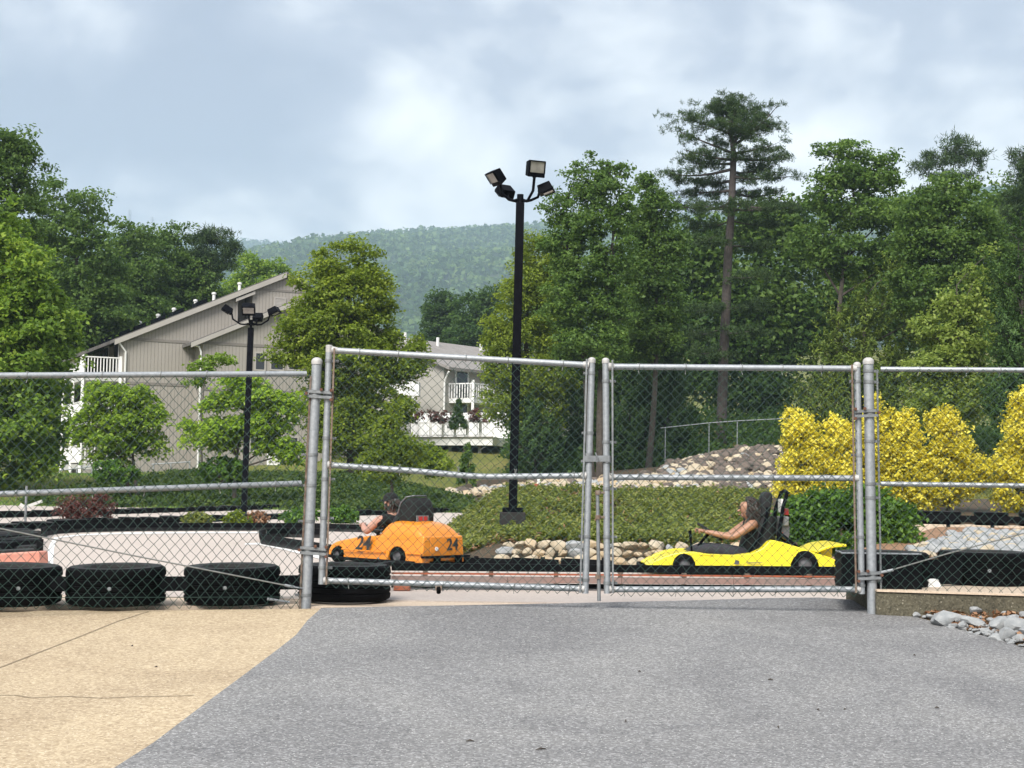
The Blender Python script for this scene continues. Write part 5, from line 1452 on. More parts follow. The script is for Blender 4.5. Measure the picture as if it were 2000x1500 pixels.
# coral plastic barrier and stacked belts at the far left
o = thing('coral_barrier', gpt(40, 1110), 'coral plastic barrier block behind the leftmost tyre', 'barrier')
O = o.location.copy(); a, b = gpt(-60, 1109), gpt(78, 1103); mb = MB(O); mb.smooth = False
za = .13
mb.prism([Vector((a.x, a.y, 0)), Vector((b.x, b.y, 0)), Vector((b.x - .03, b.y + .05, za)), Vector((a.x, a.y + .05, za - .015))], (0, .3, 0)); mb.build('body', M['coral'], o, bevel=.015)
mb = MB(O); mb.smooth = False
c = a.lerp(b, .55); mb.box((c.x - .28, c.y - .004, .07), (.22, .03, .12)); mb.build('panel', M['redbright'], o)
o = thing('belt_stack', gpt(20, 1086), 'stack of grey worn rubber belts at the left picture edge', 'rubber belts')
O = o.location.copy(); random.seed(3)
for i, (x0, x1, y0, y1) in enumerate([(-80, 66, 1082, 1074), (-80, 70, 1077, 1068), (-80, 72, 1070, 1062), (-80, 76, 1063, 1055), (-60, 78, 1056, 1049), (-60, 74, 1049, 1043), (-30, 78, 1043, 1038), (-10, 60, 1039, 1036)]):
    D = 16.6 + i * .55; a, b = P(x0, y0, D), P(x1, y1 + 2, D + .3); mb = MB(O); mb.smooth = False
    pts = bend(a, b, 5, .02); 
    for p, q in zip(pts, pts[1:]): mb.bar(p, q, .30, .05 + .02 * (i % 2))
    mb.build('belt', M['beltgrey' if i % 3 else 'tyre_top'], o)
mb = MB(O)
for px_, py_ in ((-30, 1084), (20, 1078), (-20, 1068), (25, 1060), (0, 1052)): p = gpt(px_, py_); mb = MB(O); mb.box((p.x, p.y + .2, .07), (.5, .5, .14)); mb.build('pile_core', M['belt'], o)
# posts of the far chain line at the left
o = thing('marker_post', gpt(49, 1030), 'thin grey post standing among the small tyres at the left', 'post')
mb = MB(o.location); p = o.location; mb.tube([p, p + Vector((0, 0, .72))], .022, 8); mb.build('shaft', M['galv2'], o)
mb = MB(o.location); mb.bar(p + Vector((-.1, 0, .40)), p + Vector((.0, 0, .34)), .02, .05); mb.build('clip', M['vinylgrey'], o)
mb = MB(o.location); mb.bar(p + Vector((.02, 0, .36)), p + Vector((.28, 0, .46)), .02, .05); mb.build('clip', M['vinylgrey'], o)

# rows of small tyres along the second straight
small = make_tyre(0.215, .125, 'small_tyre', 'small black tyre in the row edging the lawn beyond the second straight', gpt(-20, 1011), False, 'small tyres edging the lawn', n=18)
def tyre_row(path, pitch_m, label, group, first=None):
    pts = [gpt(*p) for p in path]; L = [0]
    for a, b in zip(pts, pts[1:]): L.append(L[-1] + (b - a).length)
    s_, k = 0.0, 0; locs = []
    while s_ < L[-1]:
        i = max(j for j in range(len(L)) if L[j] <= s_); i = min(i, len(pts) - 2)
        p = pts[i].lerp(pts[i + 1], (s_ - L[i]) / (L[i + 1] - L[i])); p.z = 0
        if first is not None and k == 0: first.location = p; first['label'] = label; first['group'] = group; c_ = first
        else:
            c_ = copy_tree(small, p, random.uniform(0, 6), label); c_['group'] = group
        c_.rotation_euler = (random.uniform(-.05, .05), random.uniform(-.05, .05), random.uniform(0, 6)); sc = random.uniform(.9, 1.1); c_.scale = (sc, sc, random.uniform(.85, 1.15))
        locs.append(p); s_ += pitch_m * random.uniform(.94, 1.08); k += 1
    return locs
rowA = [(-30, 1012), (80, 1009), (200, 1004.5), (400, 998.5), (560, 993.5), (640, 990.5), (740, 987), (860, 984), (985, 980)]
rowB = [(-30, 1038), (60, 1033), (110, 1030), (230, 1024), (330, 1021), (430, 1018.5), (500, 1015), (560, 1012), (640, 1008), (730, 1006), (850, 1001), (950, 997)]
tyre_row(rowA, .60, 'small black tyre in the row edging the lawn beyond the second straight', 'small tyres edging the lawn', small)
tyre_row(rowB, .60, 'small black tyre in the row between the two straights', 'small tyres between the straights')
for path, lab in ((rowA, 'black rubber belt threaded through the tyres along the lawn'), (rowB, 'black rubber belt threaded through the tyres between the straights')):
    boards('belt_line', lab, path, [(.02, .06, .17)], ['belt'], ['belt_section'], 'rubber belt', 'belts through the small tyre rows', th=.012)
# low plants in the strip between the straights
def low_plant(label, px, py, rx, rz, mat, D=None, n=40, L=.07, cat_='shrub', per=30):
    p = gpt(px, py); r = np.random.default_rng(int(px)); root = thing('low_shrub', (p.x, p.y, 0), label, cat_, None)
    cen, _, o_ = in_lobes([(p.x, p.y, rz * .6, rx, rx * .5, rz * .7)], n, .4, r)
    cen[:, 2] = np.maximum(cen[:, 2], .03)
    v, q = clump_leaves(cen, .09, per, L, L * .55, .6, .8, o_, r=r); fast_mesh('foliage', v - np.array(root.location), q, M[mat], root)
    mb = MB(root.location)
    for i in range(6): a = i * 1.05; mb.tube([p, p + Vector((math.cos(a) * rx * .5, math.sin(a) * rx * .3, rz * .7))], [.012, .004], 4)
    mb.build('stems', M['bark'], root); return root
low_plant('dark red clipped bush behind the left fence panel', 165, 1023, .50, .44, 'l_red', n=130, L=.055)
low_plant('low green plant beside the shorter floodlight pole, left side', 387, 1023, .26, .13, 'l_juniper')
low_plant('low yellow-green plant at the foot of the shorter floodlight pole', 462, 1023, .22, .16, 'l_gold')
low_plant('small dry brown tuft beside the yellow-green plant', 502, 1023, .16, .16, 'l_brown')
low_plant('low green plant behind the left gate post', 585, 1022, .34, .22, 'l_bush', n=60)
low_plant('low green plant behind the orange kart driver', 668, 1022, .30, .24, 'l_bush', n=60)

# ================================================================== planting mound, stone wall, rubble bank
MP = [(16.8, -.08), (17.05, -.05), (17.35, .10), (17.6, .20), (20, .25), (23, .50), (26, .72), (28, .66), (30, .0)]
def mound_z(x, y):
    px = 1000 + FPX * x / y
    z = float(np.interp(y, [a for a, _ in MP], [b for _, b in MP]))
    f = sm(855, 1010, px) * (1 - sm(1500, 1560, px) * .0)
    return -.06 + (z + .06) * f + .03 * math.sin(x * 3.1) * math.sin(y * 2.3) * f
vs, q = [], []; nu, nv_ = 46, 40
for j in range(nv_ + 1):
    y = 16.8 + 13.2 * j / nv_
    for i in range(nu + 1):
        px = 840 + 720 * i / nu; x = (px - 1000) / FPX * y; vs.append((x, y, mound_z(x, y)))
for j in range(nv_):
    for i in range(nu): a = j * (nu + 1) + i; q.append([a, a + 1, a + nu + 2, a + nu + 1])
mound = fast_mesh('planting_mound', np.array(vs), np.array(q), M['soil'], smooth=True); tag(mound, 'earth mound planted with junipers', kind='structure')
rj = np.random.default_rng(9); cj = []
while len(cj) < 3300:
    y = 16.95 + 9.8 * rj.random() ** 1.25; px = 858 + 640 * rj.random(); x = (px - 1000) / FPX * y
    z = mound_z(x, y)
    if z < .0 or (px > 985 and y < 17.5): continue
    if math.sin(x * 2.3 + 1.1 * math.sin(y * 1.7)) * math.sin(y * 1.9 + x) < -.62: continue
    if abs(x - lb.x) < .25 and -.5 < y - lb.y < .3: continue
    cj.append((x, y, z + .05 + .07 * rj.random()))
cj = np.array(cj); out = unit(rj.normal(size=cj.shape) * np.array([1, 1, .2]) + np.array([0, -.3, .25]))
def sprays(cen, ax, per, rad, L, W, r, nb=.5):
    n = len(cen); t = r.random((n * per, 1)) * 2 - 1; A = np.repeat(ax, per, axis=0)
    pos = np.repeat(cen, per, axis=0) + A * t * rad + r.normal(size=(n * per, 3)) * (1.1 - np.abs(t)) * rad * .32
    la = unit(A + r.normal(size=A.shape) * .5); nr = unit(r.normal(size=A.shape) * .7 + np.array([0, -.2, .9]))
    return leaf_quads(pos, nr, la, L * (.6 + .8 * r.random((len(pos), 1))), W)
v, qd = sprays(cj, out, 24, .14, .075, .026, rj)
tag(fast_mesh('juniper_cover', v, qd, M['l_juniper']), 'spreading juniper carpet over the mound', kind='stuff')
cb_ = cj[rj.choice(len(cj), 800, replace=False)]; v, qd = sprays(cb_ - np.array([0, 0, .05]), unit(rj.normal(size=cb_.shape) * np.array([1, 1, .3])), 16, .13, .08, .018, rj)
tag(fast_mesh('dead_twigs', v, qd, M['l_brown']), 'dry brown twigs in the juniper carpet', kind='stuff')

# stones: a few hull shapes shared by all
def rock_mesh(seed, flat=.7):
    """worn angular stone: small sphere pressed against a few random planes"""
    r = np.random.default_rng(seed); bm = bmesh.new(); bmesh.ops.create_icosphere(bm, subdivisions=2, radius=.5)
    pl = unit(r.normal(size=(9, 3))); ds = .30 + .14 * r.random(9)
    for v_ in bm.verts:
        c = np.array(v_.co) * (1 + .10 * r.normal())
        for n_, d_ in zip(pl, ds):
            t_ = c @ n_
            if t_ > d_: c = c - n_ * (t_ - d_) * .92
        v_.co = Vector(tuple(c * np.array([1.15, .95, flat * 1.15])))
    for f in bm.faces: f.smooth = True
    me = bpy.data.meshes.new('stone'); bm.to_mesh(me); bm.free()
    try: me.set_sharp_from_angle(angle=R(32))
    except Exception: pass
    return me
ROCKS = {}
def rock(kind_, i):
    k = (kind_, i)
    if k not in ROCKS:
        me = rock_mesh(100 + i, .55 + .06 * (i % 5)); me.materials.append(M[kind_]); ROCKS[k] = me
    return ROCKS[k]
def stone(parent, loc, size, kind_, r):
    o = bpy.data.objects.new('stone', rock(kind_, int(r.integers(0, 9)))); COL.objects.link(o); o.parent = parent
    pl = parent.location; o.location = (loc[0] - pl.x, loc[1] - pl.y, loc[2] - pl.z)
    o.rotation_euler = (r.uniform(-.35, .35), r.uniform(-.35, .35), r.uniform(0, 6.28))
    o.scale = (size * r.uniform(.85, 1.35), size * r.uniform(.8, 1.1), size * r.uniform(.75, 1.05)); return o
wa = P(975, 1100, 17.2); wall_ = thing('dry_stone_wall', (wa.x, wa.y, 0), 'low dry-stone wall of pale rounded stones behind the karts', 'stone wall')
rs = np.random.default_rng(31)
kinds = ['stone_w', 'stone_w', 'stone_t', 'stone_w', 'stone_g', 'stone_t']
for row in range(3):
    px = 968 + 9 * row
    while px < 1480:
        sz = rs.uniform(.12, .21); y = 16.92 + row * .13 + rs.uniform(-.03, .03)
        stone(wall_, ((px - 1000) / FPX * y + .5 * sz, y, .045 + row * .078 + rs.uniform(-.012, .012)), sz * (1 if row < 2 else 1.1), kinds[int(rs.integers(0, 6))], rs)
        px += sz * FPX / 17.2 * .88
# rubble bank
def bank_z(px, y):
    top = float(np.interp(px, [880, 950, 1000, 1150, 1300, 1450, 1560], [.45, 1.05, 1.30, 1.40, 1.8, 2.6, 2.7]))
    t = sm(61, 74, y); return .10 + .25 * sm(58, 61, y) + (top - .35) * t
vs, q = [], []; nu, nv_ = 34, 14
for j in range(nv_ + 1):
    y = 57.5 + 19 * j / nv_
    for i in range(nu + 1):
        px = 870 + 720 * i / nu; vs.append(((px - 1000) / FPX * y, y, bank_z(px, y) if j else -.05))
for j in range(nv_):
    for i in range(nu): a = j * (nu + 1) + i; q.append([a, a + 1, a + nu + 2, a + nu + 1])
bank = fast_mesh('rubble_bank', np.array(vs), np.array(q), M['soil'], smooth=True); tag(bank, 'sloping bank covered in loose rubble stone', kind='structure')
cells = []
for y in np.arange(60.0, 74.5, .42):
    for px in np.arange(880, 1545, 18 * 64 / y):
        p_ = px + rs.uniform(-6, 6); lim = float(np.interp(p_, [880, 940, 1000, 1100, 1290, 1310, 1560], [61.0, 64.5, 66.5, 68, 69, 73.5, 74.5]))
        if y > lim: continue
        cells.append((y, p_))
vis = sorted(cells); extra = []
nst = 0
for y, p_ in vis:
    z = bank_z(p_, y); dark = (p_ > 1400 and rs.random() < .5) or (p_ > 1270 and y > 67.5 and rs.random() < .45) or rs.random() < .12
    k_ = 'stone_d' if dark else ['stone_w', 'stone_w', 'stone_t', 'stone_g', 'stone_w'][int(rs.integers(0, 5))]
    sz = rs.uniform(.30, .62) * (1.2 if dark else 1); loc = ((p_ - 1000) / FPX * y, y, z + .08)
    if nst < 300 and (y < 65 or rs.random() < .35): stone(bank, loc, sz, k_, rs); nst += 1
    else: extra.append((loc, sz, k_))
for k_ in ('stone_w', 'stone_t', 'stone_g', 'stone_d'):
    mb = MB(); mb.smooth = False
    for loc, sz, kk in extra:
        if kk != k_: continue
        me = rock(kk, int(rs.integers(0, 9))); rot = Matrix.Rotation(rs.uniform(0, 6.28), 3, 'Z') @ Matrix.Rotation(rs.uniform(-.4, .4), 3, 'X')
        mb.add([rot @ Vector(v_.co) * sz + Vector(loc) for v_ in me.vertices], [tuple(p.vertices) for p in me.polygons])
    if mb.v: mb.build('loose_stones', M[k_], bank, kind='stuff')
boards('edging_board', 'black plastic edging at the foot of the rubble bank', [P(1190, 975, 53.0), P(1300, 976, 52.6), P(1380, 980, 52.0), P(1445, 985, 51.6)], [(-.05, .14, 0)], ['belt'], ['board'], 'edging', zbase=.4)
# white marker with a red box in the rubble
o = thing('marker_post', P(1052, 974, 57.0), 'small white post with a red box in front of the rubble bank', 'post')
mb = MB(o.location); p = o.location; mb.bar(p - Vector((0, 0, .3)), p + Vector((0, 0, .80)), .13, .1, (0, 1, 0)); mb.build('shaft', M['white'], o)
mb = MB(o.location); mb.box(p + Vector((-.09, -.05, .42)), (.17, .14, .30)); mb.build('red_box', M['redpl'] if 'redpl' in M else M['redbright'], o)

# right: stones on the bed, far tyres on their kerb, round bush, golden shrubs
def bed_h(y): return bedz + .26 * (y - 12) / 8.9
gr = np.random.default_rng(44); k = 0
for y in np.arange(15.4, 20.6, .20):
    for px in np.arange(1782, 2090, 19 * 17 / y):
        p_ = px + gr.uniform(-7, 7); lim = float(np.interp(p_, [1780, 1850, 1900, 2000, 2200], [16.2, 18.0, 19.6, 20.6, 20.8]))
        if y > lim or k >= 290: continue
        sz = gr.uniform(.09, .20)
        stone(bed, ((p_ - 1000) / FPX * y, y, bed_h(y) + .015), sz, 'stone_g' if gr.random() < .8 else 'stone_w', gr); k += 1
# verge stones in front of the kerb
vr = np.random.default_rng(12)
for px, py, w_ in [(1800 + 8 * i + vr.uniform(-4, 4), 1203 + 2.1 * i + vr.uniform(-6, 8), vr.uniform(9, 17)) for i in range(34)] + [(1835 + 4.6 * i + vr.uniform(-20, 20), 1204 + 1.2 * i + vr.uniform(-6, 8), vr.uniform(6, 12)) for i in range(40)] + [(1846, 1208, 58), (1900, 1213, 40), (1905, 1192, 26), (1955, 1216, 50), (1936, 1210, 22), (1990, 1222, 46), (1880, 1222, 28), (1925, 1232, 30), (1968, 1240, 42), (1992, 1246, 30), (1945, 1244, 26), (1862, 1222, 18),
                   (1828, 1206, 16), (1790, 1200, 14), (1975, 1205, 24), (1998, 1200, 20), (1915, 1206, 14), (1960, 1196, 14), (2030, 1236, 50), (2040, 1210, 36), (2060, 1260, 44), (1895, 1236, 14), (1912, 1243, 12), (1986, 1234, 14), (1872, 1230, 12), (1935, 1222, 13)]:
    p = verge_hit(px, py + w_ * .2)
    stone(sw, (p.x, p.y, p.z + w_ * S(10) * .16), w_ * S(10) * 1.05, 'stone_g', vr)
rl = np.random.default_rng(15); n_ = 900
n_ = 3200; lx = 2.55 + 2.6 * rl.random(n_); ly = 8.6 + 2.3 * rl.random(n_) ** .55
lp = np.stack([lx, ly, np.array([verge_z(a, b) + .006 for a, b in zip(lx, ly)])], axis=1)
keep = np.array([b > float(np.interp(a, _ex, _ey)) + rl.uniform(-.02, .22) for a, b in zip(lx, ly)])
v, qd = leaf_quads(lp[keep], unit(rl.normal(size=lp[keep].shape) * .5 + np.array([0, 0, 1])), unit(rl.normal(size=lp[keep].shape)), .05, .026)
tag(fast_mesh('leaf_litter', v, qd, M['l_brown']), 'dry brown leaves among the verge stones', kind='stuff')
o = thing('pale_gap_block', P(1820, 1155, 11.3), 'white block added for the pale concrete seen between the tyres on the kerb', 'block'); o.location.z = kz  # added block, stands for the pale concrete showing through the gap
mb = MB(o.location); p = o.location; mb.smooth = False; mb.prism([p + Vector(t_) for t_ in ((-.085, 0, 0), (.085, 0, 0), (.05, 0, .075), (-.045, 0, .075))], (0, .12, 0)); mb.build('body', M['white'], o, bevel=.006)
kb = MB(); kb.smooth = False
ka, kb_ = P(1770, 1022, 21.3), P(2100, 1036, 20.6)
kzz = P(1900, 1026, 21).z
kb.prism([Vector((ka.x, ka.y, kzz)), Vector((kb_.x, kb_.y, kzz)), Vector((kb_.x, kb_.y + .6, kzz)), Vector((ka.x, ka.y + .6, kzz))], (0, 0, -.5))
tag(kb.build('track_kerb', M['apron'], bevel=.01), 'pale concrete kerb under the far right tyres', kind='structure')
for i, px in enumerate((1795, 1857, 1951, 2040)):
    t_ = (px - 1770) / 330; p = ka.lerp(kb_, t_); c_ = copy_tree(small, (p.x, p.y + .28, kzz), random.uniform(0, 6), ['half-hidden black tyre at the edge of the round bush', 'black tyre on the far kerb below the golden shrubs', 'second black tyre on the far kerb from the round bush', 'black tyre on the far kerb cut by the picture edge'][i])
    c_['group'] = 'tyres on the far right kerb'; c_.scale = (1.12, 1.12, 1.5)
o = thing('belt_line', (ka.x, ka.y, kzz), 'black rubber belt with short posts along the far right kerb', 'rubber belt')
mb = MB(o.location); a, b = ka + Vector((0, .03, 0)), kb_ + Vector((0, .03, 0)); a.z = b.z = kzz + .085; mb.smooth = False; mb.bar(a, b, .015, .10); mb.build('belt_section', M['belt'], o)
for px in (1853, 1940, 2030):
    p = ka.lerp(kb_, (px - 1770) / 330); mb = MB(o.location); mb.bar((p.x, p.y - .02, kzz - .12), (p.x, p.y - .02, kzz + .10), .05, .04, (1, 0, 0)); mb.build('post', M['blackmetal'], o)

broadleaf('round_bush', 'round dark green clipped bush behind the yellow kart', 'bush', 18.6, (1650, 1075),
  [(1560, 1005, 42, 34), (1620, 990, 50, 30), (1690, 992, 55, 34), (1745, 1015, 42, 38), (1570, 1050, 55, 36), (1650, 1040, 80, 46), (1730, 1050, 55, 34)], M['l_bush'],
  n_clump=520, per=44, L=.062, W=.036, clump=.14, trunk_r=.03, zbase=bedz + .1, shell=.6, flat=.8, up=.7)
gs = [('leftmost golden-yellow shrub, beside the rubble bank', 1562, [(1550, 812, 13, 18), (1576, 822, 11, 16), (1560, 850, 30, 34), (1568, 900, 38, 42), (1560, 955, 42, 36)]),
      ('golden-yellow shrub left of the right gate post', 1632, [(1630, 830, 14, 22), (1650, 850, 20, 26), (1632, 880, 30, 40), (1640, 940, 38, 44)]),
      ('golden-yellow shrub partly hidden by the right gate post', 1700, [(1705, 800, 12, 26), (1695, 850, 24, 34), (1705, 900, 34, 44), (1700, 955, 36, 36)]),
      ('golden-yellow shrub just right of the gate post', 1765, [(1740, 828, 22, 22), (1775, 825, 16, 22), (1760, 865, 36, 36), (1770, 920, 44, 46), (1780, 970, 40, 26)]),
      ('broad golden-yellow shrub with a pointed tip, second from the right edge', 1848, [(1860, 812, 12, 18), (1832, 826, 22, 26), (1860, 850, 34, 36), (1850, 900, 50, 42), (1890, 930, 40, 36), (1840, 960, 44, 28)]),
      ('tallest golden-yellow shrub at the right picture edge', 1995, [(1988, 788, 14, 28), (2005, 800, 22, 40), (1985, 850, 34, 40), (2020, 880, 50, 60), (1965, 905, 34, 36), (1985, 960, 44, 36)])]
for lab, px, lobes in gs:
    broadleaf('golden_shrub', lab, 'shrub', 27, (px, 995), lobes, M['l_yellow'], n_clump=270, per=44, L=.065, W=.04, clump=.16, trunk_r=.035, zbase=.30, group='golden shrubs along the far kerb', shell=.6, flat=.85, up=.6)
# bed behind the golden shrubs
mb = MB(); mb.smooth = False
a, b = P(1505, 1000, 25.5), P(2200, 1000, 24.5)
mb.prism([Vector((a.x, a.y, .42)), Vector((b.x, b.y, .42)), Vector((b.x + 2, 33, .75)), Vector((a.x + .6, 33, .55))], (0, 0, -.5)); tag(mb.build('shrub_bed', M['soil']), 'dark soil bed under the golden shrubs', kind='structure')

# ivy bank and lawn grass left
ri = np.random.default_rng(18); ci = []
while len(ci) < 2600:
    y = 43 + 20 * ri.random(); px = 60 + 860 * ri.random()
    if px < 330 and y > 45 + (px - 60) * .04 + 2: continue
    x = (px - 1000) / FPX * y; ci.append((x, y, gz(x, y) + .06 + .16 * ri.random()))
v, qd = clump_leaves(np.array(ci), .26, 16, .13, .09, 1.1, .5, r=ri)
tag(fast_mesh('ivy_cover', v, qd, M['l_ivy']), 'low ivy carpet on the bank below the grey house', kind='stuff')
ng = 20000; y = 43 + 45 * ri.random(ng) ** 1.4; px = -60 + 1150 * ri.random(ng); x = (px - 1000) / FPX * y
gp = np.stack([x, y, np.array([gz(a, b) for a, b in zip(x, y)]) + .03], axis=1)
v, qd = leaf_quads(gp, unit(ri.normal(size=gp.shape) * np.array([1, 1, .2])), unit(np.array([0, 0, 1.0]) + ri.normal(size=gp.shape) * .35), .13, .03)
tag(fast_mesh('lawn_grass', v, qd, M['grass']), 'mown lawn grass below the grey house', kind='stuff')
# pipe handrails on the lawn and in the wood
def pipe_rail(label, pts, posts, D, r_=.028):
    q_ = [P(x, y, D) for x, y in pts]; root = thing('pipe_railing', q_[0], label, 'railing', 'grey pipe railings')
    root.location.z = gz(q_[0].x, q_[0].y); O = root.location.copy()
    mb = MB(O); mb.tube(q_, r_, 8); mb.build('rail', M['galv'], root)
    for t in posts:
        i = min(len(q_) - 2, int(t)); p = q_[i].lerp(q_[i + 1], t - i); mb = MB(O); mb.tube([Vector((p.x, p.y, gz(p.x, p.y) - .1)), p], r_, 8); mb.build('post', M['galv'], root)
pipe_rail('grey pipe railing below the balconies', [(-40, 938), (60, 926), (150, 915), (200, 908)], (0.1, .6, 1.3, 2.0, 2.6, 3), 62)
pipe_rail('short grey pipe railing against the grey wall', [(296, 907), (372, 902)], (.05, .5, .98), 66)
pipe_rail('thin pipe fence rail in front of the dark wood', [(1290, 836), (1385, 826), (1440, 822), (1545, 817)], (0.1, 1, 2, 3), 75, .022)
# crumbs and twigs on the ramp
rt = np.random.default_rng(3)
for i, (px, py, L_) in enumerate([(918, 1449, 14), (1056, 1465, 22), (1505, 1329, 12), (1598, 1388, 9), (1830, 1384, 9), (1650, 1387, 8), (1520, 1422, 6), (1249, 1313, 6), (1786, 1281, 6), (305, 1304, 6), (258, 1263, 6), (1222, 1410, 16)]):
    p = PA(px, py); o = thing('twig', p, ['short dark twig on the asphalt near the lower edge', 'longer dark twig on the asphalt near the lower edge', 'dark leaf crumb on the asphalt'][min(i, 2)] if i < 3 else 'tiny dark crumb lying on the paving', 'twig', 'crumbs on the paving')
    mb = MB(p); a = rt.uniform(0, 3.1); w_ = L_ * S(8) * .5; mb.tube([p + Vector((-w_ * math.cos(a), -w_ * math.sin(a), .004)), p + Vector((0, 0, .008)), p + Vector((w_ * math.cos(a), w_ * math.sin(a), .003))], [.002, .005, .002], 5); mb.build('stick', M['bark'], o)

# ================================================================== go-karts and drivers
def paint(name, c1, c2, rough=.28):
    m, nt, n, l, out = new_mat(name); v = objvec(nt)
    f = noise_node(nt, v, 3.0, 4, .6); col = ramp_node(nt, f, [(.35, c1), (.7, c2)])
    sc = noise_node(nt, v, 26, 6, .75)                       # scuffs and grime
    col = mixc(nt, ramp_node(nt, sc, [(.60, (0, 0, 0)), (.72, (.5, .5, .5))]), col, tuple(x * .55 + .03 for x in c1))
    b = pbsdf(nt, out, col, ramp_node(nt, sc, [(.4, (rough,) * 3), (.75, (.6,) * 3)]), 0, bump_node(nt, noise_node(nt, v, 5, 3, .5), .08, .02), .5)
    b.inputs['Coat Weight'].default_value = .35; b.inputs['Coat Roughness'].default_value = .12
    return m
M['yellow'] = paint('yellow_gelcoat', (.78, .66, .020), (.72, .60, .015))
M['orange'] = paint('orange_gelcoat', (.66, .225, .012), (.60, .195, .010))
M['skin_a'] = simple('tan_skin', (.33, .175, .11), (.28, .145, .09), 9, .5)
M['skin_b'] = simple('fair_skin', (.42, .235, .175), (.37, .195, .14), 9, .5)
M['cloth_black'] = simple('black_cotton', (.0022, .0022, .0028), (.005, .005, .006), 14, .9, 0, .4, 60)
M['denim'] = simple('dark_grey_denim', (.018, .018, .026), (.034, .034, .042), 14, .9, 0, .4, 80)
M['hair'] = simple('dark_curly_hair', (.014, .010, .008), (.035, .024, .018), 30, .55)
M['padding'] = simple('black_seat_padding', (.0035, .004, .0055), (.009, .010, .012), 10, .8, 0, .3, 40)
M['padlight'] = simple('worn_padding', (.20, .205, .21), (.12, .125, .13), 12, .8, 0, .3, 60)
M['redpl'] = simple('red_plastic', (.42, .022, .02), (.34, .02, .018), 6, .4)
M['ink'] = simple('black_vinyl_lettering', (.012, .012, .012), (.02, .02, .02), 6, .6)
M['rim'] = simple('grey_wheel_rim', (.10, .10, .11), (.16, .16, .17), 10, .45, .5)

def arc_cut(cx, cz, r, zb, n=9):
    """points of a wheel arch along the bottom edge, from +x side to -x side"""
    a0 = math.asin(max(-1, min(1, (zb - cz) / r)))
    return [(cx + r * math.cos(a), cz + r * math.sin(a)) for a in [a0 + (math.pi - 2 * a0) * i / (n - 1) for i in range(n)]]
def kart_shell(top, zb, arches, W, t, front_to, rear_from, root, mat, tail_w=1.0, nose_w=1.0, name='body', deckdrop=0.0):
    """top: side outline from tail to nose (x forward); two pods plus nose and tail decks in one shell"""
    bottom = []
    for cx, cz, r in sorted(arches, key=lambda a: -a[0]): bottom += arc_cut(cx, cz, r, zb)
    poly = list(top) + [(top[-1][0], zb)] + bottom + [(top[0][0], zb)]
    x0, x1 = top[0][0], top[-1][0]
    def wf(x):
        if x > front_to: return 1 + (nose_w - 1) * (x - front_to) / max(1e-6, x1 - front_to)
        if x < rear_from: return 1 + (tail_w - 1) * (rear_from - x) / max(1e-6, rear_from - x0)
        return 1.0
    mb = MB(); mb.smooth = True
    zmax = max(z for _, z in top)
    for sgn in (1, -1):
        n = len(poly); outer = []; inner = []
        for x, z in poly:
            y = W / 2 * wf(x) * (1 - .10 * max(0, z - zb) / (zmax - zb)); outer.append((x, sgn * y, z)); inner.append((x, sgn * max(.02, W / 2 - t) * wf(x), z))
        mb.add(outer + inner, [tuple(range(n)), tuple(range(2 * n - 1, n - 1, -1))] + [(i, i + n, (i + 1) % n + n, (i + 1) % n) for i in range(n)])
    def deck(a, b, drop):
        pts = [(x, z) for x, z in top if a <= x <= b]
        za = np.interp([a, b], [x for x, _ in top], [z for _, z in top])
        if not pts or pts[0][0] > a: pts = [(a, za[0])] + pts
        if pts[-1][0] < b: pts = pts + [(b, za[1])]
        for i in range(len(pts) - 1):
            (xa, z_a), (xb, z_b) = pts[i], pts[i + 1]
            ya, yb = max(.02, (W / 2 - t)) * wf(xa) + .01, max(.02, (W / 2 - t)) * wf(xb) + .01
            vs = []
            for x, y, z in ((xa, ya, z_a), (xb, yb, z_b)):
                vs += [(x, -y, z - drop), (x, -y * .4, z - drop * .2), (x, y * .4, z - drop * .2), (x, y, z - drop), (x, y, zb + .02), (x, -y, zb + .02)]
            f = [(j, (j + 1) % 6, (j + 1) % 6 + 6, j + 6) for j in range(6)]
            if i == 0: f.append((5, 4, 3, 2, 1, 0))
            if i == len(pts) - 2: f.append((6, 7, 8, 9, 10, 11))
            mb.add(vs, f)
    deck(front_to, x1, deckdrop); deck(x0, rear_from, deckdrop)
    o = mb.build(name, mat, root); bv = o.modifiers.new('bevel', 'BEVEL'); bv.width = .016; bv.segments = 3; bv.limit_method = 'ANGLE'; bv.angle_limit = R(30)
    return o
def kart_wheel(root, x, y, r, w):
    mb = MB(); mb.lathe([(r * .5, -w / 2), (r * .78, -w / 2), (r * .95, -w * .42), (r, -w * .25), (r, w * .25), (r * .95, w * .42), (r * .78, w / 2), (r * .5, w / 2)], (x, y, r), axis='Y', n=24)
    wl2 = mb.build('wheel', M['tyre'], root)
    mb = MB(); mb.lathe([(r * .5, -w * .48), (r * .42, -w * .3), (r * .12, -w * .34), (.002, -w * .36)], (x, y, r), axis='Y', n=16); mb.lathe([(r * .5, w * .48), (r * .42, w * .3), (r * .12, w * .34), (.002, w * .36)], (x, y, r), axis='Y', n=16); mb.build('rim', M['rim'], wl2)
    return wl2
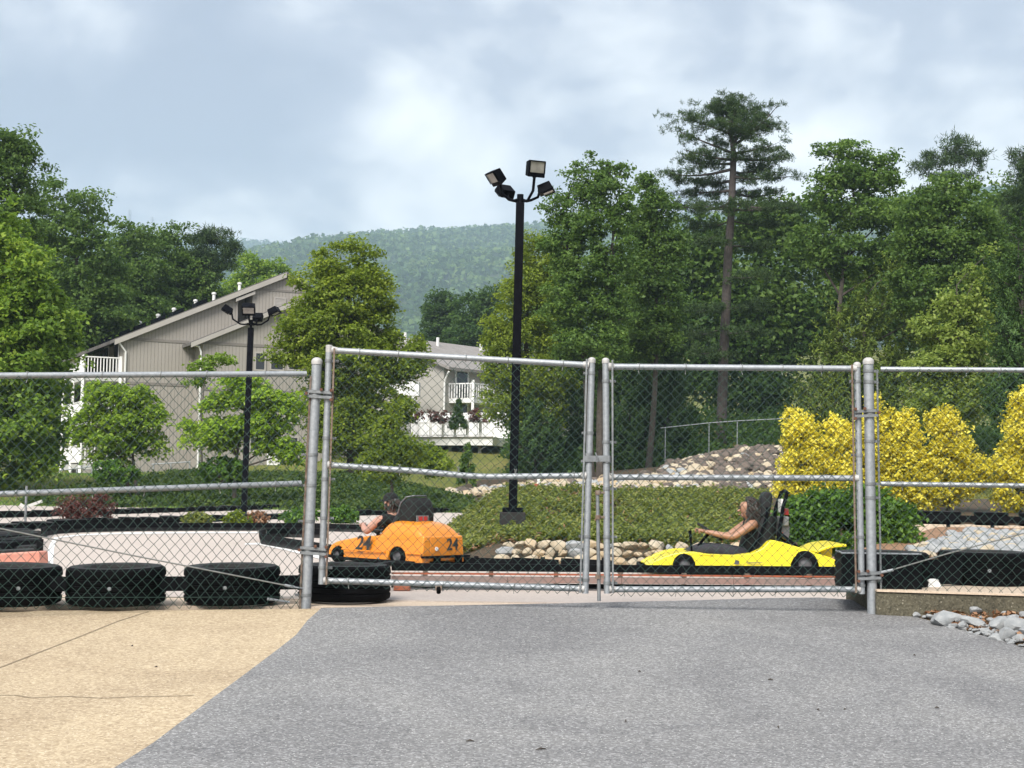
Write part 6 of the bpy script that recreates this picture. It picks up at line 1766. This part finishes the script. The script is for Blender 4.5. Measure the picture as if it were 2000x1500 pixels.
def text_on(body, txt, size, loc, rot, mat, name='race_number', shear=0.0):
    cu_ = bpy.data.curves.new(name, 'FONT'); cu_.body = txt; cu_.size = size; cu_.extrude = .0015; cu_.align_x = 'CENTER'; cu_.align_y = 'CENTER'; cu_.shear = shear; cu_.offset = size * .018
    tmp = bpy.data.objects.new(name, cu_); COL.objects.link(tmp)
    bpy.context.view_layer.update()
    me = bpy.data.meshes.new_from_object(tmp.evaluated_get(bpy.context.evaluated_depsgraph_get())); bpy.data.objects.remove(tmp)
    me.materials.clear(); me.materials.append(M[mat]); o = bpy.data.objects.new(name, me); COL.objects.link(o); o.parent = body; o.location = loc; o.rotation_euler = rot
    return o
def skin_mesh(chains, sub=2):
    """chains: list of (joints [(pos, r)], edges). Each is grown with a skin modifier; all results merge into one mesh"""
    bm_all = bmesh.new()
    for joints, edges in chains:
        me = bpy.data.meshes.new('sk'); me.from_pydata([tuple(j[0]) for j in joints], edges, []); o = bpy.data.objects.new('sk', me); COL.objects.link(o)
        md = o.modifiers.new('skin', 'SKIN'); md.use_smooth_shade = True; md.branch_smoothing = .3
        if not me.skin_vertices: 
            bpy.context.view_layer.objects.active = o; bpy.ops.object.modifier_add(type='SKIN'); o.modifiers.remove(o.modifiers[-1]) if len(o.modifiers) > 1 else None
        for i, sv in enumerate(me.skin_vertices[0].data):
            r_ = joints[i][1]; sv.radius = (r_, r_) if isinstance(r_, (int, float)) else r_
            sv.use_root = (i == 0)
        sb = o.modifiers.new('sub', 'SUBSURF'); sb.levels = sub; sb.render_levels = sub
        bpy.context.view_layer.update()
        ev = bpy.data.meshes.new_from_object(o.evaluated_get(bpy.context.evaluated_depsgraph_get())); bm_all.from_mesh(ev)
        bpy.data.objects.remove(o); bpy.data.meshes.remove(ev)
    me = bpy.data.meshes.new('figure'); bm_all.to_mesh(me); bm_all.free()
    me.polygons.foreach_set('use_smooth', [True] * len(me.polygons)); return me
def mesh_obj(name, me, mat, parent):
    me.materials.clear(); me.materials.append(M[mat]); o = bpy.data.objects.new(name, me); COL.objects.link(o); o.parent = parent; return o
def chain(pts): return ([(Vector(p), r) for p, r in pts], [(i, i + 1) for i in range(len(pts) - 1)])
def hand_chains(wrist, knuck, grip_dir, thumb_dir, sc=1.0):
    """palm plus four unequal bent fingers and a thumb; fingers curl along grip_dir"""
    w, k = Vector(wrist), Vector(knuck); d = (k - w).normalized(); g = Vector(grip_dir).normalized(); t = Vector(thumb_dir).normalized()
    side = t; out = []
    for i, L in enumerate((.070, .078, .073, .058)):
        b = k + side * (.026 - .0175 * i) * sc
        p1 = b + d * L * .42 * sc; p2 = p1 + (d * .25 + g).normalized() * L * .36 * sc; p3 = p2 + (g - d * .75).normalized() * L * .30 * sc
        out.append(chain([(b - d * .02, .0095 * sc), (b, .0095 * sc), (p1, .0088 * sc), (p2, .008 * sc), (p3, .0068 * sc)]))
    tb = w + d * .03 * sc + t * .024 * sc
    out.append(chain([(tb - t * .01, .012 * sc), (tb + t * .02 * sc + d * .012, .011 * sc), (tb + t * .03 * sc + d * .04 * sc + g * .012, .0095 * sc), (tb + t * .022 * sc + d * .062 * sc + g * .026, .008 * sc)]))
    return out
def hair_strands(name, root, centre, rad, n, length, mat, seed, back=Vector((-1, 0, 0)), curl=.012, facing=.25):
    r = np.random.default_rng(seed); mb = MB()
    while n > 0:
        d = Vector(tuple(unit(r.normal(size=(1, 3)))[0]))
        if d.dot(-back) > facing or d.z < -.55: continue
        n -= 1
        p = Vector(centre) + Vector((d.x * rad[0], d.y * rad[1], d.z * rad[2])); pts = []
        L = length * r.uniform(.5, 1.1); ph = r.uniform(0, 6.28)
        for k in range(7):
            f = k / 6
            q = p + Vector((d.x * .02 * f, d.y * .03 * f, 0)) + back * .05 * f * max(0, d.z + .3) + Vector((0, 0, -L * f * f * (1.1 if d.z > 0 else 1)))
            q += Vector((math.cos(ph + f * 9), math.sin(ph + f * 9), .3 * math.sin(ph * 2 + f * 8))) * curl * (.3 + f)
            pts.append(q)
        mb.tube(pts, [.009, .011, .011, .010, .009, .007, .004], 5, True)
    return mb.build(name, M[mat], root)
def face(root, head, fwd, up, sc, skin):
    """eyes, brows, mouth and ears on the head at `head`"""
    f, u = Vector(fwd).normalized(), Vector(up).normalized(); s = u.cross(f)
    for sg in (-1, 1):
        mb = MB(); p = Vector(head) + f * .074 * sc + s * sg * .03 * sc + u * .012 * sc; mb.lathe([(.001, .006), (.006, .004), (.008, 0), (.006, -.004), (.001, -.006)], p, n=10); mb.build('eye', M['ink'], root)
        mb = MB(); mb.tube([p + u * .018 + s * sg * -.012, p + u * .023, p + u * .017 + s * sg * .014], .004, 5); mb.build('eyebrow', M['hair'], root)
        mb = MB(); q = Vector(head) + s * sg * .074 * sc - f * .005; mb.tube([q - u * .025 + f * .004, q + s * sg * .012, q + u * .028 - f * .006, q + u * .012 - f * .016], [.007, .009, .010, .006], 6); mb.build('ear', M[skin], root)
    mb = MB(); p = Vector(head) + f * .080 * sc - u * .055 * sc; mb.tube([p - s * .02 - f * .006, p, p + s * .02 - f * .006], [.004, .007, .004], 6); mb.build('lips', M['lips'], root)
M['lips'] = simple('lips', (.36, .13, .11), (.32, .11, .10), 9, .5)

# ---------------------------------------------------------------- yellow kart (side on, heading left)
DK = 15.65
kc = P(1438, 1110, DK); kc.z = 0.0
ky = thing('go_kart', kc, 'low yellow go-kart with rear wing seen side-on', 'go-kart', rotz=math.pi)
top = [(-.965, .17), (-.90, .205), (-.84, .222), (-.74, .250), (-.557, .308), (-.375, .360), (-.30, .374), (-.262, .362), (-.195, .292), (-.09, .240), (.09, .216), (.354, .221), (.48, .240), (.60, .240), (.70, .222), (.79, .192), (.90, .140), (.97, .098)]
body = kart_shell(top, .082, [(.60, .10, .115), (-.625, .10, .150)], 1.04, .20, .30, -.36, ky, M['yellow'], .86, .80, deckdrop=.02)
for x in (.60, -.625):
    for sg in (1, -1): kart_wheel(ky, x, sg * (.42 if x > 0 else .40), .112 if x > 0 else .138, .13 if x > 0 else .17)
mb = MB(); mb.smooth = False; mb.box((0.05, 0, .07), (1.5, .66, .03)); mb.build('floor_pan', M['blackmetal'], ky)
# bumper rail round the kart
mb = MB(); mb.tube([(1.0, -.36, .075), (1.02, 0, .075), (1.0, .36, .075), (.55, .53, .06), (-.6, .53, .06), (-1.0, .40, .075), (-1.02, 0, .075), (-1.0, -.40, .075), (-.6, -.53, .06), (.55, -.53, .06)], .022, 8, closed=True); mb.build('bumper_rail', M['belt'], ky)
mb = MB(); wing = [(-.735, .262), (-.79, .296), (-.86, .322), (-.95, .340), (-1.05, .346), (-1.055, .318), (-.96, .312), (-.88, .296), (-.80, .268), (-.76, .248)]
mb.prism([(x, -.46, z) for x, z in wing], (0, .92, 0)); wg = mb.build('rear_wing', M['yellow'], ky, bevel=.008)
for sg in (-1, 1):
    mb = MB(); mb.prism([(-.84, sg * .33 - .012, .20), (-.80, sg * .33 - .012, .275), (-.93, sg * .33 - .012, .315), (-.93, sg * .33 - .012, .18)], (0, .024, 0)); mb.build('wing_support', M['yellow'], wg)
# seat with tall padded headrest
mb = MB(); mb.tube([(.12, 0, .12), (-.10, 0, .11), (-.20, 0, .16), (-.27, 0, .40), (-.305, 0, .62)], [.10, .15, .16, .14, .12], 12); seat = mb.build('seat', M['padding'], ky)
mb = MB(); mb.prism([(-.225, -.13, .60), (-.262, -.13, .84), (-.30, -.13, .868), (-.345, -.13, .855), (-.36, -.13, .80), (-.325, -.13, .60)], (0, .26, 0)); hr = mb.build('headrest', M['padding'], seat, bevel=.03)
for sg in (-1, 1):
    mb = MB(); mb.tube([(-.05, sg * .17, .16), (-.20, sg * .18, .36), (-.29, sg * .15, .60), (-.30, sg * .13, .70)], .013, 6); mb.build('seat_frame', M['blackmetal'], seat)
# roll hoop and engine behind the seat
mb = MB(); mb.tube([(-.40, -.20, .36), (-.45, -.20, .70), (-.50, -.17, .86), (-.505, 0, .875), (-.50, .17, .86), (-.45, .20, .70), (-.40, .20, .36)], .020, 8); hoop = mb.build('roll_hoop', M['blackmetal'], ky)
for sg in (-1, 1):
    mb = MB(); mb.tube([(-.42, sg * .19, .44), (-.55, sg * .20, .34), (-.60, sg * .20, .30)], .016, 8); mb.build('hoop_strut', M['blackmetal'], hoop)
mb = MB(); mb.box((-.475, .05, .56), (.09, .24, .10)); eng = mb.build('engine_cover', M['padlight'], ky, bevel=.012)
mb = MB(); mb.lathe([(.045, -.03), (.045, .03), (.02, .04)], (-.49, .07, .655), n=12, cap=True); mb.build('fuel_cap', M['redpl'], eng)
mb = MB(); mb.box((-.47, .03, .46), (.12, .22, .10)); mb.lathe([(.03, -.05), (.03, .05)], (-.49, .12, .40), axis='Y', n=10, cap=True); mb.build('engine_block', M['rim'], eng)
mb = MB(); mb.tube([(-.44, .08, .52), (-.47, .12, .47), (-.45, .14, .42), (-.50, .12, .37)], .012, 6); mb.build('fuel_hose', M['redbright'], eng)
mb = MB(); mb.smooth = False; mb.box((-.452, .06, .72), (.02, .20, .14)); mb.build('rear_plate', M['white'], hoop)
# steering wheel, column and lever
sc_ = Vector((.28, 0, .435)); ax = Vector((-.55, 0, .83)).normalized(); s1v = Vector((0, 1, 0)); s2v = ax.cross(s1v)
mb = MB(); mb.tube([sc_ + (s1v * math.cos(a) + s2v * math.sin(a)) * .145 for a in [2 * math.pi * k / 24 for k in range(24)]], .014, 8, closed=True); sw_ = mb.build('steering_wheel', M['cloth_black'], ky)
mb = MB(); mb.tube([sc_ - s1v * .14, sc_ - ax * .02, sc_ + s1v * .14], .012, 6); mb.tube([sc_ - ax * .02, sc_ - s2v * .14], .012, 6); mb.lathe([(.045, -.01), (.045, .012), (.01, .016)], sc_ - ax * .015, n=12, cap=True); mb.build('spokes', M['rim'], sw_)
mb = MB(); mb.tube([sc_ - ax * .02, sc_ - ax * .16 + Vector((.02, 0, 0)), Vector((.46, 0, .10))], .016, 8); mb.tube([(.40, -.18, .10), (.36, -.12, .30), (.36, .12, .30), (.40, .18, .10)], .016, 8); mb.build('steering_column', M['blackmetal'], sw_)
mb = MB(); mb.tube([(.50, .30, .20), (.515, .30, .34), (.525, .30, .455)], [.010, .012, .018], 8); mb.build('lever', M['blackmetal'], ky)
# stickers on the near side
mb = MB(); mb.smooth = False
mb.add([(.10, .521, .125), (.055, .521, .125), (.045, .521, .16), (.09, .521, .17)], [(0, 1, 2, 3)]); mb.add([(.03, .521, .125), (.015, .521, .13), (.02, .521, .14)], [(0, 1, 2)]); mb.build('sticker', M['rim'], body)
mb = MB(); mb.smooth = False; mb.add([(-.02, .521, .145), (-.19, .521, .145), (-.19, .521, .151), (-.02, .521, .153)], [(0, 1, 2, 3)]); mb.add([(-.03, .521, .13), (-.16, .521, .13), (-.16, .521, .136), (-.03, .521, .138)], [(0, 1, 2, 3)]); mb.build('sticker', M['rim'], body)

# driver of the yellow kart
pw = thing('person', kc, 'driver with dark curly hair and black top in the yellow kart', 'person', rotz=math.pi)
pelvis, chest, neck, head = Vector((-.10, 0, .20)), Vector((-.165, 0, .46)), Vector((-.135, 0, .575)), Vector((-.105, 0, .675))
body_ch = [([(pelvis, (.13, .095)), (Vector((-.14, 0, .33)), (.125, .09)), (chest, (.14, .095)), (Vector((-.15, 0, .53)), (.085, .07)), (neck, .045), (Vector((-.115, 0, .63)), (.062, .068)), (head + Vector((.005, 0, .02)), (.076, .088)), (head + Vector((-.01, 0, .085)), (.06, .07)),
             (Vector((-.15, .165, .525)), .052), (Vector((-.15, -.165, .525)), .052)],
            [(0, 1), (1, 2), (2, 3), (3, 4), (4, 5), (5, 6), (6, 7), (3, 8), (3, 9)])]
armL = [(Vector((-.15, .14, .53)), .05), (Vector((-.14, .18, .525)), .053), (Vector((-.03, .205, .45)), .044), (Vector((.068, .21, .385)), .036), (Vector((.20, .185, .41)), .033), (Vector((.315, .15, .435)), .024), (Vector((.36, .148, .445)), (.032, .018))]
armR = [(Vector((p.x, -p.y, p.z)), r_) for p, r_ in armL]
body_ch += [chain(armL), chain(armR)]
for sg in (1, -1):
    body_ch += hand_chains((.315, sg * .15, .435), (.385, sg * .146, .452), (-.2, 0, -1), (0, -sg, .25), .95)
nose = chain([(head + Vector((.055, 0, -.005)), .014), (head + Vector((.092, 0, -.018)), .015), (head + Vector((.085, 0, -.03)), .011)])
chin = chain([(head + Vector((.03, 0, -.06)), .035), (head + Vector((.062, 0, -.075)), .026)])
fig = mesh_obj('body', skin_mesh(body_ch + [nose, chin]), 'skin_a', pw)
face(fig, head, (1, 0, 0), (0, 0, 1), 1.0, 'skin_a')
mesh_obj('tank_top', skin_mesh([([(pelvis, (.15, .115)), (Vector((-.14, 0, .33)), (.142, .108)), (chest + Vector((0, 0, -.005)), (.152, .110)), (Vector((-.155, 0, .495)), (.10, .09))], [(0, 1), (1, 2), (2, 3)])]), 'cloth_black', fig)
mb = MB()
for sg in (-1, 1): mb.tube([(-.09, sg * .075, .46), (-.10, sg * .085, .535), (-.155, sg * .085, .575), (-.22, sg * .08, .52)], [.014, .014, .014, .014], 6)
mb.build('straps', M['cloth_black'], fig)
legs = []
for sg in (1, -1): legs.append(chain([(pelvis + Vector((.0, sg * .06, -.02)), .105), (Vector((.12, sg * .14, .225)), .092), (Vector((.36, sg * .17, .255)), .068), (Vector((.52, sg * .15, .19)), .056), (Vector((.70, sg * .12, .135)), .045)]))
mesh_obj('jeans', skin_mesh(legs), 'denim', fig)
sh = []
for sg in (1, -1): sh.append(chain([(Vector((.69, sg * .12, .125)), .042), (Vector((.75, sg * .12, .12)), .042), (Vector((.77, sg * .12, .19)), .034)]))
mesh_obj('shoes', skin_mesh(sh, 1), 'cloth_black', fig)
mb = MB(); c = head + Vector((-.012, 0, .035)); mb.lathe([(.001, .098), (.05, .088), (.083, .055), (.096, .0), (.09, -.05), (.07, -.09)], (0, 0, 0), n=18)
mb.v = [(x * .98 + c.x - .012 if x < .03 else .03 * .98 + c.x - .012, y * .92 + c.y, z + c.z) for x, y, z in mb.v]; mb.build('hair_cap', M['hair'], fig)
hair_strands('hair', fig, head + Vector((-.02, 0, .02)), (.104, .10, .110), 260, .25, 'hair', 4, curl=.022)

# ---------------------------------------------------------------- orange kart (three-quarter rear view)
TH = R(41); rz = math.pi - TH
hdir = Vector((math.cos(rz), math.sin(rz), 0)); ldir = Vector((-hdir.y, hdir.x, 0))
oc = P(822, 1098, 15.75); oc.z = 0; oc = oc + hdir * .715 - ldir * .30
ko = thing('go_kart', oc, 'orange go-kart number 24 with tall rounded rear hump', 'go-kart', rotz=rz)
ko.scale = (1.08, 1.04, 1.0)
topo = [(-.70, .335), (-.60, .345), (-.50, .345), (-.36, .345), (-.24, .335), (-.15, .325), (.08, .312), (.30, .285), (.45, .258), (.58, .232), (.66, .195), (.70, .14)]
bo = kart_shell(topo, .05, [(.545, .085, .095), (-.345, .085, .125)], .64, .13, .10, -.22, ko, M['orange'], 1.0, .86, deckdrop=0)
for x in (.545, -.345):
    for sg in (1, -1): kart_wheel(ko, x, sg * (.255 if x > 0 else .245), .088 if x > 0 else .112, .10 if x > 0 else .13)
mb = MB(); hum = [(.02, .30), (-.05, .39), (-.11, .465), (-.17, .492), (-.28, .498), (-.50, .490), (-.59, .455), (-.67, .37), (-.69, .30)]
vs = []; fs = []; k = len(hum)
for yi, (yy, drop) in enumerate(((-.30, .13), (-.255, .04), (-.16, .005), (0, 0), (.16, .005), (.255, .04), (.30, .13))):
    for x, z in hum: vs.append((x + (0.0 if abs(yy) < .2 else -.02), yy, max(.29, z - drop)))
for a in range(6):
    for i in range(k - 1): fs.append((a * k + i, a * k + i + 1, (a + 1) * k + i + 1, (a + 1) * k + i))
fs.append(tuple(range(k))); fs.append(tuple(6 * k + i for i in range(k - 1, -1, -1)))
mb.add(vs, fs); hump = mb.build('rear_hump', M['orange'], ko); sb = hump.modifiers.new('sub', 'SUBSURF'); sb.levels = sb.render_levels = 2
# skirt line along the side, rear bumper shelf with supports, tail panel
mb = MB(); mb.tube([(.44, .325, .155), (.1, .329, .150), (-.2, .329, .150)], .008, 6); mb.build('side_moulding', M['orange'], bo); mb = MB(); mb.tube([(-.49, .329, .150), (-.70, .325, .150)], .008, 6); mb.build('side_moulding', M['orange'], bo)
mb = MB(); mb.smooth = False; mb.box((-.735, 0, .118), (.09, .64, .022)); bmp = mb.build('rear_bumper', M['blackmetal'], ko)
for y in (-.20, .12):
    mb = MB(); mb.smooth = False; mb.box((-.725, y, .075), (.04, .07, .085)); mb.build('bumper_bracket', M['blackmetal'], bmp)
mb = MB(); mb.tube([(.72, -.26, .07), (.735, 0, .07), (.72, .26, .07), (.40, .345, .055), (-.62, .345, .055)], .018, 8); mb.build('bumper_rail', M['belt'], ko)
mb = MB(); mb.lathe([(.022, -.004), (.022, .004), (.01, .008)], (-.707, .11, .20), axis='X', n=12, cap=True); mb.build('rear_reflector', M['white'], bo)
mb = MB(); mb.lathe([(.012, -.004), (.012, .006)], (-.10, .322, .075), axis='Y', n=10, cap=True); mb.build('side_bolt', M['galv'], bo)
text_on(bo, '24', .215, (.135, .3235, .225), (R(90), 0, math.pi), 'ink', shear=.25)
text_on(bo, '24', .175, (-.7035, -.13, .238), (R(90), 0, -math.pi / 2), 'ink')
mb = MB(); mb.smooth = False; mb.box((0, 0, .045), (1.2, .44, .02)); mb.build('floor_pan', M['blackmetal'], ko)
# padded hood behind the driver's head, placard, tubular hoop
mb = MB(); hood = [(-.16, .46), (-.18, .60), (-.22, .70), (-.27, .750), (-.35, .758), (-.41, .73), (-.44, .62), (-.44, .46)]
mb.prism([(x, -.155, z - .02) for x, z in hood], (0, .31, 0)); hd = mb.build('headrest_hood', M['cloth_black'], ko, bevel=.05)
mb = MB(); mb.tube([(-.20, -.165, .54), (-.25, -.165, .68), (-.31, -.15, .742), (-.36, -.09, .756), (-.36, .09, .756), (-.31, .15, .742), (-.25, .165, .68), (-.20, .165, .54)], .009, 8); mb.build('hoop', M['rim'], hd)
mb = MB(); mb.smooth = False; mb.box((-.452, .055, .515), (.012, .17, .065)); pl = mb.build('placard', M['padlight'], ko)
mb = MB(); mb.smooth = False; mb.box((-.460, .09, .515), (.004, .055, .045)); mb.box((-.460, .015, .515), (.004, .05, .045)); mb.build('placard_mark', M['redpl'], pl)
mb = MB(); mb.tube([(.16, 0, .08), (-.02, 0, .08), (-.12, 0, .14), (-.17, 0, .36), (-.19, 0, .56)], [.07, .12, .13, .13, .10], 12); mb.build('seat', M['padding'], ko)
for sg in (1, -1):
    mb = MB(); mb.tube([(-.06, sg * .17, .30), (-.14, sg * .17, .42), (-.21, sg * .15, .54), (-.22, sg * .12, .60)], .030, 8); mb.build('seat_bolster', M['padding'], ko)
sc_ = Vector((.20, 0, .375)); ax = Vector((-.6, 0, .8)).normalized(); s2v = ax.cross(s1v)
mb = MB(); mb.tube([sc_ + (s1v * math.cos(a) + s2v * math.sin(a)) * .12 for a in [2 * math.pi * k_ / 22 for k_ in range(22)]], .013, 8, closed=True); swo = mb.build('steering_wheel', M['cloth_black'], ko)
mb = MB(); mb.tube([sc_ - s1v * .12, sc_ - ax * .02, sc_ + s1v * .12], .011, 6); mb.build('spokes', M['rim'], swo)
mb = MB(); mb.tube([sc_ - ax * .02, (.36, 0, .12)], .014, 8); mb.build('steering_column', M['blackmetal'], swo)
po = thing('person', oc, 'driver in black cap and black t-shirt in the orange kart', 'person', rotz=rz)
po.location = oc + hdir * .10 + Vector((0, 0, -.01)); po.scale = (1.12, 1.12, 1.08)
pel, che, nek, hea = Vector((-.04, 0, .16)), Vector((-.085, 0, .40)), Vector((-.06, 0, .525)), Vector((-.03, 0, .625))
ch_ = [([(pel, (.125, .10)), (Vector((-.07, 0, .28)), (.12, .095)), (che, (.13, .09)), (Vector((-.075, 0, .475)), (.085, .065)), (nek, .046), (Vector((-.04, 0, .575)), (.056, .062)), (hea + Vector((.004, 0, .015)), (.068, .078)), (hea + Vector((-.008, 0, .07)), (.055, .064)), (Vector((-.08, .15, .47)), .048), (Vector((-.08, -.15, .47)), .048)],
        [(0, 1), (1, 2), (2, 3), (3, 4), (4, 5), (5, 6), (6, 7), (3, 8), (3, 9)])]
aL = [(Vector((-.08, .13, .47)), .046), (Vector((-.07, .17, .465)), .05), (Vector((.0, .215, .40)), .043), (Vector((.055, .235, .335)), .036), (Vector((.14, .19, .375)), .034), (Vector((.20, .135, .40)), .024), (Vector((.23, .118, .405)), (.028, .016))]
aR = [(Vector((p.x, -p.y, p.z)), r_) for p, r_ in aL]
ch_ += [chain(aL), chain(aR)]
for sg in (1, -1): ch_ += hand_chains((.20, sg * .135, .40), (.245, sg * .115, .41), (-.2, 0, -1), (0, -sg, .25), .85)
ch_.append(chain([(hea + Vector((.05, 0, -.005)), .013), (hea + Vector((.083, 0, -.015)), .014)])); ch_.append(chain([(hea + Vector((.03, 0, -.05)), .03), (hea + Vector((.055, 0, -.064)), .024)]))
fo = mesh_obj('body', skin_mesh(ch_), 'skin_b', po); face(fo, hea, (1, 0, 0), (0, 0, 1), .88, 'skin_b')
tee = [([(pel, (.14, .115)), (Vector((-.07, 0, .28)), (.135, .11)), (che, (.145, .105)), (Vector((-.075, 0, .465)), (.10, .08)), (Vector((-.08, .15, .465)), .06), (Vector((-.01, .21, .405)), .056), (Vector((-.08, -.15, .465)), .06), (Vector((-.01, -.21, .405)), .056)], [(0, 1), (1, 2), (2, 3), (3, 4), (4, 5), (3, 6), (6, 7)])]
mesh_obj('t_shirt', skin_mesh(tee), 'cloth_black', fo)
mesh_obj('trousers', skin_mesh([chain([(pel + Vector((0, sg * .06, -.02)), .095), (Vector((.14, sg * .12, .19)), .08), (Vector((.30, sg * .13, .20)), .058), (Vector((.42, sg * .11, .14)), .046), (Vector((.52, sg * .10, .10)), .04)]) for sg in (1, -1)]), 'denim', fo)
mb = MB(); c = hea + Vector((-.005, 0, .025)); mb.lathe([(.001, .088), (.045, .080), (.072, .052), (.080, .012), (.079, -.004)], c, n=20); capo = mb.build('cap', M['cloth_black'], fo)
mb = MB(); mb.smooth = True; br = [(.06, -.06, 0), (.115, -.05, -.01), (.138, 0, -.004), (.115, .05, -.01), (.06, .06, 0)]
mb.prism([c + Vector(b_) for b_ in br], (0, 0, .008)); mb.build('cap_brim', M['cloth_black'], capo)
mb = MB(); mb.smooth = False; mb.box(c + Vector((-.078, 0, .012)), (.012, .05, .024)); mb.build('cap_strap', M['padlight'], capo)
hair_strands('hair', fo, hea + Vector((-.01, 0, -.005)), (.076, .074, .06), 60, .05, 'hair', 6, curl=.004, facing=.0)

# ================================================================== air: thin summer haze
mb = MB(); mb.smooth = False
mb.box((0, 2420, 360), (7400, 5000, 750))
hz_o = mb.build('haze', None if False else M['white'])
m, nt, n, l, out = new_mat('haze_air')
pv = n.new('ShaderNodeVolumePrincipled')
pv.inputs['Color'].default_value = (0.63, 0.82, 1.0, 1); pv.inputs['Density'].default_value = 0.00021
pv.inputs['Anisotropy'].default_value = 0.0
l.new(pv.outputs[0], out.inputs['Volume'])
hz_o.data.materials.clear(); hz_o.data.materials.append(m)
tag(hz_o, 'thin summer haze over the valley', kind='stuff')
